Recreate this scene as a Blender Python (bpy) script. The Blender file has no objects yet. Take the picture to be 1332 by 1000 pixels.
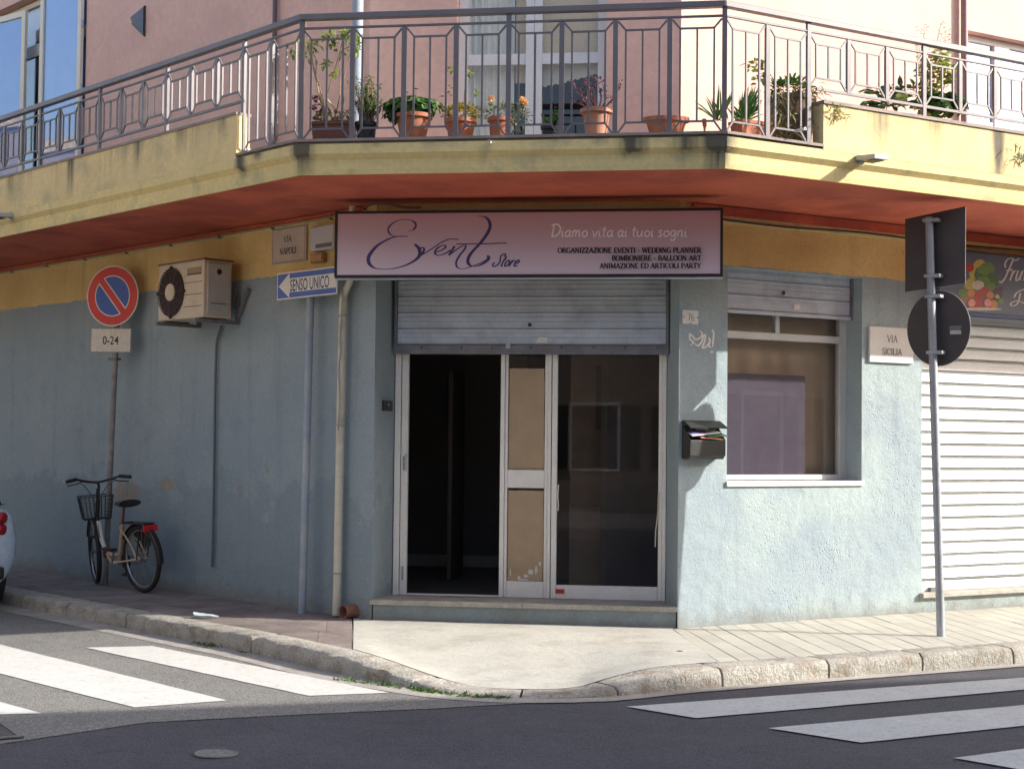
import bpy, bmesh, math, random
from mathutils import Vector, Matrix, noise
R = math.radians
random.seed(7)
scene = bpy.context.scene
COL = scene.collection

# ------------------------------------------------------------------ camera
S = 0.13                                   # pavement level; the road is z = 0
CAM = Vector((0, 0, S + 1.5))
FPX = 2000.0
_p, _r = R(2.1142), R(0.6088)
_right = Vector((math.cos(_r), 0, math.sin(_r))); _fw = Vector((0, math.cos(_p), math.sin(_p)))
_right = (_right - _fw * _right.dot(_fw)).normalized(); _up = _right.cross(_fw)
cam = bpy.data.cameras.new('camera'); cam.sensor_width = 36; cam.lens = 36 * FPX / 1332
cam.clip_start = 0.1; cam.clip_end = 1000
camo = bpy.data.objects.new('camera', cam); COL.objects.link(camo)
m = Matrix((_right, _up, -_fw)).transposed().to_4x4(); m.translation = CAM
camo.matrix_world = m; scene.camera = camo

# ------------------------------------------------------------------ light
SUN = Vector((0.992, -0.12, 0.505)).normalized()
SUN_EL = math.asin(SUN.z); SUN_ROT = math.atan2(SUN.x, SUN.y)
w = bpy.data.worlds.new('World'); scene.world = w; w.use_nodes = True
nt = w.node_tree; bg = nt.nodes['Background']
sky = nt.nodes.new('ShaderNodeTexSky'); sky.sky_type = 'NISHITA'; sky.sun_disc = False
sky.sun_elevation = SUN_EL; sky.sun_rotation = SUN_ROT; sky.air_density = .85; sky.dust_density = 2.5; sky.ozone_density = .4
nt.links.new(sky.outputs[0], bg.inputs[0]); bg.inputs[1].default_value = 0.15
sl = bpy.data.lights.new('sun', 'SUN'); sl.energy = 3.2; sl.angle = R(0.53); sl.color = (1.0, 0.95, 0.88)
so = bpy.data.objects.new('sun', sl); COL.objects.link(so)
so.rotation_euler = (-SUN).to_track_quat('-Z', 'Y').to_euler(); so.location = (20, -3, 15)
scene.view_settings.view_transform = 'Standard'; scene.view_settings.look = 'None'
scene.view_settings.gamma = 1; scene.view_settings.use_curve_mapping = False
scene.view_settings.exposure = 1.22

# ------------------------------------------------------------------ measuring
def ray(x, y): return _fw * FPX + _right * (x - 666) - _up * (y - 500)
def onz(x, y, z):
    d = ray(x, y); return CAM + d * ((z - CAM.z) / d.z)
class Frame:                                # a vertical plane: s along, z up, d outwards
    def __init__(f, o, ang, out):
        f.o = Vector((o.x, o.y, 0)); f.u = Vector((math.cos(ang), math.sin(ang), 0))
        f.n = Vector((-f.u.y, f.u.x, 0)) * out
    def P(f, s, z, d=0.0): return f.o + f.u * s + f.n * d + Vector((0, 0, z))
    def px(f, x, y, d=0.0):
        r = ray(x, y); t = (f.o + f.n * d - CAM).dot(f.n) / r.dot(f.n); q = CAM + r * t
        return (q - f.o).dot(f.u), q.z
PL = onz(483, 806.3, S); PR = onz(881, 816.8, S)
AL, AR = R(132.726), R(30.203)
AC = math.atan2(PR.y - PL.y, PR.x - PL.x)
FL = Frame(PL, AL, 1); FR = Frame(PR, AR, -1); FC = Frame(PL, AC, -1)
assert FL.n.y < 0 and FR.n.y < 0 and FC.n.y < 0
WC = (PR - PL).length

# ------------------------------------------------------------------ mesh builder
ORG = {}
def V(*a): return Vector(a)
class MB:
    def __init__(s): s.v = []; s.f = []; s.mi = []
    def add(s, vs, fs):
        k = len(s.v); s.v += [Vector(q) for q in vs]; s.f += [[i + k for i in f] for f in fs]; return s
    def hexa(s, c):                         # 8 corners: bottom 4, top 4
        return s.add(c, [(0, 3, 2, 1), (4, 5, 6, 7), (0, 1, 5, 4), (1, 2, 6, 5), (2, 3, 7, 6), (3, 0, 4, 7)])
    def box(s, x0, x1, y0, y1, z0, z1):
        return s.hexa([V(x0, y0, z0), V(x1, y0, z0), V(x1, y1, z0), V(x0, y1, z0), V(x0, y0, z1), V(x1, y0, z1), V(x1, y1, z1), V(x0, y1, z1)])
    def fb(s, F, s0, s1, z0, z1, d0, d1):
        return s.hexa([F.P(s0, z0, d0), F.P(s1, z0, d0), F.P(s1, z0, d1), F.P(s0, z0, d1), F.P(s0, z1, d0), F.P(s1, z1, d0), F.P(s1, z1, d1), F.P(s0, z1, d1)])
    def prism(s, pts, off):
        n = len(pts); off = Vector(off)
        return s.add(list(pts) + [q + off for q in pts], [list(range(n))[::-1], list(range(n, 2 * n))] + [(i, (i + 1) % n, (i + 1) % n + n, i + n) for i in range(n)])
    def bar(s, a, b, wx, wy=None, side=None):     # rectangular bar from a to b
        a = Vector(a); b = Vector(b); wy = wy or wx; t = (b - a).normalized()
        sd = Vector(side) if side is not None else (V(0, 0, 1) if abs(t.z) < .9 else V(1, 0, 0))
        x = (sd - t * sd.dot(t)).normalized() * wx / 2; y = t.cross(x).normalized() * wy / 2
        return s.hexa([a - x - y, a + x - y, a + x + y, a - x + y, b - x - y, b + x - y, b + x + y, b - x + y])
    def tube(s, pts, r, n=8, cap=True):
        pts = [Vector(q) for q in pts]; rs = r if isinstance(r, (list, tuple)) else [r] * len(pts)
        k = len(s.v); ref = None
        for i, q in enumerate(pts):
            t = (pts[min(i + 1, len(pts) - 1)] - pts[max(i - 1, 0)]).normalized()
            if ref is None: ref = t.orthogonal().normalized()
            ref = (ref - t * ref.dot(t)).normalized(); b = t.cross(ref)
            for j in range(n):
                a = 2 * math.pi * j / n; s.v.append(q + (ref * math.cos(a) + b * math.sin(a)) * rs[i])
        for i in range(len(pts) - 1):
            for j in range(n):
                j2 = (j + 1) % n; s.f.append([k + i * n + j, k + i * n + j2, k + (i + 1) * n + j2, k + (i + 1) * n + j])
        if cap: s.f.append([k + j for j in range(n)][::-1]); s.f.append([k + (len(pts) - 1) * n + j for j in range(n)])
        return s
    def lathe(s, c, prof, n=20, axis=None, sx=1, sy=1):
        c = Vector(c); q = Vector(axis).to_track_quat('Z', 'Y') if axis is not None else None
        k = len(s.v)
        for r, z in prof:
            for j in range(n):
                a = 2 * math.pi * j / n; p = V(r * math.cos(a) * sx, r * math.sin(a) * sy, z)
                if q: p = q @ p
                s.v.append(c + p)
        for i in range(len(prof) - 1):
            for j in range(n):
                j2 = (j + 1) % n; s.f.append([k + i * n + j, k + i * n + j2, k + (i + 1) * n + j2, k + (i + 1) * n + j])
        if prof[0][0] > 1e-5: s.f.append([k + j for j in range(n)][::-1])
        if prof[-1][0] > 1e-5: s.f.append([k + (len(prof) - 1) * n + j for j in range(n)])
        return s
    def torus(s, c, axis, Rr, r, n=36, m_=8, sq=1.0):
        c = Vector(c); ax = Vector(axis).normalized(); e = ax.orthogonal().normalized(); g = ax.cross(e); k = len(s.v)
        for i in range(n):
            a = 2 * math.pi * i / n; d = e * math.cos(a) + g * math.sin(a)
            for j in range(m_):
                b = 2 * math.pi * j / m_; s.v.append(c + d * (Rr + r * math.cos(b)) + ax * r * sq * math.sin(b))
        for i in range(n):
            for j in range(m_):
                i2 = (i + 1) % n; j2 = (j + 1) % m_
                s.f.append([k + i * m_ + j, k + i2 * m_ + j, k + i2 * m_ + j2, k + i * m_ + j2])
        return s
    def grid(s, rows):
        k = len(s.v); n = len(rows[0])
        for r_ in rows: s.v += [Vector(q) for q in r_]
        for i in range(len(rows) - 1):
            for j in range(n - 1): s.f.append([k + i * n + j, k + i * n + j + 1, k + (i + 1) * n + j + 1, k + (i + 1) * n + j])
        return s
    def build(s, name, mt, parent=None, base=None, bevel=0, smooth=False, seg=2, fix=True, local=False, **props):
        me = bpy.data.meshes.new(name)
        if parent is not None: org = ORG[parent]
        else: org = Vector(base) if base is not None else V(0, 0, 0)
        off = V(0, 0, 0) if local else org
        me.from_pydata([q - off for q in s.v], [], s.f); me.validate()
        if fix or bevel:
            bm = bmesh.new(); bm.from_mesh(me)
            if fix: bmesh.ops.recalc_face_normals(bm, faces=bm.faces)
            if bevel:
                es = [e for e in bm.edges if len(e.link_faces) == 2 and e.calc_face_angle(0) > 0.5]
                bmesh.ops.bevel(bm, geom=es, offset=bevel, segments=seg, profile=.6, affect='EDGES', clamp_overlap=True)
            bm.to_mesh(me); bm.free()
        if mt is not None:
            for q in (mt if isinstance(mt, (list, tuple)) else [mt]): me.materials.append(q)
        if smooth:
            me.polygons.foreach_set('use_smooth', [True] * len(me.polygons))
            try: me.set_sharp_from_angle(angle=R(38))
            except Exception: pass
        o = bpy.data.objects.new(name, me); COL.objects.link(o)
        if parent is not None: o.parent = parent
        else: o.location = org
        ORG[o] = V(0, 0, 0) if local else org
        for k_, v_ in props.items(): o[k_] = v_
        return o
def empty(name, loc, label, cat, group=None, local=False):
    o = bpy.data.objects.new(name, None); COL.objects.link(o); o.location = loc; o.empty_display_size = .2
    o['label'] = label; o['category'] = cat
    if group: o['group'] = group
    ORG[o] = V(0, 0, 0) if local else Vector(loc); return o
def inst(src, name, parent, loc, rot=None, scale=None):
    o = bpy.data.objects.new(name, src.data); COL.objects.link(o); o.parent = parent; o.location = loc
    if rot is not None: o.rotation_euler = rot
    if scale is not None: o.scale = scale
    return o
def catmull(pts, n=8, closed=False):
    pts = [Vector(q) for q in pts]; out = []; N = len(pts)
    for i in range(N if closed else N - 1):
        if closed: a, b, c, d = pts[(i - 1) % N], pts[i], pts[(i + 1) % N], pts[(i + 2) % N]
        else: a, b, c, d = pts[max(i - 1, 0)], pts[i], pts[i + 1], pts[min(i + 2, N - 1)]
        for j in range(n):
            t = j / n; out.append(.5 * ((2 * b) + (c - a) * t + (2 * a - 5 * b + 4 * c - d) * t * t + (3 * b - a - 3 * c + d) * t ** 3))
    if not closed: out.append(pts[-1])
    return out

# ------------------------------------------------------------------ materials
def mat(name, col, rough=.7, var=.12, vs=2.5, bump=0.0, bs=60, metal=0.0, col2=None, mixs=4.0, mixw=(.45, .6), spec=.5, fine=.06, streak=None, grime=None, emis=None, bump2=None, rand=0, coat=0, stains=None):
    """base colour with broad and fine variation, a second colour in patches, streaks down from a height, grime near a height"""
    mt = bpy.data.materials.new(name); mt.use_nodes = True; t = mt.node_tree; N = t.nodes; L = t.links
    b = N['Principled BSDF']; geo = N.new('ShaderNodeNewGeometry'); pos = geo.outputs['Position']
    b.inputs['Roughness'].default_value = rough; b.inputs['Metallic'].default_value = metal
    b.inputs['Specular IOR Level'].default_value = spec; b.inputs['Coat Weight'].default_value = coat
    def nz(scale, det=4, vec=pos, rg=.55):
        q = N.new('ShaderNodeTexNoise'); q.inputs['Scale'].default_value = scale; q.inputs['Detail'].default_value = det
        q.inputs['Roughness'].default_value = rg; L.new(vec, q.inputs['Vector']); return q.outputs['Fac']
    def rng(v, a, b_, c, d):
        q = N.new('ShaderNodeMapRange'); L.new(v, q.inputs[0]); q.inputs[1].default_value = a; q.inputs[2].default_value = b_
        q.inputs[3].default_value = c; q.inputs[4].default_value = d; return q.outputs[0]
    def mul(a, v):
        q = N.new('ShaderNodeMix'); q.data_type = 'RGBA'; q.blend_type = 'MULTIPLY'; q.inputs[0].default_value = 1
        L.new(a, q.inputs[6]); 
        c = N.new('ShaderNodeCombineColor'); [L.new(v, c.inputs[i]) for i in range(3)]; L.new(c.outputs[0], q.inputs[7]); return q.outputs[2]
    def mix(f, a, c):
        q = N.new('ShaderNodeMix'); q.data_type = 'RGBA'; L.new(f, q.inputs[0])
        L.new(a, q.inputs[6]); 
        if isinstance(c, tuple): q.inputs[7].default_value = (*c, 1)
        else: L.new(c, q.inputs[7])
        return q.outputs[2]
    def math_(op, a, c):
        q = N.new('ShaderNodeMath'); q.operation = op
        for i, z in enumerate((a, c)):
            if isinstance(z, (int, float)): q.inputs[i].default_value = z
            else: L.new(z, q.inputs[i])
        return q.outputs[0]
    rgb = N.new('ShaderNodeRGB'); rgb.outputs[0].default_value = (*col, 1); c = rgb.outputs[0]
    sep = N.new('ShaderNodeSeparateXYZ'); L.new(pos, sep.inputs[0]); Z = sep.outputs[2]
    if streak or grime:
        mp = N.new('ShaderNodeVectorMath'); mp.operation = 'MULTIPLY'; L.new(pos, mp.inputs[0]); mp.inputs[1].default_value = (1, 1, .06)
    if col2 is not None:
        c = mix(rng(nz(mixs, 8), mixw[0], mixw[1], 0, 1), c, col2)
    if var: c = mul(c, rng(nz(vs, 6), .3, .7, 1 - var, 1 + var))
    if fine: c = mul(c, rng(nz(vs * 14, 3), .3, .7, 1 - fine, 1 + fine))
    if rand:
        oi = N.new('ShaderNodeObjectInfo'); c = mul(c, rng(oi.outputs['Random'], 0, 1, 1 - rand, 1 + rand))
    if streak:                               # (colour, ztop, length, density)
        sc, zt, ln, dn = streak
        f = rng(nz(dn, 5, mp.outputs[0], .6), .52, .66, 0, 1)
        f2 = rng(nz(1.3, 2), .40, .54, 0, 1)
        g = math_('MULTIPLY', math_('MULTIPLY', f, f2), rng(Z, zt - ln, zt, 0, .85)); c = mix(g, c, sc)
    if grime:                                # (colour, zlow, zhigh)
        gc, z0, z1 = grime
        zz = math_('ADD', Z, rng(nz(2.2, 6), .2, .8, -.22, .22))
        g = math_('MULTIPLY', rng(zz, z0, z1, 1, 0), rng(nz(6, 5), .3, .6, .35, .95)); c = mix(g, c, gc)
    if stains:                               # runs of black mould below fixed points of the edge
        tot = None
        nzw = rng(nz(16, 4, mp.outputs[0]), .3, .7, .35, 1.5)
        for (sx_, sy_, wd_, zt_, ln_, am_) in stains:
            dv = N.new('ShaderNodeVectorMath'); dv.operation = 'DISTANCE'
            cx_ = N.new('ShaderNodeCombineXYZ'); L.new(sep.outputs[0], cx_.inputs[0]); L.new(sep.outputs[1], cx_.inputs[1]); L.new(cx_.outputs[0], dv.inputs[0]); dv.inputs[1].default_value = (sx_, sy_, 0)
            g = math_('MULTIPLY', rng(dv.outputs['Value'], wd_ * .15, wd_, 1, 0), rng(Z, zt_ - ln_, zt_ - ln_ * .15, 0, am_)); g = math_('MULTIPLY', math_('MULTIPLY', g, nzw), 1.5)
            tot = g if tot is None else math_('MAXIMUM', tot, g)
        tot = math_('MINIMUM', tot, .92); c = mix(tot, c, (.075, .072, .06))
    L.new(c, b.inputs['Base Color'])
    if rough < .9 and var: L.new(rng(nz(vs * 5, 4), .3, .7, max(0, rough - .08), min(1, rough + .08)), b.inputs['Roughness'])
    if bump or bump2:
        h = nz(bs, 6)
        bp = N.new('ShaderNodeBump'); bp.inputs['Strength'].default_value = 1; bp.inputs['Distance'].default_value = bump; L.new(h, bp.inputs['Height'])
        last = bp
        if bump2:
            b2 = N.new('ShaderNodeBump'); b2.inputs['Strength'].default_value = 1; b2.inputs['Distance'].default_value = bump2[0]
            L.new(nz(bump2[1], 4), b2.inputs['Height']); L.new(bp.outputs[0], b2.inputs['Normal']); last = b2
        L.new(last.outputs[0], b.inputs['Normal'])
    if emis: b.inputs['Emission Color'].default_value = (*emis[0], 1); b.inputs['Emission Strength'].default_value = emis[1]
    return mt

def wall_material():
    """ground floor render: yellow band above z=3.115, pale blue below, damp wavy base, scuffs and pitting"""
    mt = bpy.data.materials.new('painted_render'); mt.use_nodes = True; t = mt.node_tree; N = t.nodes; L = t.links; b = N['Principled BSDF']
    geo = N.new('ShaderNodeNewGeometry'); pos = geo.outputs['Position']; sep = N.new('ShaderNodeSeparateXYZ'); L.new(pos, sep.inputs[0])
    Z = sep.outputs[2]; X = sep.outputs[0]
    def nz(s, d=4, v=pos, rg=.55):
        q = N.new('ShaderNodeTexNoise'); q.inputs['Scale'].default_value = s; q.inputs['Detail'].default_value = d; q.inputs['Roughness'].default_value = rg; L.new(v, q.inputs[0]); return q.outputs['Fac']
    def rng(v, a, b_, c, d):
        q = N.new('ShaderNodeMapRange'); L.new(v, q.inputs[0])
        for i, z in enumerate((a, b_, c, d)): q.inputs[i + 1].default_value = z
        return q.outputs[0]
    def ma(op, a, c):
        q = N.new('ShaderNodeMath'); q.operation = op
        for i, z in enumerate((a, c)):
            if isinstance(z, (int, float)): q.inputs[i].default_value = z
            else: L.new(z, q.inputs[i])
        return q.outputs[0]
    def mix(f, a, c, bt='MIX'):
        q = N.new('ShaderNodeMix'); q.data_type = 'RGBA'; q.blend_type = bt
        if isinstance(f, (int, float)): q.inputs[0].default_value = f
        else: L.new(f, q.inputs[0])
        for i, z in ((6, a), (7, c)):
            if isinstance(z, tuple): q.inputs[i].default_value = (*z, 1)
            else: L.new(z, q.inputs[i])
        return q.outputs[2]
    def grey(v):
        c = N.new('ShaderNodeCombineColor'); [L.new(v, c.inputs[i]) for i in range(3)]; return c.outputs[0]
    blue = mix(rng(nz(.9, 6), .35, .65, 0, 1), (.285, .355, .400), (.330, .395, .425))
    blue = mix(rng(nz(2.6, 8, rg=.7), .52, .72, 0, .55), blue, (.215, .275, .33))
    # pale chalky area on the lower right-hand wall
    blue = mix(ma('MULTIPLY', rng(nz(1.3, 7, rg=.65), .42, .6, 0, .75), rng(X, .9, 1.8, 0, 1)), blue, (.40, .48, .475))
    # damp line with its own wavy shape
    zz = ma('ADD', Z, rng(nz(2.0, 7, rg=.6), .2, .8, -.55, .45))
    damp = ma('MULTIPLY', rng(zz, 1.06, 1.16, .62, 0), rng(X, .2, 1.0, 1, .12)); blue = mix(damp, blue, (.225, .285, .325))
    zg = ma('ADD', Z, rng(nz(5, 7, rg=.65), .2, .8, -.14, .10))
    blue = mix(rng(zg, .10, .27, .75, 0), blue, (.215, .215, .19))
    st = N.new('ShaderNodeVectorMath'); st.operation = 'MULTIPLY'; L.new(pos, st.inputs[0]); st.inputs[1].default_value = (1, 1, .05)
    blue = mix(rng(nz(7, 5, st.outputs[0]), .55, .75, 0, .35), blue, (.20, .25, .28))
    yel = mix(rng(nz(2.2, 6), .35, .65, 0, 1), (.68, .49, .20), (.75, .56, .25))
    yel = mix(rng(nz(9, 8, rg=.7), .6, .75, 0, .5), yel, (.36, .25, .12))
    yel = mix(rng(nz(5, 5, st.outputs[0]), .58, .75, 0, .4), yel, (.40, .29, .13))
    ze = ma('ADD', Z, rng(nz(14, 3), .3, .7, -.012, .012))
    c = mix(rng(ze, 3.113, 3.117, 0, 1), blue, yel)
    c = mix(1.0, c, grey(rng(nz(45, 3), .3, .7, .93, 1.07)), 'MULTIPLY')
    L.new(c, b.inputs['Base Color']); b.inputs['Roughness'].default_value = .88; b.inputs['Specular IOR Level'].default_value = .25
    # relief: sand grain, hollows and pits
    vor = N.new('ShaderNodeTexVoronoi'); vor.inputs['Scale'].default_value = 30; L.new(pos, vor.inputs[0])
    pit = ma('MULTIPLY', rng(vor.outputs['Distance'], .05, .32, -1, 0), rng(nz(2.0, 5), .5, .62, 0, 1))
    pit = ma('MULTIPLY', pit, rng(X, 1.4, 1.9, .15, 1))
    h1 = ma('ADD', ma('MULTIPLY', nz(110, 6), 1.0), ma('MULTIPLY', pit, 1.1))
    h2 = ma('ADD', h1, ma('MULTIPLY', nz(7, 4), 3.0))
    bp = N.new('ShaderNodeBump'); bp.inputs['Distance'].default_value = .0055; L.new(h2, bp.inputs['Height']); L.new(bp.outputs[0], b.inputs['Normal'])
    return mt

def glass(name, tint=(.97, .96, .94), rough=.01, ior=1.5, extra=0.0):
    mt = bpy.data.materials.new(name); mt.use_nodes = True; t = mt.node_tree; N = t.nodes; L = t.links
    N.remove(N['Principled BSDF']); out = N['Material Output']
    tr = N.new('ShaderNodeBsdfTransparent'); tr.inputs[0].default_value = (*tint, 1)
    gl = N.new('ShaderNodeBsdfGlossy'); gl.inputs['Roughness'].default_value = rough
    fr = N.new('ShaderNodeFresnel'); gm_ = N.new('ShaderNodeNewGeometry'); io = N.new('ShaderNodeMapRange')
    L.new(gm_.outputs['Backfacing'], io.inputs[0]); io.inputs[3].default_value = ior; io.inputs[4].default_value = 1 / ior; L.new(io.outputs[0], fr.inputs[0])   # same reflectance on both faces of the pane
    ad = N.new('ShaderNodeMath'); ad.operation = 'ADD'; L.new(fr.outputs[0], ad.inputs[0]); ad.inputs[1].default_value = extra
    mx = N.new('ShaderNodeMixShader'); L.new(ad.outputs[0], mx.inputs[0]); L.new(tr.outputs[0], mx.inputs[1]); L.new(gl.outputs[0], mx.inputs[2])
    L.new(mx.outputs[0], out.inputs[0]); return mt

def asphalt(name, c1, c2, sp, scale=150):
    mt = bpy.data.materials.new(name); mt.use_nodes = True; t = mt.node_tree; N = t.nodes; L = t.links; b = N['Principled BSDF']
    geo = N.new('ShaderNodeNewGeometry'); pos = geo.outputs['Position']
    def nz(s, d=4, rg=.55):
        q = N.new('ShaderNodeTexNoise'); q.inputs['Scale'].default_value = s; q.inputs['Detail'].default_value = d; q.inputs['Roughness'].default_value = rg; L.new(pos, q.inputs[0]); return q.outputs['Fac']
    def rng(v, a, b_, c, d):
        q = N.new('ShaderNodeMapRange'); L.new(v, q.inputs[0])
        for i, z in enumerate((a, b_, c, d)): q.inputs[i + 1].default_value = z
        return q.outputs[0]
    def mix(f, a, c):
        q = N.new('ShaderNodeMix'); q.data_type = 'RGBA'; L.new(f, q.inputs[0])
        for i, z in ((6, a), (7, c)):
            if isinstance(z, tuple): q.inputs[i].default_value = (*z, 1)
            else: L.new(z, q.inputs[i])
        return q.outputs[2]
    v = N.new('ShaderNodeTexVoronoi'); v.inputs['Scale'].default_value = scale; L.new(pos, v.inputs[0])
    sc = N.new('ShaderNodeSeparateColor'); L.new(v.outputs['Color'], sc.inputs[0])
    c = mix(rng(nz(1.2, 7, .65), .35, .65, 0, 1), c1, c2)
    c = mix(rng(nz(6, 7, .7), .5, .75, 0, .5), c, tuple(x * .7 for x in c1))
    c = mix(rng(sc.outputs[0], .55, 1, 0, sp), c, tuple(min(1, x * 2.6) for x in c2))
    c = mix(rng(sc.outputs[1], .7, 1, 0, .6), c, tuple(x * .45 for x in c1))
    L.new(c, b.inputs['Base Color']); b.inputs['Roughness'].default_value = .85; b.inputs['Specular IOR Level'].default_value = .35
    bp = N.new('ShaderNodeBump'); bp.inputs['Distance'].default_value = .004; L.new(v.outputs['Distance'], bp.inputs['Height'])
    bq = N.new('ShaderNodeBump'); bq.inputs['Distance'].default_value = .02; L.new(nz(2.5, 3), bq.inputs['Height']); L.new(bp.outputs[0], bq.inputs['Normal'])
    L.new(bq.outputs[0], b.inputs['Normal']); return mt

def leafmat(name, c1, c2, trans=.35):
    mt = bpy.data.materials.new(name); mt.use_nodes = True; t = mt.node_tree; N = t.nodes; L = t.links; b = N['Principled BSDF']
    geo = N.new('ShaderNodeNewGeometry'); q = N.new('ShaderNodeMix'); q.data_type = 'RGBA'; L.new(geo.outputs['Random Per Island'], q.inputs[0])
    q.inputs[6].default_value = (*c1, 1); q.inputs[7].default_value = (*c2, 1); L.new(q.outputs[2], b.inputs['Base Color']); b.inputs['Roughness'].default_value = .55
    tl = N.new('ShaderNodeBsdfTranslucent'); L.new(q.outputs[2], tl.inputs[0]); mx = N.new('ShaderNodeMixShader'); mx.inputs[0].default_value = trans
    L.new(b.outputs[0], mx.inputs[1]); L.new(tl.outputs[0], mx.inputs[2]); L.new(mx.outputs[0], N['Material Output'].inputs[0]); return mt

M = {}
M['wall'] = wall_material()
M['soffit'] = mat('red_soffit_paint', (.56, .125, .065), .85, .14, 1.6, .002, 60, col2=(.42, .085, .05), mixs=1.5)
_bl = onz(388, 228, 3.60); _br = onz(943, 219, 3.60)
_gl = Frame(_bl, AL, 1); _gr = Frame(_br, AR, -1); _gc = Frame(_bl, math.atan2(_br.y - _bl.y, _br.x - _bl.x), -1)
def _st(F, x, y, w_, ln_, am_):
    s_, z_ = F.px(x, y, .045); q = F.P(s_, 0, .045); return (q.x, q.y, w_, z_ + .01, ln_, am_)
M['fascia'] = mat('cream_yellow_paint', (.74, .58, .29), .85, .08, 2, .003, 70, streak=((.13, .12, .09), 4.45, .62, 7), col2=(.50, .42, .24), mixs=3, mixw=(.5, .72),
    stains=[_st(_gl, 92, 205, .09, .42, .95), _st(_gl, 180, 180, .10, .34, .6), _st(_gl, 236, 163, .13, .3, .4), _st(_gl, 290, 148, .08, .26, .45), _st(_gl, 15, 226, .12, .35, .4), _st(_gr, 1147, 148, .09, .3, .5), _st(_gr, 1298, 175, .10, .50, .85), _st(_gr, 1215, 160, .15, .2, .35)])
M['fascia_low'] = mat('cream_yellow_paint_band', (.74, .60, .28), .85, .08, 2, .003, 70, streak=((.13, .12, .09), 3.98, .22, 5), col2=(.47, .41, .23), mixs=4, mixw=(.5, .7),
    stains=[_st(_gc, 392, 182, .12, .38, .9), _st(_gc, 936, 176, .16, .40, .95), _st(_gr, 948, 178, .05, .36, .6), _st(_gc, 818, 176, .10, .18, .95), _st(_gc, 822, 196, .14, .08, .8), _st(_gc, 780, 176, .08, .10, .5), _st(_gc, 488, 178, .07, .10, .5), _st(_gl, 312, 215, .10, .14, .7), _st(_gl, 335, 198, .10, .10, .6), _st(_gc, 900, 190, .2, .14, .45)])
M['pink'] = mat('pink_render', (.74, .475, .39), .88, .06, 1.2, .003, 90, col2=(.70, .445, .375), mixs=1.4)
M['coping'] = mat('brown_stone_coping', (.26, .215, .185), .7, .2, 6, .002, 60)
M['rail'] = mat('grey_violet_rail_paint', (.15, .135, .145), .38, .12, 5, metal=.0, spec=.5, fine=.04)
M['shutter'] = mat('weathered_steel_shutter', (.48, .53, .61), .55, .12, 3, .0008, 40, spec=.4, col2=(.38, .41, .48), mixs=5, mixw=(.5, .7))
M['white_slat'] = mat('white_lacquered_slat', (.78, .79, .78), .5, .03, 3, spec=.4)
M['shutter_old'] = mat('dirty_shutter_bottom_bar', (.17, .17, .19), .6, .25, 9, .001, 60)
M['alu'] = mat('pale_grey_door_frame', (.82, .79, .74), .45, .05, 4, spec=.5)
M['alu2'] = mat('window_frame_grey', (.52, .53, .53), .42, .05, 4)
M['glass'] = glass('window_glass')
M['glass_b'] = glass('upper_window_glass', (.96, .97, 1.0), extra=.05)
M['paper'] = mat('brown_packing_paper', (.42, .31, .20), .9, .08, 6, .002, 14, fine=.03)
M['papertorn'] = mat('torn_paper_residue', (.62, .62, .58), .9, .1, 8)
M['step'] = mat('terrazzo_step', (.37, .345, .30), .7, .18, 8, .001, 120, fine=.3)
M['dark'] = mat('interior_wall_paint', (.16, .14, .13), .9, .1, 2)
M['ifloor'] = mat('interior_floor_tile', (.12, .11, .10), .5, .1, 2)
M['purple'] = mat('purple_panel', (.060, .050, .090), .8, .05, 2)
M['tan'] = mat('tan_curtain', (.36, .285, .22), .9, .08, 4)
M['kerb'] = mat('granite_kerb', (.40, .38, .33), .85, .16, 5, .014, 34, col2=(.30, .255, .20), mixs=7, mixw=(.48, .65), fine=.28, bump2=(.006, 110), rand=.08)
M['concrete'] = mat('smooth_concrete', (.485, .478, .42), .88, .09, 2.0, .003, 60, col2=(.40, .37, .32), mixs=3.2, mixw=(.48, .72), fine=.09, bump2=(.004, 9))
M['slab'] = mat('brown_grey_slab', (.25, .205, .185), .85, .2, 2.2, .005, 40, col2=(.19, .155, .14), mixs=3, fine=.15, rand=.10)
M['paver'] = mat('sandy_paver', (.455, .44, .375), .85, .07, 4, .002, 60, fine=.06, rand=.07)
M['bed'] = mat('dark_joint_mortar', (.13, .11, .095), .95, .2, 8, .004, 60)
M['bedR'] = mat('paver_joint_mortar', (.20, .17, .14), .95, .2, 8, .002, 60)
M['gutter'] = mat('gutter_concrete', (.36, .335, .30), .9, .18, 4, .003, 70, fine=.2)
M['road'] = asphalt('new_dark_asphalt', (.068, .067, .078), (.095, .093, .104), .35)
M['road_old'] = asphalt('old_grey_asphalt', (.17, .165, .155), (.21, .205, .19), .55, 150)
M['paint'] = mat('road_marking_paint', (.62, .61, .575), .7, .05, 5, .002, 200, col2=(.5, .49, .46), mixs=14, mixw=(.56, .70), fine=.12)
M['paint_worn'] = mat('worn_road_marking_paint', (.55, .56, .54), .7, .07, 4, .002, 200, col2=(.30, .30, .31), mixs=16, mixw=(.56, .8), fine=.12)
M['steel'] = mat('galvanised_steel', (.36, .38, .41), .45, .15, 8, metal=.35, spec=.5)
M['rustpole'] = mat('rusty_galvanised_steel', (.27, .26, .245), .6, .2, 6, metal=.2, col2=(.19, .15, .125), mixs=9, mixw=(.52, .75))
M['signback'] = mat('sign_back_dark', (.065, .052, .052), .5, .12, 6)
M['white'] = mat('white_enamel', (.72, .70, .66), .45, .05, 6)
M['red'] = mat('sign_red', (.62, .035, .03), .4, .05, 8)
M['blue'] = mat('sign_blue', (.035, .10, .42), .4, .05, 8)
M['navy'] = mat('navy_sign_blue', (.018, .035, .155), .4, .05, 8)
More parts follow.
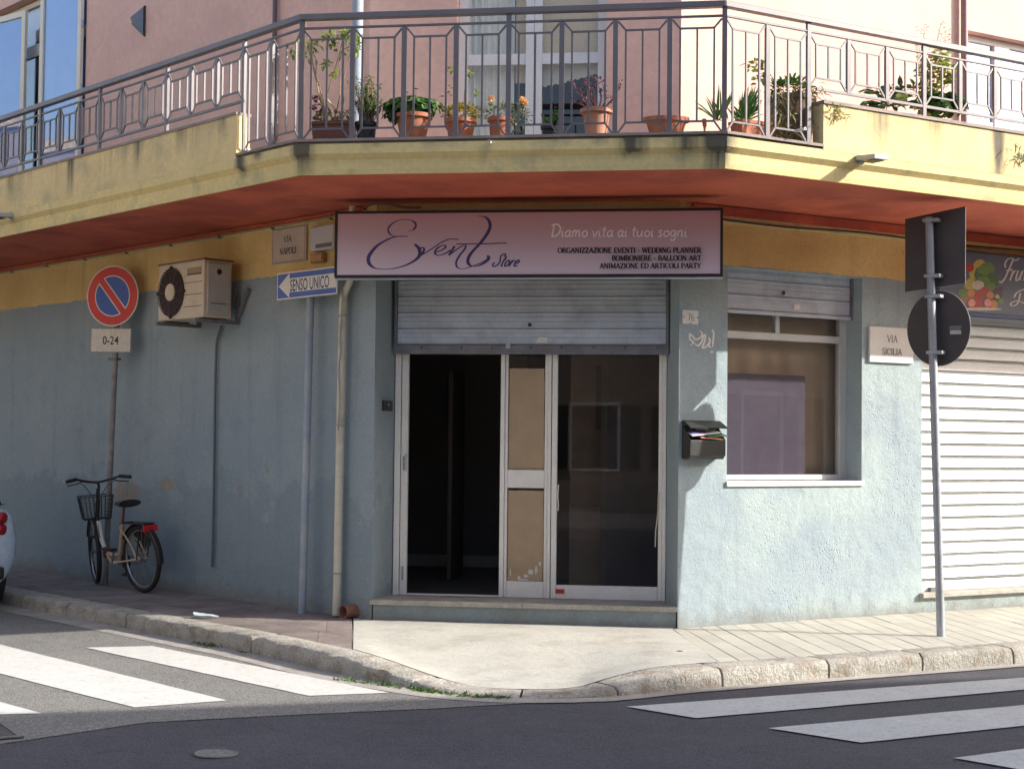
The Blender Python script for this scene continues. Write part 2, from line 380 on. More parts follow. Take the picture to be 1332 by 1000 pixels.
M['ink'] = mat('black_ink', (.02, .018, .022), .5, 0, fine=0)
M['ink2'] = mat('grey_engraved_ink', (.16, .14, .13), .6, 0, fine=0)
M['violet'] = mat('violet_ink', (.055, .045, .18), .5, 0, fine=0)
M['marble'] = mat('beige_marble_plate', (.55, .46, .37), .6, .08, 8)
M['marble_w'] = mat('white_marble_plate', (.62, .61, .60), .5, .05, 8)
M['frame_dk'] = mat('dark_brown_sign_frame', (.022, .014, .014), .5, .1, 6)
M['cream'] = mat('cream_plastic', (.60, .54, .42), .55, .08, 5, col2=(.45, .38, .28), mixs=8, mixw=(.55, .8))
M['ac'] = mat('yellowed_metal_casing', (.58, .47, .34), .5, .07, 4, col2=(.30, .17, .09), mixs=7, mixw=(.62, .85))
M['ac_side'] = mat('grey_metal_side_cover', (.42, .40, .36), .5, .07, 4)
M['ac_dark'] = mat('dark_fan_recess', (.035, .018, .016), .7, .1, 6)
M['bracket'] = mat('corroded_bracket', (.17, .165, .155), .7, .2, 9)
M['pipe_blue'] = mat('blue_grey_painted_pipe', (.30, .35, .43), .6, .1, 6, col2=(.36, .40, .42), mixs=5)
M['pipe_cream'] = mat('cream_painted_pipe', (.60, .57, .46), .6, .1, 6, col2=(.42, .38, .30), mixs=6, mixw=(.55, .75))
M['cable'] = mat('dark_cable', (.05, .045, .045), .6, 0, fine=0)
M['cable_lt'] = mat('pale_cable', (.42, .38, .33), .6, 0, fine=0)
M['iron'] = mat('black_cast_metal', (.035, .037, .035), .45, .15, 8)
M['terra'] = mat('terracotta', (.47, .17, .09), .8, .12, 9, .001, 80, col2=(.52, .26, .17), mixs=9, mixw=(.55, .75))
M['terra_lt'] = mat('pale_terracotta', (.55, .27, .17), .8, .12, 9, .001, 80)
M['brownpot'] = mat('dark_brown_plastic', (.16, .06, .045), .6, .1, 8)
M['blackpot'] = mat('black_plastic', (.02, .022, .03), .5, .1, 8)
M['soil'] = mat('potting_soil', (.06, .04, .03), .95, .3, 20, .01, 60)
M['branch'] = mat('dry_stem', (.30, .22, .15), .8, .1, 10)
M['branch_p'] = mat('purplish_stem', (.26, .13, .13), .7, .1, 10)
M['straw'] = mat('straw_stalk', (.55, .45, .25), .8, .1, 10)
M['green'] = leafmat('green_leaf', (.045, .13, .025), (.10, .22, .04))
M['yelgreen'] = leafmat('yellow_green_leaf', (.17, .26, .05), (.30, .36, .08), .4)
M['dkgreen'] = leafmat('dark_green_leaf', (.03, .075, .025), (.06, .13, .04))
M['yellowleaf'] = leafmat('yellow_succulent_leaf', (.45, .33, .05), (.30, .28, .06))
M['greyleaf'] = leafmat('grey_green_leaf', (.14, .20, .13), (.22, .27, .16))
M['purpleleaf'] = leafmat('purple_leaf', (.20, .06, .08), (.13, .05, .08))
M['dryleaf'] = leafmat('dry_leaf', (.30, .25, .12), (.22, .24, .09))
M['rose'] = leafmat('peach_flower', (.85, .45, .20), (.85, .62, .35), .2)
M['magenta'] = leafmat('magenta_flower', (.30, .03, .09), (.4, .06, .16), .2)
M['blush'] = leafmat('pale_pink_flower', (.7, .35, .38), (.75, .5, .5), .4)
M['tyre'] = mat('rubber', (.022, .021, .021), .8, .15, 14)
M['chrome'] = mat('dull_chrome', (.45, .44, .42), .35, .1, 12, metal=.8)
M['bike'] = mat('pale_orange_bike_paint', (.56, .38, .22), .4, .08, 12)
M['bike_dk'] = mat('black_bike_paint', (.02, .018, .02), .45, .1, 12)
M['bike_rust'] = mat('rust_brown_clamp', (.15, .045, .03), .6, .2, 20)
M['reflector'] = mat('red_reflector', (.60, .02, .02), .25, 0, fine=0)
M['carpaint'] = mat('pale_blue_car_paint', (.55, .66, .76), .25, .02, 2, coat=.8)
M['car_dark'] = mat('black_plastic_trim', (.02, .02, .022), .5, 0, fine=0)
M['carglass'] = mat('dark_car_glass', (.02, .025, .03), .08, 0, fine=0)
M['blinds'] = mat('tan_rolled_blind', (.70, .58, .40), .8, .06, 3)
M['curtain'] = mat('pale_grey_curtain', (.84, .84, .78), .9, .06, 6)
M['sky_refl'] = mat('painted_sky_reflection', (.13, .28, .62), .8, .06, 6)  # blue that paints the reflected sky into the upper windows
M['lace'] = mat('lace_valance', (.62, .60, .52), .9, .05, 8)
M['winframe'] = mat('cream_window_frame', (.74, .68, .55), .5, .04, 5)
M['winframe_w'] = mat('white_window_frame', (.70, .70, .69), .5, .04, 5)
M['facing'] = mat('ochre_render_far', (.50, .40, .28), .9, .08, 1)
M['spout'] = mat('clay_pipe', (.28, .13, .09), .8, .2, 12)
M['litter'] = mat('crumpled_plastic', (.45, .55, .58), .5, .2, 20)
M['grass'] = leafmat('weed_leaf', (.06, .14, .02), (.13, .22, .04), .3)

# ================================================================== SETTING: road, kerb, pavement
def sheet(name, pts, z, mt, parent=None, **pr):
    return MB().add([V(q[0], q[1], z) for q in pts], [list(range(len(pts)))]).build(name, mt, parent, **pr)
road = sheet('road', [(-150, -150), (150, -150), (150, 200), (-150, 200)], 0.0, M['road'], kind='structure')
ORG[road] = V(0, 0, 0)

KP = [(36, 793), (150, 816), (261, 838), (330, 851), (410, 871), (510, 892), (590, 905), (675, 910), (770, 909), (804, 907), (870, 900), (939, 895), (1082, 883), (1202, 874), (1332, 864)]
kp = [onz(x, y, 0) for x, y in KP]
dl = (kp[0] - kp[2]).normalized(); dr = (kp[-1] - kp[-4]).normalized()
kp = [kp[0] + dl * 14, kp[0] + dl * 7] + kp + [kp[-1] + dr * 6, kp[-1] + dr * 12]
kpath = [Vector((q.x, q.y, 0)) for q in catmull(kp, 14)]
for _ in range(60): kpath = [kpath[0]] + [(kpath[i - 1] + kpath[i] * 2 + kpath[i + 1]) / 4 for i in range(1, len(kpath) - 1)] + [kpath[-1]]
arc = [0.0]
for a, b in zip(kpath, kpath[1:]): arc.append(arc[-1] + (b - a).length)
def katt(s, off=0.0):
    """point on the kerb line at arc length s, moved off metres towards the building"""
    s = min(max(s, 0), arc[-1] - 1e-4)
    lo, hi = 0, len(arc) - 1
    while hi - lo > 1:
        mid = (lo + hi) // 2
        if arc[mid] <= s: lo = mid
        else: hi = mid
    t = (s - arc[lo]) / (arc[hi] - arc[lo]); q = kpath[lo].lerp(kpath[hi], t)
    a = kpath[max(lo - 6, 0)]; b = kpath[min(hi + 6, len(kpath) - 1)]; tg = (b - a).normalized()
    return q + V(-tg.y, tg.x, 0) * off
def s_near(pt):
    best = min(range(len(kpath)), key=lambda i: (kpath[i] - Vector((pt.x, pt.y, 0))).length); return arc[best]
sA = s_near(onz(420, 873, 0)); sB = s_near(onz(610, 906, 0)); sC = s_near(onz(715, 910, 0)); sD = s_near(onz(905, 897, 0))
def smooth(t): t = min(max(t, 0), 1); return t * t * (3 - 2 * t)
def kh(s):
    lo = .022
    if s < sB: return lo + (S - lo) * (1 - smooth((s - sA) / (sB - sA)))
    return lo + (S - lo) * smooth((s - sC) / (sD - sC))
KW = .27
# gutter strip and old asphalt patch
rows = []
n = 160
for i in range(n + 1):
    s = arc[-1] * i / n; ww = .10 if s > sD else (.24 if s < sA else .24 + (.10 - .24) * (s - sA) / (sD - sA))
    rows.append([katt(s, .02) + V(0, 0, .009), katt(s, -ww) + V(0, 0, .007)])
MB().grid(rows).build('gutter', M['gutter'], kind='structure')
old = [onz(x, y, 0) for x, y in ((-900, 1130), (0, 968), (190, 940), (400, 929), (560, 922), (700, 914), (760, 911))]
inn = [katt(s, .05) for s in [s_near(onz(760, 911, 0)) * (1 - i / 30.0) for i in range(31)]]
sheet('old_asphalt', [(q.x, q.y) for q in old] + [(q.x, q.y) for q in inn] + [(-40, 30), (-40, 0)], .004, M['road_old'], kind='structure')

# kerb stones, each a block with rough faces and rounded arris
kerb = bpy.data.objects.new('kerb', None); COL.objects.link(kerb); kerb['kind'] = 'structure'; ORG[kerb] = V(0, 0, 0)
def kerbstone(s0, s1):
    g = .010; s0 += g; s1 -= g; n = max(10, int((s1 - s0) / .05)); mb = MB(); rows = []
    for i in range(n + 1):
        s = s0 + (s1 - s0) * i / n; h = kh(s); e = 0 if 0 < i < n else 1
        end = min(i, n - i) / n * (s1 - s0)
        rd = .016 * (1 - smooth(end / .03))
        prof = [(.0, -.06), (.0, .0), (.004, h * .5), (.008, max(h - .030, .004)), (.018 + rd * .3, max(h - .009, .008)), (.036 + rd * .4, h + .002), (.16, h + .004), (KW - .02, h + .003), (KW, h - .006), (KW, -.06)]
        row = []
        for j, (o_, z) in enumerate(prof):
            q = katt(s, o_ + rd * .25 * (j < 5)); nn = noise.noise(V(q.x * 9, q.y * 9, z * 9 + j)) * .012 if 0 < j < 7 else 0
            row.append(V(q.x, q.y, z - (rd * .25 if 3 < j < 9 else 0) + nn * (.8 if j > 3 else 0)) + (katt(s, o_ + .5) - q).normalized() * nn * (1.4 if j <= 4 else 0))
        rows.append(row)
    mb.grid(rows); m_ = len(prof); mb.f.append(list(range(m_))); mb.f.append([n * m_ + j for j in range(m_)][::-1])
    return mb.build('kerb_stone', M['kerb'], kerb, smooth=True)
joints_px = [(530, 896), (675, 910), (804, 907), (939, 895), (1082, 883), (1202, 874), (1318, 865)]
js = [s_near(onz(x, y, 0)) for x, y in joints_px]
jl = [s_near(onz(330, 851, 0)), s_near(onz(158, 818, 0))]
bk = []; s = jl[1]
while s > 1.2: s -= random.uniform(1.0, 1.25); bk.append(max(s, 0))
fw_ = []; s = js[-1]
while s < arc[-1] - 1.2: s += random.uniform(.75, 1.0); fw_.append(min(s, arc[-1]))
cuts = sorted(bk + jl + js + fw_)
for a, b in zip(cuts, cuts[1:]): kerbstone(a, b)

# pavement bed (left and right) and the smooth ramp in between
far_s0 = 0.0
ramp_L = sA; ramp_R = s_near(onz(968, 893, 0))
facL = FL.P(.16, 0, .0); facR = FR.P(-.02, 0, 0)
def side_sheet(name, sa, sb, qa, qb, mt, z, n=30, ramp=False):
    rows = []
    for i in range(n + 1):
        t = i / n; s = sa + (sb - sa) * t; a = katt(s, KW - .004); b = qa.lerp(qb, t); hh = kh(s) if ramp else S; row = []
        for k in range(13):
            u = k / 12; q = a.lerp(b, u); zz = hh + (S - hh) * smooth(u * 1.5) if ramp else S
            row.append(V(q.x, q.y, zz + z + (noise.noise(V(q.x * 1.5, q.y * 1.5, 0)) * .004 if ramp else 0)))
        rows.append(row)
    return MB().grid(rows).build(name, mt, smooth=True, kind='structure')
pavL = side_sheet('pavement', 0, ramp_L, FL.P(16, 0, -.1), FL.P(.25, 0, -.1), M['bed'], -.014)
pavR = side_sheet('pavement', ramp_R, arc[-1], FR.P(-.05, 0, -.1), FR.P(12, 0, -.1), M['bedR'], -.012)
# ramp: its inner edge runs along the step
rows = []; n = 56
inner = catmull([FL.P(.31, 0, -.05), FL.P(0, 0, -.02), FC.P(.4, 0, -.02), FC.P(1.6, 0, -.02), FC.P(WC - .12, 0, -.02), FR.P(-.05, 0, -.02)], 12)
for i in range(n + 1):
    t = i / n; s = ramp_L + (ramp_R - ramp_L) * t; a = katt(s, KW - .003); b = inner[min(int(t * (len(inner) - 1)), len(inner) - 1)]; row = []
    for k in range(17):
        u = k / 16; q = a.lerp(b, u); hh = kh(s) + .002; zz = hh + (S + .003 - hh) * smooth(u * 1.25)
        row.append(V(q.x, q.y, zz + noise.noise(V(q.x * 1.5, q.y * 1.5, 0)) * .004))
    rows.append(row)
MB().grid(rows).build('pavement_ramp', M['concrete'], smooth=True, kind='structure')

# slabs on the left pavement
Lk = lambda s: katt(s, KW + .004)
def left_slab(s0, s1, u0, u1):
    g = .006; rows = []
    for i in range(4):
        s = s0 + (s1 - s0 - g) * i / 3; t = s / ramp_L; a = Lk(s); b = FL.P(16, 0, .012).lerp(FL.P(.25, 0, .012), t); row = []
        dd = (b - a).length
        for k in range(4):
            u = u0 + (u1 - u0) * k / 3 - (g / dd if k == 3 else 0); q = a.lerp(b, u); row.append(V(q.x, q.y, S - .002 + noise.noise(V(q.x * 1.2, q.y * 1.2, 3)) * .006))
        rows.append(row)
    mb = MB().grid(rows); m_ = 16; lo = [Vector(q) - V(0, 0, .02) for q in mb.v]
    ring = [0, 1, 2, 3, 7, 11, 15, 14, 13, 12, 8, 4]; k0 = len(mb.v); mb.v += [lo[i] for i in ring]
    for i in range(12): mb.f.append([ring[i], ring[(i + 1) % 12], k0 + (i + 1) % 12, k0 + i])
    mb.build('slab', M['slab'], pavL)
ORG[pavL] = V(0, 0, 0); ORG[pavR] = V(0, 0, 0)
for r_, (u0, u1) in enumerate(((0, .34), (.34, .7), (.7, 1.0))):
    s = -random.random() * .4
    while s < ramp_L - .02:
        e = s + random.uniform(.75, 1.15); e = ramp_L if ramp_L - e < .35 else e; a = max(s, 0); b = min(e, ramp_L)
        if b - a > .08: left_slab(a, b, u0, u1)
        s = e

# sandy pavers on the right pavement, laid in long narrow courses
def clip(poly, a, b):                        # keep the part left of a->b
    out = []
    for i in range(len(poly)):
        p, q = poly[i], poly[(i + 1) % len(poly)]
        sp = (b[0] - a[0]) * (p[1] - a[1]) - (b[1] - a[1]) * (p[0] - a[0]); sq = (b[0] - a[0]) * (q[1] - a[1]) - (b[1] - a[1]) * (q[0] - a[0])
        if sp >= 0: out.append(p)
        if sp * sq < 0: t = sp / (sp - sq); out.append((p[0] + (q[0] - p[0]) * t, p[1] + (q[1] - p[1]) * t))
    return out
kR0 = katt(ramp_R, KW + .006); kRm = katt(ramp_R + 1.9, KW + .006); kR1 = katt(arc[-1], KW + .006); wR0 = FR.P(-.05, 0, -.0); wR1 = FR.P(12, 0, .008)
ew = V(.10, -1, 0).normalized(); eu = V(-ew.y, ew.x, 0)   # ew: along a course towards the kerb
o0 = FR.P(0, 0, 0) - eu * .1
CWID = .155
for i in range(-4, 62):
    sh = random.choice((0, .2, .4, .1, .3))
    for j in range(-12, 7):
        u0, u1 = i * CWID, (i + 1) * CWID - .005; v0, v1 = j * .62 + sh, (j + 1) * .62 + sh - .005
        poly = [tuple((o0 + eu * a - ew * (-b))[:2]) for a, b in ((u0, v0), (u1, v0), (u1, v1), (u0, v1))]
        ar = sum(poly[k][0] * poly[(k + 1) % 4][1] - poly[(k + 1) % 4][0] * poly[k][1] for k in range(4))
        if ar < 0: poly = poly[::-1]
        for a, b in ((kR0, kRm), (kRm, kR1), (wR1, wR0), (wR0, kR0)):
            if len(poly) > 2: poly = clip(poly, a, b)
        if len(poly) < 3: continue
        ar = abs(sum(poly[k][0] * poly[(k + 1) % len(poly)][1] - poly[(k + 1) % len(poly)][0] * poly[k][1] for k in range(len(poly)))) / 2
        if ar < .002: continue
        h = random.uniform(-.0015, .0015)
        MB().prism([V(q[0], q[1], S - .013) for q in poly], (0, 0, .013 + h)).build('paver', M['paver'], pavR, bevel=.0025, seg=1)

# zebra stripes
def ext(a, b, m_): a = onz(*a, 0); b = onz(*b, 0); return a + (b - a).normalized() * m_
stripes = [
    ([onz(110, 843, 0), onz(198, 841, 0), onz(507, 902, 0), onz(402, 906, 0)], 'paint', 'white zebra stripe on the left street closest to the kerb and bicycle'),
    ([ext((174, 921), (0, 877), 6), ext((296, 912), (40, 849), 6), onz(296, 912, 0), onz(174, 921, 0)], 'paint', 'middle white zebra stripe on the left street between the other two'),
    ([ext((-20, 931), (-260, 872), 5), ext((54, 929), (0, 914), 5.5), onz(54, 929, 0), onz(-20, 931, 0)], 'paint', 'white zebra stripe above the drain grate at the lower left'),
    ([onz(815, 920, 0), onz(905, 935, 0), ext((905, 935), (1332, 898), 7), ext((815, 920), (1332, 882), 7)], 'paint_worn', 'worn zebra stripe nearest the kerb of the right-hand crossing'),
    ([onz(1000, 948, 0), onz(1120, 967, 0), ext((1120, 967), (1332, 945), 6), ext((1000, 948), (1332, 918), 6)], 'paint_worn', 'second worn zebra stripe of the right-hand crossing, in shade'),
    ([onz(1240, 987, 0), onz(1372, 1010, 0), ext((1372, 1010), (1500, 1000), 4), ext((1240, 987), (1332, 975), 5)], 'paint_worn', 'worn zebra stripe at the bottom right corner'),
]
for pts, mt, lb in stripes:
    c = sum(pts, V(0, 0, 0)) / len(pts)
    d = (pts[2] - pts[1]).normalized(); rows = []
    mb = MB(); NN = 24; e0 = pts[0], pts[3]; e1 = pts[1], pts[2]; r0 = []; r1 = []
    for i in range(NN + 1):
        t = i / NN; r0.append(e0[0].lerp(e0[1], t) + V(random.uniform(-.004, .004), random.uniform(-.004, .004), .008)); r1.append(e1[0].lerp(e1[1], t) + V(random.uniform(-.004, .004), random.uniform(-.004, .004), .008))
    mb.grid([r0, r1]).build('crossing_stripe', M[mt], road, fix=True, label=lb)

# ================================================================== BUILDING
bld = empty('corner_building', FC.P(WC / 2, 0, -2), 'pink and pale blue corner building with yellow band, red soffit and wraparound balcony', 'building')
def fbox(name, F, s0, s1, z0, z1, d0, d1, mt, parent=None, bevel=0, **pr):
    return MB().fb(F, s0, s1, z0, z1, d0, d1).build(name, mt, parent if parent is not None else bld, bevel=bevel, seg=1, **pr)
def wall_holes(name, F, s0, s1, z0, z1, holes, t, mt, step=None):
    ss = sorted({s0, s1} | {h[0] for h in holes} | {h[1] for h in holes}); zs = sorted({z0, z1} | {h[2] for h in holes} | {h[3] for h in holes})
    ins = lambda s, z: any(h[0] < s < h[1] and h[2] < z < h[3] for h in holes)
    mb = MB()
    for a, b in zip(ss, ss[1:]):
        for c, d in zip(zs, zs[1:]):
            if ins((a + b) / 2, (c + d) / 2): continue
            for dd in (0, -t): mb.add([F.P(a, c, dd), F.P(b, c, dd), F.P(b, d, dd), F.P(a, d, dd)], [(0, 1, 2, 3)])
    def q(p0, p1, z_0, z_1): mb.add([F.P(p0, z_0, 0), F.P(p1, z_1, 0), F.P(p1, z_1, -t), F.P(p0, z_0, -t)], [(0, 1, 2, 3)])
    for h in holes:
        if h[0] > s0: q(h[0], h[0], h[2], h[3])
        if h[1] < s1: q(h[1], h[1], h[2], h[3])
        q(h[0], h[1], h[2], h[2]) if h[2] > z0 else None
        q(h[0], h[1], h[3], h[3]) if h[3] < z1 else None
    q(s0, s0, z0, z1); q(s1, s1, z0, z1); q(s0, s1, z0, z0); q(s0, s1, z1, z1)
    bm = bmesh.new(); vs = {}
    for f in mb.f:
        L_ = []
        for i in f:
            k = tuple(round(x, 4) for x in mb.v[i])
            if k not in vs: vs[k] = bm.verts.new(mb.v[i] - ORG[bld])
            L_.append(vs[k])
        try: bm.faces.new(L_)
        except Exception: pass
    bmesh.ops.recalc_face_normals(bm, faces=bm.faces); me = bpy.data.meshes.new(name); bm.to_mesh(me); bm.free(); me.materials.append(mt)
    o = bpy.data.objects.new(name, me); COL.objects.link(o); o.parent = bld; ORG[o] = ORG[bld]; return o

ZS = 3.60                                    # soffit height
# left ground wall
wall_holes('wall', FL, .3, 16, -.05, ZS + .1, [], .3, M['wall'])
# right ground wall with display window and greengrocer shutter openings
wsl = FR.px(946, 500)[0]; wsr = FR.px(1121, 500)[0]; wz0 = FR.px(1040, 629)[1]; wz1 = 3.105
shl = FR.px(1199, 600)[0]; shz0 = .30; shz1 = FR.px(1300, 330)[1]
wall_holes('wall', FR, .36, 12, -.05, ZS + .1, [(wsl, wsr, wz0, wz1), (shl, shl + 4.2, shz0, 3.2)], .32, M['wall'])
# corner: jambs, lintel, step riser
DD = -.42                                    # depth of the doorway
dl_s = FC.px(512, 600, DD)[0]; dr_s = FC.px(867, 600, DD)[0]
def poly_prism(name, pts, z0, z1, mt, parent=None):
    return MB().prism([V(q.x, q.y, z0) for q in pts], (0, 0, z1 - z0)).build(name, mt, parent or bld)
poly_prism('door_jamb', [FL.P(0, 0, 0), FL.P(.3, 0, 0), FL.P(.3, 0, -.3), FC.P(dl_s - .35, 0, DD - .12), FC.P(dl_s, 0, DD - .12), FC.P(dl_s, 0, DD)], -.05, ZS + .1, M['wall'])
poly_prism('door_jamb', [FR.P(0, 0, 0), FC.P(dr_s, 0, DD), FC.P(dr_s, 0, DD - .12), FC.P(dr_s + .35, 0, DD - .12), FR.P(.36, 0, -.32), FR.P(.36, 0, 0)], -.05, ZS + .1, M['wall'])
fbox('lintel', FC, .004, WC - .004, 3.12, ZS + .1, DD - .12, -.003, M['wall'])
stz = FC.px(485, 779.7, .03)[1]; stz = .5 * (stz + FC.px(876, 789.6, .03)[1])
st = fbox('door_step', FC, .012, WC - .012, -.05, stz - .042, DD - .1, -.004, M['wall'])
ORG[st] = ORG[bld]
half = FC.px(679, 786, .03)[0]
for a, b in ((-.012, half - .0015), (half + .0015, WC + .0)):
    MB().fb(FC, a, b, stz - .04, stz, DD - .1, .03).build('step_slab', M['step'], st, bevel=.006)

# ---------------- shop door
def px_rect(F, x0, x1, y0, y1, d):
    """plane rectangle measured at its middle"""
    xm, ym = (x0 + x1) / 2, (y0 + y1) / 2
    return F.px(x0, ym, d)[0], F.px(x1, ym, d)[0], F.px(xm, y1, d)[1], F.px(xm, y0, d)[1]
def xs(x, y=610): return FC.px(x, y, DD)[0]
def zc(y, x=690): return FC.px(x, y, DD)[1]
dtop = FC.px(690, 440, DD)[1]; dbot = stz + .002
door = MB()
for a, b in ((513, 520.5), (521.5, 530)): door.fb(FC, xs(a), xs(b), dbot, dtop, DD - .05, DD + (.012 if a < 520 else .0))
door.fb(FC, xs(650.5), xs(656), dbot, dtop, DD - .05, DD + .01); door.fb(FC, xs(656.3), xs(660), dbot, dtop, DD - .05, DD - .004)
for a, b, o_ in ((708, 712, -.004), (712.3, 716.5, .01), (717.5, 724.5, .004)): door.fb(FC, xs(a), xs(b), dbot, dtop, DD - .05, DD + o_)
for a, b, o_ in ((856.5, 861.3, .0), (861.6, 866.5, .012)): door.fb(FC, xs(a), xs(b), dbot, dtop, DD - .05, DD + o_)
door.fb(FC, xs(660.2), xs(707.8), zc(634.5), zc(611), DD - .045, DD); door.fb(FC, xs(660.2), xs(707.8), dbot, zc(756), DD - .045, DD)
door.fb(FC, xs(724.8), xs(856.3), dbot, zc(762, 790), DD - .045, DD)
door.fb(FC, xs(530.2), xs(650.2), dbot, dbot + .012, DD - .05, DD - .005)
dr = door.build('shop_door', M['alu'], bld, bevel=.003, seg=1); ORG[dr] = ORG[bld]
MB().fb(FC, xs(724.8), xs(856.3), zc(762, 790) + .001, dtop, DD - .028, DD - .022).build('pane', M['glass'], dr)
MB().fb(FC, xs(660.2), xs(707.8), zc(611) + .001, dtop, DD - .030, DD - .024).build('pane', M['glass'], dr)
MB().fb(FC, xs(660.2), xs(707.8), zc(756) + .001, zc(634.5) - .001, DD - .030, DD - .024).build('pane', M['glass'], dr)
def ragged(F, s0, s1, z0, z1, d, mt, name, parent, j=.004, skip=None):
    pts = []; n = 14
    for (a, b), (c, d_) in (((s0, z0), (s1, z0)), ((s1, z0), (s1, z1)), ((s1, z1), (s0, z1)), ((s0, z1), (s0, z0))):
        for i in range(n): t = i / n; pts.append((a + (c - a) * t + random.uniform(-j, j), b + (d_ - b) * t + random.uniform(-j, j)))
    if skip: pts = skip(pts)
    return MB().prism([F.P(a, b, d) for a, b in pts], F.n * -.001).build(name, mt, parent)
ragged(FC, xs(661), xs(707), zc(611) + .004, zc(479), DD - .020, M['paper'], 'paper_sheet', dr, .0025)
def torn(pts):
    s1 = max(p[0] for p in pts); z0 = min(p[1] for p in pts); out = []
    for s, z in pts:
        lim = z0 + .30 * max(0, (s - (s1 - .26)) / .26) ** 1.0
        if z < lim: z = lim + random.uniform(-.012, .012)
        out.append((s, z))
    return out
ragged(FC, xs(661), xs(707), zc(756) + .004, zc(638), DD - .020, M['paper'], 'paper_sheet', dr, .0025)
for cx_, cy_, ww, hh in ((675, 752, .018, .03), (684, 749, .03, .015), (690, 744, .03, .03), (697, 741, .016, .05), (702, 733, .012, .03), (681, 754, .05, .008), (663.5, 745, .006, .05)):
    a, b = FC.px(cx_, cy_, DD); pts = [(a + ww * random.uniform(.6, 1) * math.cos(t), b + hh * random.uniform(.5, 1) * math.sin(t)) for t in [k * math.pi / 5 for k in range(10)]]
    MB().prism([FC.P(u, v, DD - .0185) for u, v in pts], FC.n * -.001).build('paper_scrap', M['papertorn'], dr)
MB().fb(FC, xs(724), xs(735.5), zc(771.5, 730), zc(765.8, 730), DD + .0045, DD + .006).build('red_sticker', M['red'], dr)
MB().tube([FC.P(xs(725.6), zc(y, 725), DD + .004) + FC.u * random.uniform(0, .012) for y in (630, 645, 655, 664)], .006, 5).build('seal_strip', M['white'], dr)
MB().tube([FC.P(xs(x), zc(y, 855), DD + .004) for x, y in ((857, 640), (856, 670), (853.5, 690), (853, 711))], .006, 5).build('seal_strip', M['cream'], dr)
for y0 in (597, 740): MB().fb(FC, xs(524.2), xs(526.4), zc(y0 + 14, 525), zc(y0 - 4, 525), DD + .001, DD + .008).build('lock_plate', M['steel'], dr)
MB().fb(FC, xs(527.5), xs(529.3), zc(612, 525), zc(590, 525), DD + .001, DD + .010).build('lock_plate', M['alu2'], dr)

# ---------------- roller shutters made of single slats
def slat_mesh(F, s0, s1, h, mt, ridges=3, dep=.012, gv=.006):
    """one slat in the frame's axes, origin at its lower left corner"""
    mb = MB(); n = ridges * 4; prof = []; gd = -.006 if ridges > 1 else -.022
    prof.append((0, gd)); prof += [(gv * .38, gd), (gv * .42, -.006), (gv * .58, -.006), (gv * .62, gd)] if ridges == 1 else []; prof.append((gv, gd)); prof.append((gv + .001, dep * .9))
    for i in range(n + 1):
        t = i / n; prof.append((gv + .003 + (h - .008 - gv) * t, dep * (.80 + .20 * math.cos(t * ridges * 2 * math.pi))))
    prof.append((h - .002, 0.001)); prof.append((h, gd))
    rows = [[F.u * s + F.n * d + V(0, 0, z) for z, d in prof] for s in (0, s1 - s0)]
    mb.grid(rows); return mb
def shutter(name, F, s0, s1, ztop, zbot, d, h, mt, barh=.055, barmat=None, ridges=3, dep=.012, label=None, lock=None):
    root = MB().fb(F, s0, s1, zbot, zbot + barh, d - .012, d + .022).build(name, barmat or mt, bld, bevel=.004, seg=1); ORG[root] = ORG[bld]
    if label: root['label'] = label
    z = zbot + barh + .002; first = None
    while z < ztop:
        p = F.P(s0 + .006, z, d) - ORG[root]
        if first is None:
            first = slat_mesh(F, s0 + .006, s1 - .006, h, mt, ridges, dep, .024 if ridges == 1 else .006).build('slat', mt, root, local=True, smooth=True, fix=False); first.location = p
        else: inst(first, 'slat', root, p)
        z += h
    for a, b in ((s0 - .02, s0 + .004), (s1 - .004, s1 + .02)):
        MB().fb(F, a, b, zbot - (0 if lock is None else 0), ztop, d - .02, d + .03).build('guide_rail', M['shutter_old'], root)
    return root
SD = DD + .075
sz = FC.px(690, 461, SD)[1]; sz2 = FC.px(690, 449, SD)[1]
a0 = FC.px(517, 410, SD)[0]; a1 = FC.px(867, 410, SD)[0]
sh1 = shutter('roller_shutter', FC, a0, a1, 3.12, sz, SD, (FC.px(690, 411, SD)[1] - FC.px(690, 432, SD)[1]), M['shutter'], sz2 - sz, M['shutter_old'], 3, .010, 'half-lowered grey shutter over the shop door')
for x, y in ((689, 422.5),): 
    a, b = FC.px(x, y, SD + .012); MB().lathe(FC.P(a, b, SD + .010), [(.016, 0), (.016, .006), (.009, .008), (.009, .004), (.0, .004)], 14, FC.n).build('keyhole', M['iron'], sh1)
a, b = FC.px(705, 442, SD + .014); MB().prism([FC.P(a + u, b + v, SD + .0135) for u, v in ((-.05, -.022), (.045, -.026), (.048, .018), (-.02, .024), (-.036, .01))], FC.n * .001).build('sticker', M['white'], sh1)
for i, x in enumerate((548, 600, 640, 690, 730, 772, 813, 855)):
    a, b = FC.px(x, 452, SD + .03); MB().lathe(FC.P(a, b, SD + .021), [(.009, 0), (.008, .006), (0, .008)], 8, FC.n).build('bolt', M['iron'], sh1)
a, b = FC.px(661, 450, SD + .03); MB().fb(FC, a - .02, a + .02, b - .02, b + .035, SD + .023, SD + .035).build('latch', M['shutter'], sh1)

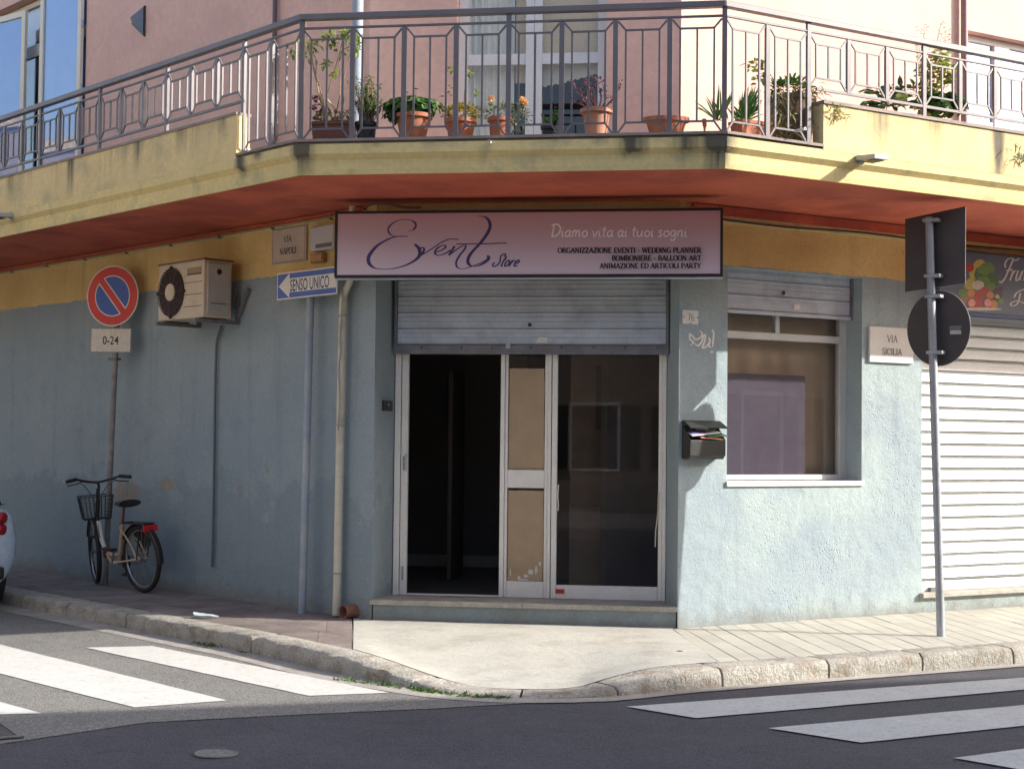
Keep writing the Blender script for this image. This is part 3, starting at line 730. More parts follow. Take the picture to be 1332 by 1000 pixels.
WD = -.20                                    # window plane
s2z = FR.px(1030, 412, WD + .06)[1]; a0 = wsl + .012; a1 = FR.px(1105, 390, WD + .06)[0]
sh2 = shutter('roller_shutter', FR, a0, a1, 3.10, s2z, WD + .06, (FR.px(1000, 389.5, WD + .06)[1] - s2z - .006) / 1.0, M['shutter'], .03, M['shutter'], 3, .010, 'short lowered shutter above the display window')
a, b = FR.px(1019.5, 381, WD + .075); MB().lathe(FR.P(a, b, WD + .071), [(.018, 0), (.018, .006), (.010, .008), (.010, .004), (0, .004)], 14, FR.n).build('keyhole', M['iron'], sh2)
a, b = FR.px(1037, 399.5, WD + .075); MB().fb(FR, a - .035, a + .035, b - .022, b + .022, WD + .0715, WD + .073).build('sticker', M['white'], sh2)
# display window
win = MB(); ws0 = wsl + .002; wf1 = FR.px(1103, 520, WD)[0]; wf0 = FR.px(1092, 520, WD)[0]
tz0 = FR.px(1020, 443, WD)[1]; tz1 = FR.px(1020, 434, WD)[1]; wb = wz0 + .028; wt = 3.09
win.fb(FR, wf0, wf1, wb, wt, WD - .06, WD).fb(FR, ws0, ws0 + .045, wb, wt, WD - .06, WD - .004)
win.fb(FR, ws0 + .046, wf0 - .001, tz0, tz1, WD - .055, WD + .004).fb(FR, ws0 + .046, wf0 - .001, wb, wb + .045, WD - .055, WD - .006)
mx = FR.px(1011.5, 424, WD)[0]; win.fb(FR, mx - .024, mx + .024, tz1 + .001, wt, WD - .05, WD)
dw = win.build('display_window', M['alu2'], bld, bevel=.003, seg=1); ORG[dw] = ORG[bld]
MB().fb(FR, ws0 + .046, wf0 - .001, wb + .046, tz0 - .001, WD - .035, WD - .029).build('pane', M['glass'], dw)
MB().fb(FR, ws0 + .046, mx - .025, tz1 + .002, wt, WD - .035, WD - .029).build('pane', M['glass'], dw)
MB().fb(FR, mx + .025, wf0 - .001, tz1 + .002, wt, WD - .035, WD - .029).build('pane', M['glass'], dw)
MB().fb(FR, wsl - .012, wsr + .012, wz0 - .02, wz0 + .022, -.3, .022).build('sill', M['white'], dw, bevel=.004)
# interior behind the display window: purple panel and tan curtain
pr_ = FR.px(1047, 560, WD - .06)[0]; pz = FR.px(1000, 487, WD - .06)[1]
MB().fb(FR, ws0, pr_, wz0 - .3, pz, WD - .075, WD - .06).build('purple_panel', M['purple'], bld)
rows = []
for k in range(61):
    t = k / 60; s = wsl - .25 + (wsr + .7 - wsl) * t; rows.append([FR.P(s, z, WD - .15 + .010 * math.sin(t * 58) + .008 * math.sin(t * 23)) for z in (wz0 - .3, 2.2, 3.3)])
MB().grid(rows).build('curtain', M['tan'], bld, smooth=True, fix=False)

# greengrocer shutter and its stone ledge
GD = -.10
ledge = fbox('shutter_ledge', FR, shl - .03, shl + 4.3, .262, .305, -.3, .05, M['step'], bevel=.005)
fbox('riser', FR, shl + .01, shl + 4.19, -.05, .262, -.32, -.006, M['wall'])
h3 = (FR.px(1266, 568, GD)[1] - FR.px(1266, 641, GD)[1]) / 4.6
h3 = (FR.px(1260, 550, GD)[1] - FR.px(1260, 738, GD)[1]) / 12.0
sh3 = shutter('roller_shutter', FR, shl + .025, shl + 4.17, 3.0, .307, GD, h3, M['white_slat'], .09, M['white_slat'], 1, .022, 'closed white shutter at the right edge')
a, b = FR.px(1211, 767, GD + .03); MB().fb(FR, a - .03, a + .03, .306, .345, GD + .023, GD + .06).build('ground_lock', M['bracket'], sh3, bevel=.004)
fbox('shutter_box', FR, shl + .002, shl + 4.19, 2.98, 3.197, -.3, GD + .04, M['shutter'])

def flat_(name, col): return mat(name, col, .8, .12, 6)
# ---------------- enclosing shell, floors, roof
A_ = FL.P(15.9, 0, -.01); B_ = FR.P(11.9, 0, -.01); PLi = FL.P(.02, 0, -.02); PRi = FR.P(.02, 0, -.02)
foot = [A_, PLi, PRi, B_]
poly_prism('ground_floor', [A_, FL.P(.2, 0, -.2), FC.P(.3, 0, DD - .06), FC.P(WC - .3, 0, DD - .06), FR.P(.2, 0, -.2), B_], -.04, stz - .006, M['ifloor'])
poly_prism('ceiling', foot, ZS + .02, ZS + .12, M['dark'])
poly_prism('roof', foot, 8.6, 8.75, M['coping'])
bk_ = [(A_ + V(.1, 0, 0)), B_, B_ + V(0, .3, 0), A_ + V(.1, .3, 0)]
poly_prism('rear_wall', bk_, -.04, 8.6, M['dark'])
fbox('end_wall', FL, 15.7, 16.0, -.04, 8.6, -4, -.31, M['facing']); fbox('end_wall', FR, 11.7, 12.0, -.04, 8.6, -4, -.33, M['facing'])
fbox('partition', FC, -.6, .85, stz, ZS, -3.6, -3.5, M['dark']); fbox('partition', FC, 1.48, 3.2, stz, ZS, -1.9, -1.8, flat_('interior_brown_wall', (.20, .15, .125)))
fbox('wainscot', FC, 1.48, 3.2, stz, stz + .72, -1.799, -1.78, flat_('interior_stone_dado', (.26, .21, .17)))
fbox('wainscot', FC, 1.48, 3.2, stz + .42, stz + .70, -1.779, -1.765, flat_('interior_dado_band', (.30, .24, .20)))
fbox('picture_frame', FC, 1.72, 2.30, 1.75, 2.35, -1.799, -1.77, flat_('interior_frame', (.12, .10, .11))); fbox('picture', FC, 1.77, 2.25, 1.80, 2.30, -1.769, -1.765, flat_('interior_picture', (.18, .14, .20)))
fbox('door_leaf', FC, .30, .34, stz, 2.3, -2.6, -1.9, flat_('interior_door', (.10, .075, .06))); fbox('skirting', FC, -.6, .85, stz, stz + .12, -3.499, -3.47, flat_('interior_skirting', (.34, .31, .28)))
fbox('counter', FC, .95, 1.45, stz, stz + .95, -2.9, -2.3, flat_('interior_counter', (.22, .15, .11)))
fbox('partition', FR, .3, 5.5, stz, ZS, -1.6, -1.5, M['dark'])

# ---------------- balcony
BLc = onz(388, 228, ZS); BRc = onz(943, 219, ZS)
GL = Frame(BLc, AL, 1); GR = Frame(BRc, AR, -1); GC = Frame(BLc, math.atan2(BRc.y - BLc.y, BRc.x - BLc.x), -1); WB = (BRc - BLc).length
zt = .5 * (GC.px(388, 181, .03)[1] + GC.px(943, 175, .03)[1])      # top of the slab / coping at the middle
zm = .5 * (GC.px(400, 201, .03)[1] + GC.px(930, 194.5, .03)[1])    # moulding line
def miter(d):
    """corner points of the balcony outline moved d outwards"""
    def isect(F, d1, G, d2):
        a = F.P(0, 0, d1); b = G.P(0, 0, d2); c = F.u.x * G.u.y - F.u.y * G.u.x
        t = ((b.x - a.x) * G.u.y - (b.y - a.y) * G.u.x) / c; q = a + F.u * t; return V(q.x, q.y, 0)
    return isect(GL, d, GC, d), isect(GC, d, GR, d)
def ring(d, z):
    l, r = miter(d); return [GL.P(15, z, d), V(l.x, l.y, z), V(r.x, r.y, z), GR.P(11, z, d)]
prof = [(-.02, ZS + .012), (-.02, ZS), (0.0, ZS), (.006, ZS + .035), (.006, zm - .03), (.045, zm + .01), (.045, zt - .03)]
rows = [ring(d, z) for d, z in prof]
MB().grid(rows).build('balcony_fascia', M['fascia_low'], bld)
# soffit (underside) as one sheet just above the lower lip, floor slab above
so_pts = ring(-.015, 0) + [FR.P(12, 0, -.05), FR.P(0, 0, -.05), FL.P(0, 0, -.05), FL.P(16, 0, -.05)]
MB().prism([V(q.x, q.y, ZS + .010) for q in so_pts], (0, 0, zt - ZS - .045)).build('balcony_slab', M['soffit'], bld)
so2 = ring(.03, 0) + [FR.P(12, 0, -.05), FR.P(0, 0, -.05), FL.P(0, 0, -.05), FL.P(16, 0, -.05)]
MB().prism([V(q.x, q.y, zt - .032) for q in so2], (0, 0, .032)).build('balcony_floor', M['coping'], bld)
r1, r0 = ring(.055, 0), ring(-.12, 0)
for i, (a, b) in enumerate(((0, 1), (1, 2), (2, 3))):
    q4 = [r1[a], r1[b], r0[b], r0[a]]
    if i == 0: e_ = GL.px(308, 170, .045)[0]; q4[0], q4[3] = GL.P(e_ + .0, 0, .055), GL.P(e_, 0, -.12)
    if i == 2: e_ = GR.px(1071, 160, .045)[0]; q4[1], q4[2] = GR.P(e_, 0, .055), GR.P(e_, 0, -.12)
    MB().prism([V(q.x, q.y, zt - .012) for q in q4], (0, 0, .020)).build('coping', M['coping'], bld)
# wall moulding below the soffit
fbox('cornice', FL, .15, 15.9, ZS - .028, ZS + .0, .0005, .028, M['soffit']); fbox('cornice', FL, .12, 15.9, ZS - .062, ZS - .03, .0005, .018, M['fascia_low'])
fbox('cornice', FR, .12, 11.9, ZS - .075, ZS + .0, .0005, .03, M['soffit']); fbox('cornice', FR, .12, 11.9, ZS - .13, ZS - .077, .0005, .022, M['fascia_low'])
# raised parapets on both sides
def zpx(F, x, y, d): return F.px(x, y, d)[1]
pl_s = GL.px(308, 170, .045)[0]; pr_s = GR.px(1071, 160, .045)[0]
zpl = .5 * (zpx(GL, 308, 146, .045) + zpx(GL, 0, 231, .045)); zpr = .5 * (zpx(GR, 1071, 137, .045) + zpx(GR, 1332, 180, .045))
ZP = .5 * (zpl + zpr)
fbox('parapet', GL, pl_s, 15, zt - .035, ZP, -.075, .047, M['fascia']); fbox('parapet', GR, pr_s, 11, zt - .035, ZP, -.075, .047, M['fascia'])
fbox('coping', GL, pl_s - .005, 15, ZP + .0005, ZP + .022, -.085, .057, M['coping']); fbox('coping', GR, pr_s - .005, 11, ZP + .0005, ZP + .026, -.085, .06, M['coping'])
print('zt', zt, 'zm', zm, 'ZP', zpl, zpr, 'stz', stz)

# ---------------- railing
rl, rr = miter(-.02)
HL = Frame(rl, AL, 1); HR = Frame(rr, AR, -1); HC = Frame(rl, math.atan2(rr.y - rl.y, rr.x - rl.x), -1); WH = (rr - rl).length
zh1 = .5 * (HC.px(404, 17, 0)[1] + HC.px(943, 4, 0)[1]); zh0 = zh1 - .046
zr = .5 * (HC.px(404, 34.5, 0)[1] + HC.px(943, 24, 0)[1])
zb = zt + .010
zf1 = zr - .085; zf0 = zb + .085                                       # inner frame top and bottom (middle section)
zlow = ZP + .12; zg0 = zlow + .085; 
print('rail', zh1, zr, zb)
def line_on(F, sa, sb, z, w, h, mb, d=0): mb.fb(F, sa, sb, z - h / 2, z + h / 2, d - w / 2, d + w / 2)
rb = MB()
for F, L_, sg in ((HL, 14.5, 0), (HC, WH, 0), (HR, 10.5, 0)):
    pass
def rail_path(z, w, h, mb, ends=(14.5, 10.5), cuts=None):
    def rr_(d):
        def isect(F, G):
            a = F.P(0, 0, d); b = G.P(0, 0, d); c = F.u.x * G.u.y - F.u.y * G.u.x; t = ((b.x - a.x) * G.u.y - (b.y - a.y) * G.u.x) / c; return a + F.u * t
        return [HL.P(ends[0], 0, d), isect(HL, HC), isect(HC, HR), HR.P(ends[1], 0, d)]
    o_, i_ = rr_(w / 2), rr_(-w / 2)
    for k in range(3):
        q = [V(p.x, p.y, z - h / 2) for p in (o_[k], o_[k + 1], i_[k + 1], i_[k])]
        mb.prism(q, (0, 0, h))
rail_path((zh0 + zh1) / 2, .06, zh1 - zh0, rb)
rail_path(zr, .018, .018, rb)
hr_ = rb.build('balcony_railing', M['rail'], bld, bevel=.004, seg=1); ORG[hr_] = ORG[bld]
# lower rails above the parapets
lr = MB(); line_on(HL, pl_s - .02, 14.5, zlow, .02, .02, lr); lr.build('lower_rail', M['rail'], hr_)
lr = MB(); line_on(HR, pr_s - .02, 10.5, zlow, .02, .02, lr); lr.build('lower_rail', M['rail'], hr_)
PITCH = WH / 8
proto = {}
def post(F, s, z0, z1, wide=.042, name='post'):
    MB().fb(F, s - wide / 2, s + wide / 2, z0, z1, -.012, .012).build(name, M['rail'], hr_)
def bay(F, s0, s1, ztop, zbot, fz1, fz0, key):
    """thin bars of one bay: a frame with three uprights and four diagonals running to the posts"""
    pos = F.P(s0, 0, 0)
    if key not in proto:
        w_ = s1 - s0; t = .0135; mb = MB(); a = w_ * .19; b = w_ * .81; c = w_ * .5
        P_ = lambda s, z: F.u * s + V(0, 0, z)
        for s in (a, c, b): mb.bar(P_(s, fz0), P_(s, fz1), t, .014, F.u)
        for z in (fz0, fz1): mb.bar(P_(a, z), P_(b, z), t, .014, (0, 0, 1))
        for s_a, s_b in ((a, .02), (b, w_ - .02)):
            mb.bar(P_(s_a, fz1), P_(s_b, ztop), t, .012, F.u); mb.bar(P_(s_a, fz0), P_(s_b, zbot), t, .012, F.u)
        o = mb.build('baluster_frame', M['rail'], hr_, local=True); o.location = pos - ORG[hr_]; proto[key] = o
    else: inst(proto[key], 'baluster_frame', hr_, pos - ORG[hr_])
for i in range(9):
    tall = i in (0, 4, 8)
    post(HC, i * PITCH, zb, zh0 if tall else zr - .011, .036)
    if i < 8: bay(HC, i * PITCH, (i + 1) * PITCH, zr - .02, zb + .01, zf1, zf0, 'c')
def side(F, smid, send, key):
    s = 0; k = 0
    while s < send:
        mid = s + PITCH < smid + .15
        if mid: bay(F, s, s + PITCH, zr - .02, zb + .01, zf1, zf0, key + 'm')
        else: bay(F, s, s + PITCH, zr - .02, zlow + .015, zf1, zg0, key + 's')
        s += PITCH; k += 1
        low = s < smid + .15
        post(F, s, zb if low else (ZP + .02 if k % 3 == 2 else zlow), zh0 if k % 3 == 2 else zr - .011, .036 if low else .034)
side(HL, pl_s, 13.8, 'l'); side(HR, pr_s, 10, 'r')

# ---------------- upper walls
XU = FC.px(480, 120, 0)[0]                                           # left upper corner
UL = Frame(FC.P(XU, 0, 0), AL, 1)
zU0 = zt; zU1 = 8.6
# French window in the middle, window on the right, double window on the left
f0 = FC.px(594, 60)[0]; f1 = FC.px(789, 60)[0]
r0_ = FR.px(1257, 90)[0]; r1_ = r0_ + 1.75; rzt = FR.px(1257, 39)[1]
l0_ = UL.px(112, 60)[0]; l1_ = UL.px(-12, 120)[0]; lzt = UL.px(60, 3)[1]; lz_ = lzt
wall_holes('upper_wall', FC, XU, WC, zU0 - .1, zU1, [(f0, f1, zU0 - .05, 6.3)], .3, M['pink'])
wall_holes('upper_wall', FR, 0, 12, zU0 - .1, zU1, [(r0_, r1_, zU0 - .05, rzt)], .3, M['pink'])
wall_holes('upper_wall', UL, 0, 15.7, zU0 - .1, zU1, [(l0_, l1_, zU0 - .05, lzt + .15)], .3, M['pink'])
print('upper', f0, f1, r0_, rzt, l0_, l1_, lzt)
def fw(name, F, s0, s1, z0, z1, d, st, mt, transoms=(), mull=(), label=None):
    mb = MB(); mb.fb(F, s0, s0 + st, z0, z1, d - .05, d); mb.fb(F, s1 - st, s1, z0, z1, d - .05, d)
    mb.fb(F, s0 + st, s1 - st, z1 - st, z1, d - .048, d - .002); mb.fb(F, s0 + st, s1 - st, z0, z0 + st * 1.4, d - .048, d - .002)
    for a, b in mull: mb.fb(F, a, b, z0 + st * 1.4, z1 - st, d - .05, d + .008)
    es = sorted([s0 + st, s1 - st] + [x for ab in mull for x in ab]); cells = list(zip(es[::2], es[1::2]))
    for (a, b) in cells:
        for c, e in transoms: mb.fb(F, a + .001, b - .001, c, e, d - .046, d - .004)
    o = mb.build(name, mt, bld, bevel=.003, seg=1); ORG[o] = ORG[bld]
    if label: o['label'] = label
    zz = sorted([z0 + st * 1.4, z1 - st] + [x for ab in transoms for x in ab])
    for (a, b) in cells:
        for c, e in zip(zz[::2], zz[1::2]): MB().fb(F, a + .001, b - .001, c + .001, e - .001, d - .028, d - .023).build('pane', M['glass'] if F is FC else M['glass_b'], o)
    return o
UD = -.10
u = lambda x: FC.px(x, 80, UD)[0]
t1 = FC.px(700, 69.5, UD)[1]; t0 = FC.px(700, 83.5, UD)[1]
w1 = fw('balcony_door', FC, f0 + .004, f1 - .004, zt + .008, 6.29, UD, .075, M['winframe_w'], [(t0, t1)], [(u(684), u(694.5)), (u(695), u(705))], 'white framed balcony door above the shop sign')
rows = []
for k in range(91):
    t = k / 90; s = f0 + .05 + (u(667) - f0 - .05) * t; rows.append([FC.P(s, z, UD - .12 + .018 * math.sin(t * 46) + .01 * math.sin(t * 17 + 1)) for z in (zt, 5.2, 6.3)])
MB().grid(rows).build('curtain', M['curtain'], bld, smooth=True, fix=False)
fbox('rolled_blind', FC, u(703), f1 - .02, t1 + .01, 6.25, UD - .09, UD - .075, M['blinds'])
# scalloped lace valance
pts = [FC.P(u(704), t0 + .02, UD - .1)]; n = 34
for k in range(n + 1):
    t = k / n; s = u(704) + (f1 - .06 - u(704)) * t
    pts.append(FC.P(s, t0 - .16 + .11 * t ** 1.2 - .018 * abs(math.sin(t * math.pi * 9)), UD - .1))
pts.append(FC.P(f1 - .06, t0 + .02, UD - .1))
MB().prism(pts, FC.n * -.003).build('valance', M['lace'], bld)
fbox('rolled_blind', FC, u(668), u(683), t1 - .22, 6.25, UD - .14, UD - .125, M['blinds'])
w2 = fw('balcony_door', FR, r0_ + .004, r1_ - .004, zt + .008, rzt - .004, UD, .06, M['winframe_w'], [(4.62, 4.70)], [(FR.px(1293, 90, UD)[0], FR.px(1312, 90, UD)[0])], 'white framed balcony door with a painted blue sky reflection at the right edge')
fbox('sky_reflection_panel', FR, r0_, r1_, zt, rzt, UD - .07, UD - .06, M['sky_refl'])  # blue sheet right behind the panes, painting in the reflected sky
# left double window with leaves
ld = -.12
mL = [(UL.px(82, 60, ld)[0], UL.px(72, 60, ld)[0])]
w3 = fw('balcony_door', UL, l0_ + .004, l1_ - .004, zt + .008, lzt + .14, ld, .06, M['winframe'], [(UL.px(57, 66, ld)[1] - .03, UL.px(57, 56, ld)[1] + .02)], [], 'cream framed balcony door at the left edge with open leaves')
fbox('sky_reflection_panel', UL, l0_ + .02, l0_ + (l1_ - l0_) * .33, zt, lzt + .1, ld - .16, ld - .15, M['sky_refl'])  # blue sheet painting a sky reflection into part of the left door
fbox('rolled_blind', UL, l0_ + (l1_ - l0_) * .34, l1_ - .02, UL.px(60, 45, ld)[1], lzt + .14, ld - .09, ld - .08, M['blinds'])
def leaf(F, hinge_s, ang, wd, z0, z1, mt, label):
    """an opened leaf turning on a hinge line"""
    a = math.atan2(F.u.y, F.u.x); G = Frame(F.P(hinge_s, 0, .02), a + ang, 1)
    mb = MB(); st_ = .07
    mb.fb(G, 0, st_, z0, z1, 0, .04).fb(G, wd - st_, wd, z0, z1, 0, .04).fb(G, st_, wd - st_, z1 - st_, z1, .002, .038).fb(G, st_, wd - st_, z0, z0 + .1, .002, .038)
    o = mb.build('window_leaf', mt, bld, bevel=.003, seg=1, label=label); ORG[o] = ORG[bld]
    zq = z0 + (z1 - z0) * .24
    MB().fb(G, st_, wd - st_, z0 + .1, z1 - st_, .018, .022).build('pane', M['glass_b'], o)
    MB().fb(G, st_ + .002, wd - st_ - .002, z0 + .102, z1 - st_ - .002, .004, .008).build('sky_reflection_film', M['sky_refl'], o)  # sky reflection painted as a blue sheet behind the leaf's pane
    for hz in (.25, .55, .8): MB().tube([G.P(-.006, z0 + (z1 - z0) * hz - .04, .02), G.P(-.006, z0 + (z1 - z0) * hz + .04, .02)], .014, 8).build('hinge', M['steel'], o)
    return o
wl = UL.px(46, 60, .02)[0] ; lw = UL.px(4, 100, .02)[0] - UL.px(45, 60, .02)[0]
leaf(UL, l0_ + (l1_ - l0_) * .58, R(10), min(lw, .8), zt + .03, lzt - .02, M['winframe'], 'outer leaf swung outwards over the balcony')
leaf(UL, l0_ + .02, R(4), (l1_ - l0_) * .36, zt + .03, lzt + .12, M['winframe'], 'leaf with blue sky reflection painted behind its glass, nearest the pink wall')

# ================================================================== LETTERING (flat print, drawn as thin meshes)
class Pen:
    """flat strokes on a plane: maps (a, b) to the world; every stroke lies a hair above the last"""
    def __init__(s, fn, nrm): s.fn = fn; s.n = nrm; s.mb = MB(); s.k = 0
    def stroke(s, pts, wd, smooth=0, call=0.0, taper=.0):
        P_ = [Vector((a, b, 0)) for a, b in pts]
        if smooth: P_ = catmull(P_, smooth)
        s.k += 1; lift = s.n * (.00012 * s.k); n = len(P_); rows = [[], []]
        for i, q in enumerate(P_):
            t = (P_[min(i + 1, n - 1)] - P_[max(i - 1, 0)]); t = t.normalized() if t.length > 1e-9 else V(1, 0, 0)
            w_ = wd * ((1 - call) + call * min(1, abs(t.y) ** 1.5 * 1.25 if call else 1)) if call else wd
            if taper: w_ *= min(1, .25 + min(i, n - 1 - i) / (n * taper))
            nn = V(-t.y, t.x, 0) * w_ / 2; rows[0].append(s.fn(q.x + nn.x, q.y + nn.y) + lift); rows[1].append(s.fn(q.x - nn.x, q.y - nn.y) + lift)
        s.mb.grid(rows)
    def poly(s, pts): s.k += 1; s.mb.add([s.fn(a, b) + s.n * (.00012 * s.k) for a, b in pts], [list(range(len(pts)))])
    def build(s, name, mt, parent, **k):
        if name == 'lettering': k['kind'] = 'stuff'
        return s.mb.build(name, mt, parent, fix=False, **k)
def arcp(cx, cy, rx, ry, a0, a1, n=12): return [(cx + rx * math.cos(R(a0 + (a1 - a0) * i / n)), cy + ry * math.sin(R(a0 + (a1 - a0) * i / n))) for i in range(n + 1)]
# roman capitals: width, strokes (weight, points), serif feet
SER = {
 'A': (.74, [('t', [(.06, 0), (.37, 1)]), ('T', [(.37, 1), (.66, 0)]), ('t', [(.17, .34), (.56, .34)])], [(.06, 0), (.66, 0)]),
 'B': (.64, [('T', [(.14, 0), (.14, 1)]), ('t', [(.14, .98), (.30, .98)]), ('m', arcp(.30, .75, .20, .23, 90, -90)), ('t', [(.14, .52), (.32, .52)]), ('m', arcp(.32, .27, .25, .25, 90, -90)), ('t', [(.14, .02), (.32, .02)])], []),
 'C': (.68, [('m', arcp(.38, .5, .30, .49, 45, 315, 18)), ('t', [(.60, .98), (.60, .72)])], []),
 'D': (.74, [('T', [(.14, 0), (.14, 1)]), ('t', [(.14, .98), (.32, .98)]), ('m', arcp(.32, .5, .35, .48, 90, -90, 16)), ('t', [(.14, .02), (.32, .02)])], []),
 'E': (.62, [('T', [(.14, 0), (.14, 1)]), ('t', [(.14, .98), (.54, .98), (.54, .82)]), ('t', [(.14, .51), (.44, .51)]), ('t', [(.14, .02), (.56, .02), (.56, .20)])], []),
 'F': (.58, [('T', [(.14, 0), (.14, 1)]), ('t', [(.14, .98), (.54, .98), (.54, .82)]), ('t', [(.14, .51), (.44, .51)])], [(.14, 0)]),
 'G': (.74, [('m', arcp(.40, .5, .32, .49, 45, 320, 18)), ('T', [(.62, .06), (.62, .40)]), ('t', [(.48, .42), (.70, .42)])], []),
 'I': (.34, [('T', [(.17, 0), (.17, 1)])], [(.17, 0), (.17, 1)]),
 'L': (.60, [('T', [(.14, 0), (.14, 1)]), ('t', [(.14, .02), (.54, .02), (.54, .24)])], [(.14, 1)]),
 'M': (.90, [('t', [(.14, 0), (.14, 1)]), ('T', [(.14, 1), (.44, .05)]), ('t', [(.44, .05), (.74, 1)]), ('T', [(.76, 0), (.76, 1)])], [(.14, 0), (.76, 0), (.10, 1), (.80, 1)]),
 'N': (.76, [('t', [(.12, 0), (.12, 1)]), ('T', [(.12, 1), (.62, 0)]), ('t', [(.62, 0), (.62, 1)])], [(.12, 0), (.62, 1), (.08, 1)]),
 'O': (.76, [('m', arcp(.38, .5, .31, .49, 90, 450, 22))], []),
 'P': (.60, [('T', [(.14, 0), (.14, 1)]), ('t', [(.14, .98), (.30, .98)]), ('m', arcp(.30, .73, .23, .25, 90, -90)), ('t', [(.30, .48), (.14, .48)])], [(.14, 0)]),
 'R': (.70, [('T', [(.14, 0), (.14, 1)]), ('t', [(.14, .98), (.30, .98)]), ('m', arcp(.30, .74, .22, .24, 90, -90)), ('t', [(.30, .50), (.14, .50)]), ('T', [(.34, .50), (.62, 0)])], [(.14, 0), (.62, 0)]),
 'S': (.56, [('m', [(.46, .84), (.40, .96), (.26, .99), (.11, .88), (.13, .68), (.30, .54), (.45, .38), (.46, .16), (.30, .01), (.14, .05), (.07, .22)])], []),
 'T': (.66, [('T', [(.33, 0), (.33, 1)]), ('t', [(.07, .80), (.07, .98), (.59, .98), (.59, .80)])], [(.33, 0)]),
 'U': (.74, [('T', [(.15, 1), (.15, .3)] + arcp(.37, .28, .22, .27, 180, 300, 8)), ('t', arcp(.37, .28, .22, .27, 300, 360, 5) + [(.60, 1)])], [(.15, 1), (.60, 1)]),
 'V': (.70, [('T', [(.06, 1), (.36, 0)]), ('t', [(.36, 0), (.64, 1)])], [(.06, 1), (.64, 1)]),
 'W': (.98, [('T', [(.06, 1), (.30, 0)]), ('t', [(.30, 0), (.50, .9)]), ('T', [(.48, 1), (.72, 0)]), ('t', [(.72, 0), (.92, 1)])], [(.06, 1), (.48, 1), (.92, 1)]),
 'Y': (.70, [('T', [(.06, 1), (.34, .45)]), ('t', [(.62, 1), (.34, .45)]), ('T', [(.34, 0), (.34, .45)])], [(.06, 1), (.62, 1), (.34, 0)]),
 'Z': (.64, [('t', [(.08, .8), (.08, .98), (.55, .98)]), ('T', [(.55, .98), (.08, .02)]), ('t', [(.08, .02), (.57, .02), (.57, .22)])], []),
 '-': (.42, [('t', [(.06, .38), (.34, .38)])], []), ' ': (.34, [], []),
 '7': (.58, [('t', [(.08, .78), (.08, .96), (.52, .96)]), ('T', [(.52, .96), (.34, .5), (.26, 0)])], []),
 '6': (.60, [('m', [(.50, .96), (.30, .84), (.14, .58), (.09, .30), (.18, .06), (.32, 0), (.48, .08), (.52, .30), (.44, .50), (.30, .55), (.14, .44)])], []),
}
def serif(pen, txt, x, y, h, align='l', wf=1.0, heavy=1.0):
    tot = sum(SER[c][0] for c in txt) * h * wf
    if align == 'r': x -= tot
    if align == 'c': x -= tot / 2
    for c in txt:
        w_, st_, fe = SER[c]
        for k, pts in st_:
            ww = {'T': .155, 't': .095, 'm': .14}[k] * h * heavy; P_ = [(x + a * h * wf, y + b * h) for a, b in pts]
            if k == 'm': pen.stroke(P_, ww, 3 if c in 'S6' else 0, call=.6)
            else: pen.stroke(P_, ww)
        for a, b in fe: pen.stroke([(x + (a - .12) * h * wf, y + (b * .97 + .015) * h), (x + (a + .12) * h * wf, y + (b * .97 + .015) * h)], .05 * h * heavy)
        x += w_ * h * wf
# running hand: width, strokes; x-height .5
HAND = {
 'D': (.78, [[(.20, .95), (.17, .5), (.14, .02)], [(.02, .88), (.25, .99), (.52, .92), (.68, .65), (.62, .30), (.38, .05), (.10, .02)]]),
 'i': (.24, [[(.08, .48), (.06, .2), (.10, .02), (.20, .06)], [(.10, .66), (.115, .70)]]),
 'a': (.50, [[(.38, .42), (.24, .50), (.08, .36), (.05, .14), (.16, .01), (.30, .12), (.38, .40)], [(.39, .48), (.35, .2), (.38, .03), (.48, .06)]]),
 'm': (.70, [[(.06, .48), (.06, .02)], [(.06, .28), (.18, .48), (.28, .44), (.28, .02)], [(.29, .28), (.42, .48), (.53, .42), (.54, .05), (.64, .05)]]),
 'o': (.48, [[(.24, .48), (.08, .36), (.06, .14), (.20, .01), (.36, .10), (.38, .34), (.26, .48), (.18, .44)]]),
 'v': (.44, [[(.04, .48), (.16, .03), (.22, .06), (.38, .48)]]),
 't': (.36, [[(.17, .80), (.13, .3), (.17, .04), (.28, .05)], [(.02, .54), (.32, .55)]]),
 'u': (.52, [[(.05, .48), (.05, .14), (.16, .01), (.30, .12), (.37, .46)], [(.38, .48), (.36, .12), (.46, .04)]]),
 's': (.38, [[(.30, .44), (.18, .50), (.07, .38), (.18, .26), (.28, .14), (.18, .01), (.04, .06)]]),
 'g': (.50, [[(.36, .40), (.22, .49), (.07, .36), (.06, .14), (.18, .04), (.32, .16), (.38, .46)], [(.39, .48), (.38, -.10), (.28, -.28), (.12, -.26), (.10, -.16)]]),
 'n': (.50, [[(.06, .48), (.06, .02)], [(.06, .28), (.20, .48), (.34, .42), (.34, .06), (.44, .05)]]),
 'r': (.40, [[(.08, .48), (.06, .02)], [(.07, .26), (.18, .44), (.34, .47)]]),
 'e': (.44, [[(.07, .26), (.32, .30), (.34, .42), (.22, .50), (.08, .38), (.06, .14), (.18, .01), (.38, .10)]]),
 'S': (.62, [[(.58, .78), (.62, .92), (.46, 1.0), (.26, .86), (.30, .64), (.44, .42), (.40, .16), (.20, .0), (.0, .04), (-.08, .18), (.02, .30)]]),
 'F': (.62, [[(.06, .62), (-.08, .78), (.0, .98), (.30, 1.04), (.60, .94), (.86, 1.04)], [(.42, .97), (.34, .5), (.24, .10), (.08, -.08), (-.08, .0)], [(.14, .50), (.40, .46), (.60, .56)]]),
 ' ': (.26, []),
}
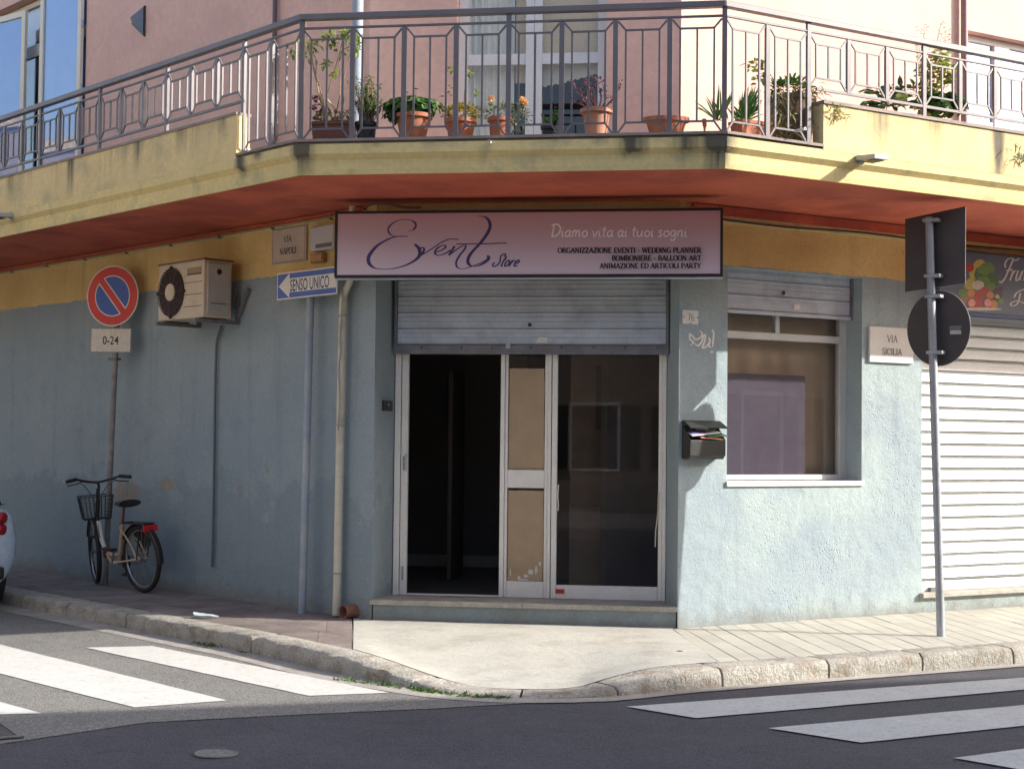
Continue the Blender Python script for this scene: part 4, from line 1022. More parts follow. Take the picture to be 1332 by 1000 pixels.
def hand(pen, txt, x, y, h, wd, slant=0.0, call=0.0, wf=1.0):
    for c in txt:
        w_, st_ = HAND[c]
        for pts in st_: pen.stroke([(x + (a * wf + b * slant) * h, y + b * h) for a, b in pts], wd, 5, call=call)
        x += w_ * h * wf
    return x
def sans(name, txt, F, s, z, d, h, mt, parent, wf=1.0, align='CENTER', bold=0.0, mirror=1):
    """block letters from the built-in face, laid flat on a plane"""
    cu = bpy.data.curves.new('t', 'FONT'); cu.body = txt; cu.size = 1; cu.align_x = align; cu.offset = bold; cu.resolution_u = 3
    o = bpy.data.objects.new('t', cu); COL.objects.link(o); dg = bpy.context.evaluated_depsgraph_get(); me0 = bpy.data.meshes.new_from_object(o.evaluated_get(dg))
    k = h / .729; mb = MB(); mb.v = [F.P(s + v.co.x * k * wf * mirror, z + v.co.y * k, d) for v in me0.vertices]; mb.f = [list(p.vertices) for p in me0.polygons]
    bpy.data.objects.remove(o); bpy.data.curves.remove(cu)
    return mb.build(name, mt, parent, fix=False, kind='stuff')
def thing_mb(mb, name, mt, label, cat, base, bevel=0, group=None, smooth=False, seg=1):
    o = mb.build(name, mt, None, base=base, bevel=bevel, smooth=smooth, seg=seg); o['label'] = label; o['category'] = cat
    if group: o['group'] = group
    return o

# ================================================================== SHOP SIGN
SGD = .34
c0 = onz(0, 0, 1)  # placeholder for frame building
SG = Frame(FC.P(0, 0, SGD), math.atan2(FC.u.y, FC.u.x) , -1)
g0 = SG.px(435.5, 316)[0]; g1 = SG.px(940.5, 316)[0]; gz1 = .5 * (SG.px(436, 273)[1] + SG.px(940, 272.5)[1]); gz0 = .5 * (SG.px(436, 361.5)[1] + SG.px(940, 359.5)[1])
sgmat = bpy.data.materials.new('mauve_gradient_print'); sgmat.use_nodes = True
t_ = sgmat.node_tree; ge = t_.nodes.new('ShaderNodeNewGeometry'); sp_ = t_.nodes.new('ShaderNodeSeparateXYZ'); t_.links.new(ge.outputs['Position'], sp_.inputs[0])
mr = t_.nodes.new('ShaderNodeMapRange'); t_.links.new(sp_.outputs[2], mr.inputs[0]); mr.inputs[1].default_value = gz0; mr.inputs[2].default_value = gz1
cr = t_.nodes.new('ShaderNodeValToRGB'); t_.links.new(mr.outputs[0], cr.inputs[0]); cr.color_ramp.elements[0].color = (.74, .67, .80, 1); cr.color_ramp.elements[1].color = (.58, .34, .37, 1)
e_ = cr.color_ramp.elements.new(.55); e_.color = (.60, .45, .53, 1)
t_.links.new(cr.outputs[0], t_.nodes['Principled BSDF'].inputs[0]); t_.nodes['Principled BSDF'].inputs['Roughness'].default_value = .35
sign = empty('shop_sign', SG.P((g0 + g1) / 2, gz0, -.1), 'mauve lightbox sign lettered Event Store over the shop door', 'sign')
MB().fb(SG, g0, g1, gz0, gz1, -.17, -.004).build('sign_box', M['frame_dk'], sign, bevel=.004)
fr = MB(); fw__ = .022
fr.fb(SG, g0, g1, gz1 - fw__, gz1, -.003, .004).fb(SG, g0, g1, gz0, gz0 + fw__, -.003, .004).fb(SG, g0, g0 + fw__, gz0 + fw__, gz1 - fw__, -.003, .004).fb(SG, g1 - fw__, g1, gz0 + fw__, gz1 - fw__, -.003, .004)
fr.build('frame', M['frame_dk'], sign)
MB().fb(SG, g0 + fw__, g1 - fw__, gz0 + fw__, gz1 - fw__, -.003, .0).build('sign_face', sgmat, sign)
MB().fb(SG, g0, g1, gz0 - .010, gz0 - .001, -.10, -.012).build('drip_edge', M['shutter'], sign)
for s_ in (g0 + .5, g1 - .5): MB().fb(SG, s_ - .02, s_ + .02, gz0 + .2, gz0 + .24, -.5, -.17).build('bracket', M['iron'], sign)
def zoomfn(F, ox, oy, sc, d=.0006):
    def fn(a, b): s, z = F.px(ox + a / sc, oy - b / sc, d); return F.P(s, z, d)
    return fn
pen = Pen(zoomfn(SG, 440, 260, 5.123), SG.n)
def st(pts, wd, call=.75, taper=0): pen.stroke([(a, -b) for a, b in pts], wd, 6, call=call, taper=taper)
st([(468, 205), (500, 200), (518, 172), (498, 142), (445, 131), (385, 143), (342, 176), (333, 205), (348, 232), (385, 245), (466, 243)], 11, .65)
st([(466, 243), (400, 244), (335, 262), (260, 306), (212, 362), (200, 400), (212, 432), (245, 455), (300, 463), (370, 458), (450, 436), (515, 400), (543, 365), (538, 325), (510, 297)], 24, .82)
st([(498, 142), (514, 156), (517, 178), (500, 198)], 13, .3)
st([(536, 338), (556, 318), (572, 326), (566, 348), (548, 372)], 15, .6); st([(548, 372), (600, 342), (645, 312), (690, 283), (745, 262), (802, 264)], 9, .3)
st([(642, 352), (685, 338), (714, 318), (708, 302), (675, 312), (648, 338), (646, 360), (672, 370), (712, 358), (748, 335)], 13, .55)
st([(736, 370), (756, 340), (776, 308)], 14, .3); st([(748, 362), (790, 330), (836, 304), (850, 310), (838, 335), (808, 372), (786, 415), (792, 448), (825, 460), (880, 448), (940, 425), (985, 402), (1003, 384)], 13, .72)
st([(932, 109), (975, 114), (1003, 138), (1012, 175), (995, 222), (950, 285), (890, 350), (866, 392), (868, 425), (895, 443), (940, 438), (985, 412), (1003, 386), (992, 372)], 21, .80)
pen.stroke([(788, -295), (950, -294), (1125, -288)], 7, 3)
lx = hand(pen, 'Store', 1028, -444, 84, 10.5, .55, .3, .86)
pen.build('lettering', M['violet'], sign)
pen = Pen(zoomfn(SG, 690, 260, 5.123), SG.n); hand(pen, 'Diamo vita ai tuoi sogni', 130, -246, 84, 10.5, .12, 0, 1.12); 
M['letter_lt'] = mat('pale_lettering', (.95, .93, .95), .4, 0, fine=0); pen.build('lettering', M['letter_lt'], sign)
pen = Pen(zoomfn(SG, 690, 260, 5.123), SG.n)
for i, tx in enumerate(('ORGANIZZAZIONE EVENTI - WEDDING PLANNER', 'BOMBONIERE - BALLOON ART', 'ANIMAZIONE ED ARTICOLI PARTY')):
    serif(pen, tx, 1138, -(354 + i * 52.5), 34, 'r', 1.155, 1.75)
pen.build('lettering', M['ink'], sign)

# greengrocer sign
FS = Frame(FR.P(0, 0, .12), AR, -1)
q0 = FS.px(1222, 350)[0]; qz1 = FS.px(1300, 330.5)[1] - .01; qz0 = FS.px(1300, 409)[1]
fs = empty('greengrocer_sign', FS.P(q0 + 1.5, qz0, -.05), 'navy greengrocer sign with heap of fruit and white script, cut by the right frame edge', 'sign')
M['navyprint'] = mat('slate_blue_print', (.085, .12, .19), .35, .05, 3)
MB().fb(FS, q0, q0 + 3.3, qz0, qz1, -.115, 0).build('sign_box', M['navyprint'], fs, bevel=.004)
MB().fb(FS, q0 - .01, q0 + 3.31, qz0 - .03, qz0 - .001, -.115, .008).build('trim', M['navy'], fs); MB().fb(FS, q0 - .01, q0 + 3.31, qz1 + .001, qz1 + .02, -.115, .008).build('trim', M['iron'], fs)
def flat(name, col): 
    if name not in M: M[name] = mat(name, col, .4, .12, 30, fine=0)
    return M[name]
cols = {'r': flat('print_red', (.42, .03, .03)), 'o': flat('print_orange', (.60, .22, .06)), 'y': flat('print_yellow', (.50, .45, .10)), 'g': flat('print_green', (.12, .26, .06)), 'd': flat('print_dark_green', (.05, .14, .05)), 'p': flat('print_plum', (.09, .03, .08)), 'k': flat('print_pink', (.70, .30, .26)), 'w': flat('print_cream', (.55, .52, .45)), 'b': flat('print_brown', (.28, .17, .09))}
blobs = [('b', 1262, 385, 14, 12), ('y', 1262, 370, 8, 8), ('y', 1269, 354, 9, 10), ('y', 1275, 343, 8, 6), ('d', 1275, 357, 8, 9), ('g', 1283, 350, 11, 10), ('d', 1291, 364, 9, 9), ('g', 1278, 365, 9, 6), ('g', 1255, 381, 9, 5), ('g', 1289, 373, 6, 6), ('w', 1272, 371, 8, 6), ('r', 1261, 348, 6, 6), ('r', 1273, 385, 6, 6), ('r', 1281, 379, 6, 6), ('r', 1273, 395, 5, 6), ('o', 1263, 381, 5, 5), ('o', 1288, 384, 5, 5), ('r', 1264, 394, 6.5, 7), ('k', 1264, 394, 4.8, 5.2), ('r', 1285, 394, 6.5, 7), ('k', 1285, 394, 4.8, 5.2), ('o', 1293, 396, 4.5, 6), ('p', 1295, 379, 4, 4), ('p', 1300, 384, 4, 4), ('p', 1296, 388, 3.5, 4), ('p', 1301, 377, 3.5, 4), ('g', 1302, 392, 3.5, 4), ('y', 1297, 386, 3, 3), ('w', 1277, 402, 26, 2)]
MBs = {}
for i, (c, x, y, rx, ry) in enumerate(blobs):
    pts = []
    for k in range(14):
        a = k * math.pi / 7; jr = random.uniform(.82, 1.12) if c in 'gdyb' else 1; s, z = FS.px(x + rx * math.cos(a) * jr, y + ry * math.sin(a) * jr); pts.append(FS.P(s, z, .0004 + i * .0001))
    MB().add(pts, [list(range(14))]).build('printed_fruit', cols[c], fs, fix=False)
pen = Pen(zoomfn(FS, 1170, 260, 4.167), FS.n); hand(pen, 'Frutta', 548, -440, 118, 9, .32, .5, .62)
pen.stroke([(655, -505), (640, -560), (610, -575), (604, -560), (640, -548), (690, -562), (740, -530), (745, -495), (700, -480), (640, -500), (620, -530)], 9, 5, call=.5)
pen.build('lettering', flat('print_white', (.62, .62, .64)), fs)

# ================================================================== PLATES ON THE WALLS
def pquad(F, x0, x1, yt0, yt1, yb0, yb1, d=0):
    a = F.px(x0, (yt0 + yb0) / 2, d)[0]; b = F.px(x1, (yt1 + yb1) / 2, d)[0]; xm = (x0 + x1) / 2
    z1 = F.px(xm, (yt0 + yt1) / 2, d)[1]; z0 = F.px(xm, (yb0 + yb1) / 2, d)[1]; return min(a, b), max(a, b), z0, z1
a, b, c, d = pquad(FL, 353.5, 398, 299, 291.5, 344.5, 338.5, .02)
vn = thing_mb(MB().fb(FL, a, b, c, d, .001, .02), 'street_name_plate', M['marble'], 'beige stone street plate lettered VIA NAPOLI on the yellow band', 'street sign', FL.P(a, c, 0), .003)
pen = Pen(lambda u_, v_: FL.P(b - u_ * (b - a), c + v_ * (d - c), .0205), FL.n)
kx = (b - a) / (d - c)
penL = Pen(lambda u_, v_: FL.P(b - u_, c + v_, .0205), FL.n); W_ = b - a; H_ = d - c
serif(penL, 'VIA', W_ * .47, H_ * .58, H_ * .18, 'c', 1.25, 1.4); serif(penL, 'NAPOLI', W_ * .49, H_ * .24, H_ * .18, 'c', 1.2, 1.4)
penL.build('lettering', M['ink2'], vn)
pe2 = Pen(lambda u_, v_: FL.P(b - u_, c + v_, .0205), FL.n)
for q in (((.03, .03), (.97, .03)), ((.97, .03), (.97, .97)), ((.97, .97), (.03, .97)), ((.03, .97), (.03, .03))): pe2.stroke([(x * W_, y * H_) for x, y in q], .006)
pe2.build('border', M['ink2'], vn)
a, b, c, d = pquad(FR, 1131.5, 1188.5, 424, 428, 470, 474, .03)
vs = thing_mb(MB().fb(FR, a, b, c, d, .002, .028), 'street_name_plate', M['marble_w'], 'white stone street plate lettered VIA SICILIA, its lower half in sun', 'street sign', FR.P(a, c, 0), .003)
W_ = b - a; H_ = d - c; pr2 = Pen(lambda u_, v_: FR.P(a + u_, c + v_, .0285), FR.n)
serif(pr2, 'VIA', W_ * .51, H_ * .58, H_ * .20, 'c', 1.1, 1.2); serif(pr2, 'SICILIA', W_ * .50, H_ * .22, H_ * .19, 'c', 1.1, 1.2); pr2.build('lettering', M['ink2'], vs)
a, b, c, d = pquad(FR, 888, 908.5, 403, 404, 421, 422, .012)
hn = thing_mb(MB().fb(FR, a, b, c, d, .001, .012), 'house_number_plate', M['marble_w'], 'small square plate numbered 76 beside the shop door', 'number plate', FR.P(a, c, 0), .002)
W_ = b - a; H_ = d - c; pr3 = Pen(lambda u_, v_: FR.P(a + u_, c + v_, .0125), FR.n); serif(pr3, '76', W_ * .52, H_ * .24, H_ * .52, 'c', 1.0, .8); pr3.build('lettering', M['ink2'], hn)
for u_, v_ in ((.06, .5), (.94, .5), (.5, .06)): MB().lathe(FR.P(a + u_ * W_, c + v_ * H_, .012), [(.006, 0), (.005, .003), (0, .004)], 8, FR.n).build('screw', M['iron'], hn)
# graffiti
pen = Pen(zoomfn(FR, 860, 380, 3.336, .0008), FR.n)
for pts in ([(165, 165), (178, 178), (172, 196), (150, 205), (136, 190), (124, 182), (126, 205), (140, 218), (124, 232)], [(140, 218), (160, 232), (176, 215), (184, 190), (192, 188), (186, 222), (178, 240), (196, 236), (212, 208)], [(226, 162), (222, 168), (228, 176), (226, 205), (222, 240)], [(212, 262), (220, 258), (226, 262)], [(205, 195), (212, 210), (206, 232), (218, 240)]):
    pen.stroke([(x, -y) for x, y in pts], 7, 5, taper=.2)
gr_ = pen.build('graffiti', M['white'], bld)
# bare plaster patches on the left wall
M['bare'] = mat('bare_plaster', (.31, .285, .25), .95, .12, 20, .003, 60)
def patch(poly, F, d=.0012):
    pts = [F.px(x, y, 0) for x, y in poly]; out = []
    for i in range(len(pts)):
        p, q = pts[i], pts[(i + 1) % len(pts)]
        for k in range(3): out.append(F.P(p[0] + (q[0] - p[0]) * k / 3 + random.uniform(-.012, .012), p[1] + (q[1] - p[1]) * k / 3 + random.uniform(-.012, .012), d))
    MB().add(out, [list(range(len(out)))]).build('bare_plaster_patch', M['bare'], bld, fix=False)
patch([(209, 624), (216, 619), (223, 626), (229, 629), (224, 637), (214, 639), (209, 633)], FL)
patch([(152, 626), (160, 629), (170, 624), (181, 631), (181, 644), (174, 650), (158, 655), (150, 650)], FL); patch([(308, 630), (314, 630), (316, 635), (310, 640)], FL); patch([(346, 608), (350, 608), (351, 614), (347, 616)], FL)

# junction boxes, intercom, mailbox
a, b, c, d = pquad(FL, 404.5, 436, 296, 290, 327, 324, .06)
jb = thing_mb(MB().fb(FL, a, b, c, d, .002, .08), 'meter_box', M['alu2'], 'rounded grey meter box beside the VIA NAPOLI plate', 'utility box', FL.P(a, c, 0), .02, seg=3)
MB().fb(FL, a + .02, b - .1, c + .02, c + .055, .0801, .082).build('number_tag', M['ink2'], jb)
a, b, c, d = pquad(FL, 404.5, 421, 330, 329, 342, 341, .04)
jb2 = thing_mb(MB().fb(FL, a, b, c, d, .002, .05), 'junction_box', flat('orange_brown_plastic', (.42, .20, .07)), 'small orange junction box under the grey meter box', 'utility box', FL.P(a, c, 0), .006)
MB().fb(FL, a + .012, b - .012, c + .012, d - .012, .0502, .056).build('cover', flat('orange_brown_cover', (.48, .25, .10)), jb2, bevel=.003)
jw = (FC.P(dl_s, 0, DD) - FL.P(0, 0, 0)); JF = Frame(FL.P(0, 0, 0), math.atan2(jw.y, jw.x), -1)
if JF.n.y > 0: JF.n = -JF.n
a, b, c, d = pquad(JF, 498, 509.5, 521, 521, 534.5, 534.5, .01)
ic = thing_mb(MB().fb(JF, a, b, c, d, .001, .02), 'intercom', M['iron'], 'small black doorbell panel on the left door jamb', 'doorbell', JF.P(a, c, 0), .003)
MB().lathe(JF.P((a + b) / 2, c + (d - c) * .6, .02), [(.012, 0), (.012, .004), (0, .005)], 10, JF.n).build('button', M['steel'], ic)
# mailbox: back plate, open pocket with papers, sloping lid
a, b, c, d = pquad(FR, 893.5, 946, 548, 552, 598, 596, .07)
mbx = empty('mailbox', FR.P((a + b) / 2, c, 0), 'black open mailbox stuffed with leaflets on the corner pillar', 'mailbox')
wd_ = .36; b = a + wd_; hp = c + (d - c) * .52
prof_ = [(.002, c), (.09, c), (.115, c + .03), (.12, hp), (.112, hp), (.105, c + .04), (.012, c + .03), (.012, d - .02), (.002, d - .02)]
for nm, sa, sb in (('front_pocket', a, b),):
    MB().prism([FR.P(sa + .004, z, d_) for d_, z in prof_], FR.u * (sb - sa - .008)).build(nm, M['iron'], mbx, bevel=.003)
for sa in (a, b - .006): MB().prism([FR.P(sa, z, d_) for d_, z in ((.002, c + .002), (.09, c + .002), (.118, c + .035), (.119, hp + .0), (.05, hp + .08), (.002, d - .01))], FR.u * .0035).build('side_panel', M['iron'], mbx)
MB().prism([FR.P(a - .008, z, d_) for d_, z in ((.0, d + .005), (.03, d + .02), (.13, d - .035), (.128, d - .045), (.03, d + .008), (.0, d - .006))], FR.u * (wd_ + .016)).build('lid', M['iron'], mbx)
for (u0, u1, dz, dd, tl, mt) in ((.01, .30, .03, .128, .10, 'print_white'), (.10, .33, .018, .126, -.06, 'print_pink'), (.17, .37, .028, .130, .02, 'print_green'), (.03, .24, .045, .10, .04, 'violet_ink2')):
    if mt not in M: M[mt] = mat(mt, (.2, .15, .45), .6, 0)
    s0_, s1_ = a + u0, a + u1
    MB().prism([FR.P(s0_, hp + dz, dd), FR.P(s1_, hp + dz + tl * (s1_ - s0_), dd), FR.P(s1_ + .01, hp + dz + tl * (s1_ - s0_) + .02, .03), FR.P(s0_ + .02, hp + dz + .03, .03)], (0, 0, .008)).build('leaflet', M[mt], mbx)
MB().fb(FR, a + .13, a + .26, hp + .06, hp + .125, .0125, .0135).build('name_card', M['alu2'], mbx)

# ================================================================== AIR CONDITIONER
adf = .42; a, b, c, d = pquad(FL, 206, 265, 346, 337, 417, 413, adf)
ac = empty('air_conditioner', FL.P((a + b) / 2, c, .25), 'yellowed outdoor air conditioning unit on rusty brackets on the left wall', 'air conditioner')
dp = .30
MB().fb(FL, a, b, c, d, adf - dp, adf - .001).build('casing', M['ac'], ac, bevel=.010, seg=2)
MB().fb(FL, a - .012, b + .004, d - .004, d + .012, adf - dp - .01, adf + .008).build('top_cover', flat('rusty_top', (.13, .055, .04)), ac, bevel=.003)
W_ = b - a; H_ = d - c; fcx = b - W_ * .30; fcz = c + H_ * .49; fr_ = H_ * .43
MB().lathe(FL.P(fcx, fcz, adf), [(fr_, 0), (fr_, .004), (fr_ * .99, .006), (0, .006)], 40, FL.n).build('fan_recess', M['ac_dark'], ac)
gm = MB()
for i in range(5): gm.torus(FL.P(fcx, fcz, adf + .014), FL.n, fr_ * (.45 + .135 * i), .0035, 40, 5)
for k in range(12):
    t = k * math.pi / 6; gm.bar(FL.P(fcx + fr_ * .3 * math.cos(t), fcz + fr_ * .3 * math.sin(t), adf + .014), FL.P(fcx + fr_ * math.cos(t), fcz + fr_ * math.sin(t), adf + .014), .005)
gm.build('fan_guard', flat('brown_grille', (.06, .03, .025)), ac)
MB().lathe(FL.P(fcx, fcz, adf + .012), [(fr_ * .37, 0), (fr_ * .35, .012), (0, .015)], 28, FL.n).build('hub', M['ac'], ac)
for k in range(4): 
    t = k * math.pi / 2; q = FL.P(fcx + fr_ * 1.02 * math.cos(t), fcz + fr_ * 1.02 * math.sin(t), adf + .008); MB().fb(Frame(q, AL, 1), -.014, .014, q.z - .014, q.z + .014, -.006, .012).build('clip', M['ac_dark'], ac)
for i in range(3): MB().fb(FL, a + .03, a + W_ * .42, c + H_ * (.62 - .21 * i), c + H_ * (.625 - .21 * i) + .002, adf - .0005, adf + .002).build('groove', M['ac_dark'], ac)
MB().fb(FL, a + .045, a + W_ * .36, c + H_ * .78, c + H_ * .88, adf, adf + .003).build('badge', flat('brown_badge', (.26, .17, .10)), ac)
MB().fb(FL, a + .045, a + W_ * .36, c + H_ * .755, c + H_ * .775, adf, adf + .003).build('badge_underline', M['ac_dark'], ac)
MB().fb(FL, a - .022, a - .0005, c + .03, d - .03, adf - dp + .03, adf - .03).build('side_cover', M['ac_side'], ac, bevel=.008, seg=2)
MB().fb(FL, a - .026, a - .0225, c + H_ * .24, c + H_ * .25, adf - dp + .06, adf - .06).build('side_slot', M['ac_dark'], ac)
MB().lathe(FL.P(a - .0225, c + H_ * .80, adf - dp / 2), [(.028, 0), (.026, .003), (0, .003)], 14, -FL.u).build('grip', M['ac_dark'], ac)
for s_ in (a + .05, b - .08):
    MB().fb(FL, s_ - .02, s_ + .02, c - .045, c - .012, .01, adf + .06).build('bracket', M['bracket'], ac, bevel=.003)
    MB().bar(FL.P(s_, c + .22, .02), FL.P(s_, c - .03, .02), .035, .03, FL.u).build('bracket_upright', M['bracket'], ac)
MB().bar(FL.P(a - .14, c + .28, .03), FL.P(a + .02, c + .04, .03), .04, .02).build('bracket_upright', M['bracket'], ac)
for s_ in (a + .08, b - .08): MB().fb(FL, s_ - .03, s_ + .03, c - .012, c + .002, adf - dp + .02, adf - .02).build('foot', M['iron'], ac)
# drain hose
hp_ = [FL.px(x, y, .03) for x, y in ((288, 424), (284, 436), (281.5, 450), (280, 500), (278.5, 600), (277, 690), (275.5, 737))]
thing_mb(MB().tube(catmull([FL.P(s, z, .03) for s, z in hp_], 5), .013, 8), 'drain_hose', flat('grey_hose', (.12, .13, .145)), 'thin dark grey hose running down the wall below the air conditioner', 'hose', FL.P(*hp_[-1], .03), smooth=True)

# ================================================================== PIPES AND CABLES
pp = [FL.px(x, y, .07) for x, y in ((437.5, 800), (439, 745), (441, 640), (443.5, 520), (446, 410), (447, 384))]
top = [FL.P(s, z, .07) for s, z in pp] + [FL.P(FL.px(455, 366, .09)[0], FL.px(455, 366, .09)[1], .09), FL.P(FL.px(458, 355, .1)[0], FL.px(458, 350, .1)[1], .1)] + [FL.P(FL.px(458.5, 330, .1)[0], 3.3, .1), FL.P(FL.px(459, 262, .1)[0], ZS + .005, .1)]
dp_ = thing_mb(MB().tube(top, [.036] * 6 + [.030] * 4, 14), 'drainpipe', M['pipe_cream'], 'cream downpipe on the corner, bent behind the shop sign', 'drainpipe', top[0], smooth=True)
for y in (745, 553, 411):
    s, z = FL.px(441 + (640 - y) * .022, y, .07); MB().torus(FL.P(s, z, .07), (0, 0, 1), .037, .007, 18, 6).build('pipe_clip', M['steel'], dp_)
s, z = FL.px(441.5, 640, .07)
cb = catmull([FL.P(*FL.px(x, y, .11), .11) for x, y in ((446, 372), (444.5, 400), (442, 440), (443, 455), (440.5, 480), (441.5, 520), (439.5, 560))], 5)
thing_mb(MB().tube(cb, .006, 6), 'cable', M['cable_lt'], 'thin wavy cable hanging beside the cream downpipe', 'cable', cb[-1], smooth=True)
s, z = FL.px(455, 795, .05)
spt = MB().lathe(FL.P(s, z, -.05), [(.062, 0), (.062, .17), (.050, .17), (.046, .02), (0, .02)], 20, FL.n)
thing_mb(spt, 'clay_drain_spout', M['spout'], 'round clay pipe end poking out at the foot of the corner', 'drain', FL.P(s, S, 0), smooth=True)
ul = [UL.px(x, y, .05) for x, y in ((356.5, 5), (356.5, 100))]
su = ul[0][0]; thing_mb(MB().tube([UL.P(su, zU0, .04), UL.P(su, 8.5, .04)], .022, 10), 'drainpipe', flat('dark_violet_pipe', (.13, .08, .09)), 'thin dark violet pipe on the pink wall left of the tall leggy plant', 'drainpipe', UL.P(su, zU0, .04), smooth=True)
s = FC.px(464, 80, .08)[0]
thing_mb(MB().tube([FC.P(s, zU0, .07), FC.P(s, 8.5, .07)], .048, 14), 'drainpipe', M['pipe_blue'], 'thick blue grey pipe at the left corner of the upper pink wall', 'drainpipe', FC.P(s, zU0, .07), smooth=True)
s = FR.px(1254.5, 60, .05)[0]
thing_mb(MB().tube([FR.P(s, zU0, .05), FR.P(s, 8.5, .05)], .032, 12), 'drainpipe', flat('mauve_pipe', (.25, .15, .155)), 'mauve pipe on the sunlit wall beside the right-hand balcony door', 'drainpipe', FR.P(s, zU0, .05), smooth=True)
# conduit along the left yellow band with little clips
cz = [FL.px(x, y, .02) for x, y in ((0, 352), (150, 330), (300, 308.5), (434, 284))]
zc_ = sum(q[1] for q in cz) / 4
cd = thing_mb(MB().tube([FL.P(.2, zc_ + .002, .032), FL.P(15, zc_, .032)], .011, 8), 'cable_conduit', flat('dirty_yellow_conduit', (.34, .25, .11)), 'thin conduit running along the yellow band of the left wall', 'cable', FL.P(.2, zc_, .03), smooth=True)
for k in range(16): MB().fb(FL, .6 + k * .9, .62 + k * .9, zc_ - .02, zc_ + .02, .002, .046).build('clip', M['bracket'], cd)
cz2 = [.04, 2.6, 5, 8, 11.8]
thing_mb(MB().tube(catmull([FR.P(s_, 3.50 - .02 * (i % 2), .03) for i, s_ in enumerate((.05, 1.0, 2.0, 3.2, 5, 8, 11.8))], 4), .008, 6), 'cable', M['cable'], 'dark cable sagging along the yellow band right of the shop sign', 'cable', FR.P(.1, 3.4, .03), smooth=True)
wp = catmull([SG.P(SG.px(x, y, -.1)[0], SG.px(x, y, -.1)[1], -.1) for x, y in ((474, 270), (486, 265), (505, 266), (530, 270), (548, 270))], 5)
thing_mb(MB().tube(wp, .011, 8), 'cable', flat('mauve_hose', (.30, .20, .18)), 'curved hose lying along the top of the shop sign at its left end', 'cable', wp[0], smooth=True)
wp = catmull([SG.P(SG.px(x, y, -.02)[0], SG.px(x, y, -.02)[1], -.02) for x, y in ((548, 270.5), (640, 271.5), (700, 270.8), (760, 269), (800, 269.5), (860, 269.5), (935, 270))], 5)
thing_mb(MB().tube(wp, .0035, 5), 'cable', M['cable_lt'], 'very thin pale wire along the top edge of the shop sign', 'cable', wp[0], smooth=True)

# small balcony lamps and spouts
def spotlight(F, x, y, ln, label):
    s, z = F.px(x, y, .05)
    r_ = empty('flood_lamp', F.P(s, z, .045), label, 'lamp', 'small lamps on the balcony parapet')
    MB().prism([F.P(s - .055, z + .02, .048), F.P(s + .055, z + .02, .048), F.P(s + .07, z - .0, .048 + ln), F.P(s - .07, z - .0, .048 + ln)], (0, 0, -.035)).build('lamp_head', flat('pale_lamp_grey', (.40, .40, .38)), r_, bevel=.004)
    MB().prism([F.P(s - .05, z - .0355, .12), F.P(s + .05, z - .0355, .12), F.P(s + .05, z - .0355, .045 + ln - .02), F.P(s - .05, z - .0355, .045 + ln - .02)], (0, 0, -.004)).build('lamp_glass', M['frame_dk'], r_)
    MB().fb(F, s - .02, s + .02, z - .05, z + .03, .045, .06).build('wall_plate', M['steel'], r_)
spotlight(GR, 1120, 207, .22, 'flat white lamp on the sunlit right parapet casting a slanting shadow')
spotlight(GL, 14, 281, .25, 'grey lamp on the left parapet at the frame edge')
def stub(F, x, y, label, rr=.012, ln=.07, d0=.045):
    s, z = F.px(x, y, d0); thing_mb(MB().lathe(F.P(s, z, d0 - .01), [(rr, 0), (rr, ln), (rr * .6, ln), (rr * .6, ln - .02), (0, ln - .02)], 12, F.n), 'drain_stub', M['white'], label, 'drain', F.P(s, z, d0), smooth=True)
stub(GC, 638, 186, 'tiny white drain stub in the middle of the balcony edge'); stub(GR, 1036, 170.5, 'tiny white drain stub on the sunlit balcony edge', .012, .11)
stub(GL, 325, 196, 'small drain stub below the left railing corner', .012, .06)
# wedge lamp on upper left wall
s, z = UL.px(172, 28, .1)
wlp = empty('wall_lamp', UL.P(s, z, 0), 'triangular metal and glass wall lamp on the upper left pink wall', 'lamp')
MB().prism([UL.P(s + .16, z + .02, .004), UL.P(s - .10, z + .16, .004), UL.P(s - .10, z - .16, .004)], UL.n * .02).build('back_plate', M['iron'], wlp)
MB().add([UL.P(s + .15, z + .03, .025), UL.P(s - .09, z + .15, .025), UL.P(s - .09, z - .14, .025), UL.P(s - .05, z + .02, .15)], [(0, 1, 3), (1, 2, 3), (2, 0, 3), (0, 2, 1)]).build('lamp_glass', flat('blue_grey_lamp_glass', (.16, .20, .26)), wlp)

# ================================================================== TRAFFIC SIGNS
def sign_pole(name_root, base, top, r, mt, label, cat):
    e = empty(name_root, base, label, cat)
    MB().tube([base - V(0, 0, .02), top], r, 14).build('pole', mt, e, smooth=True); return e
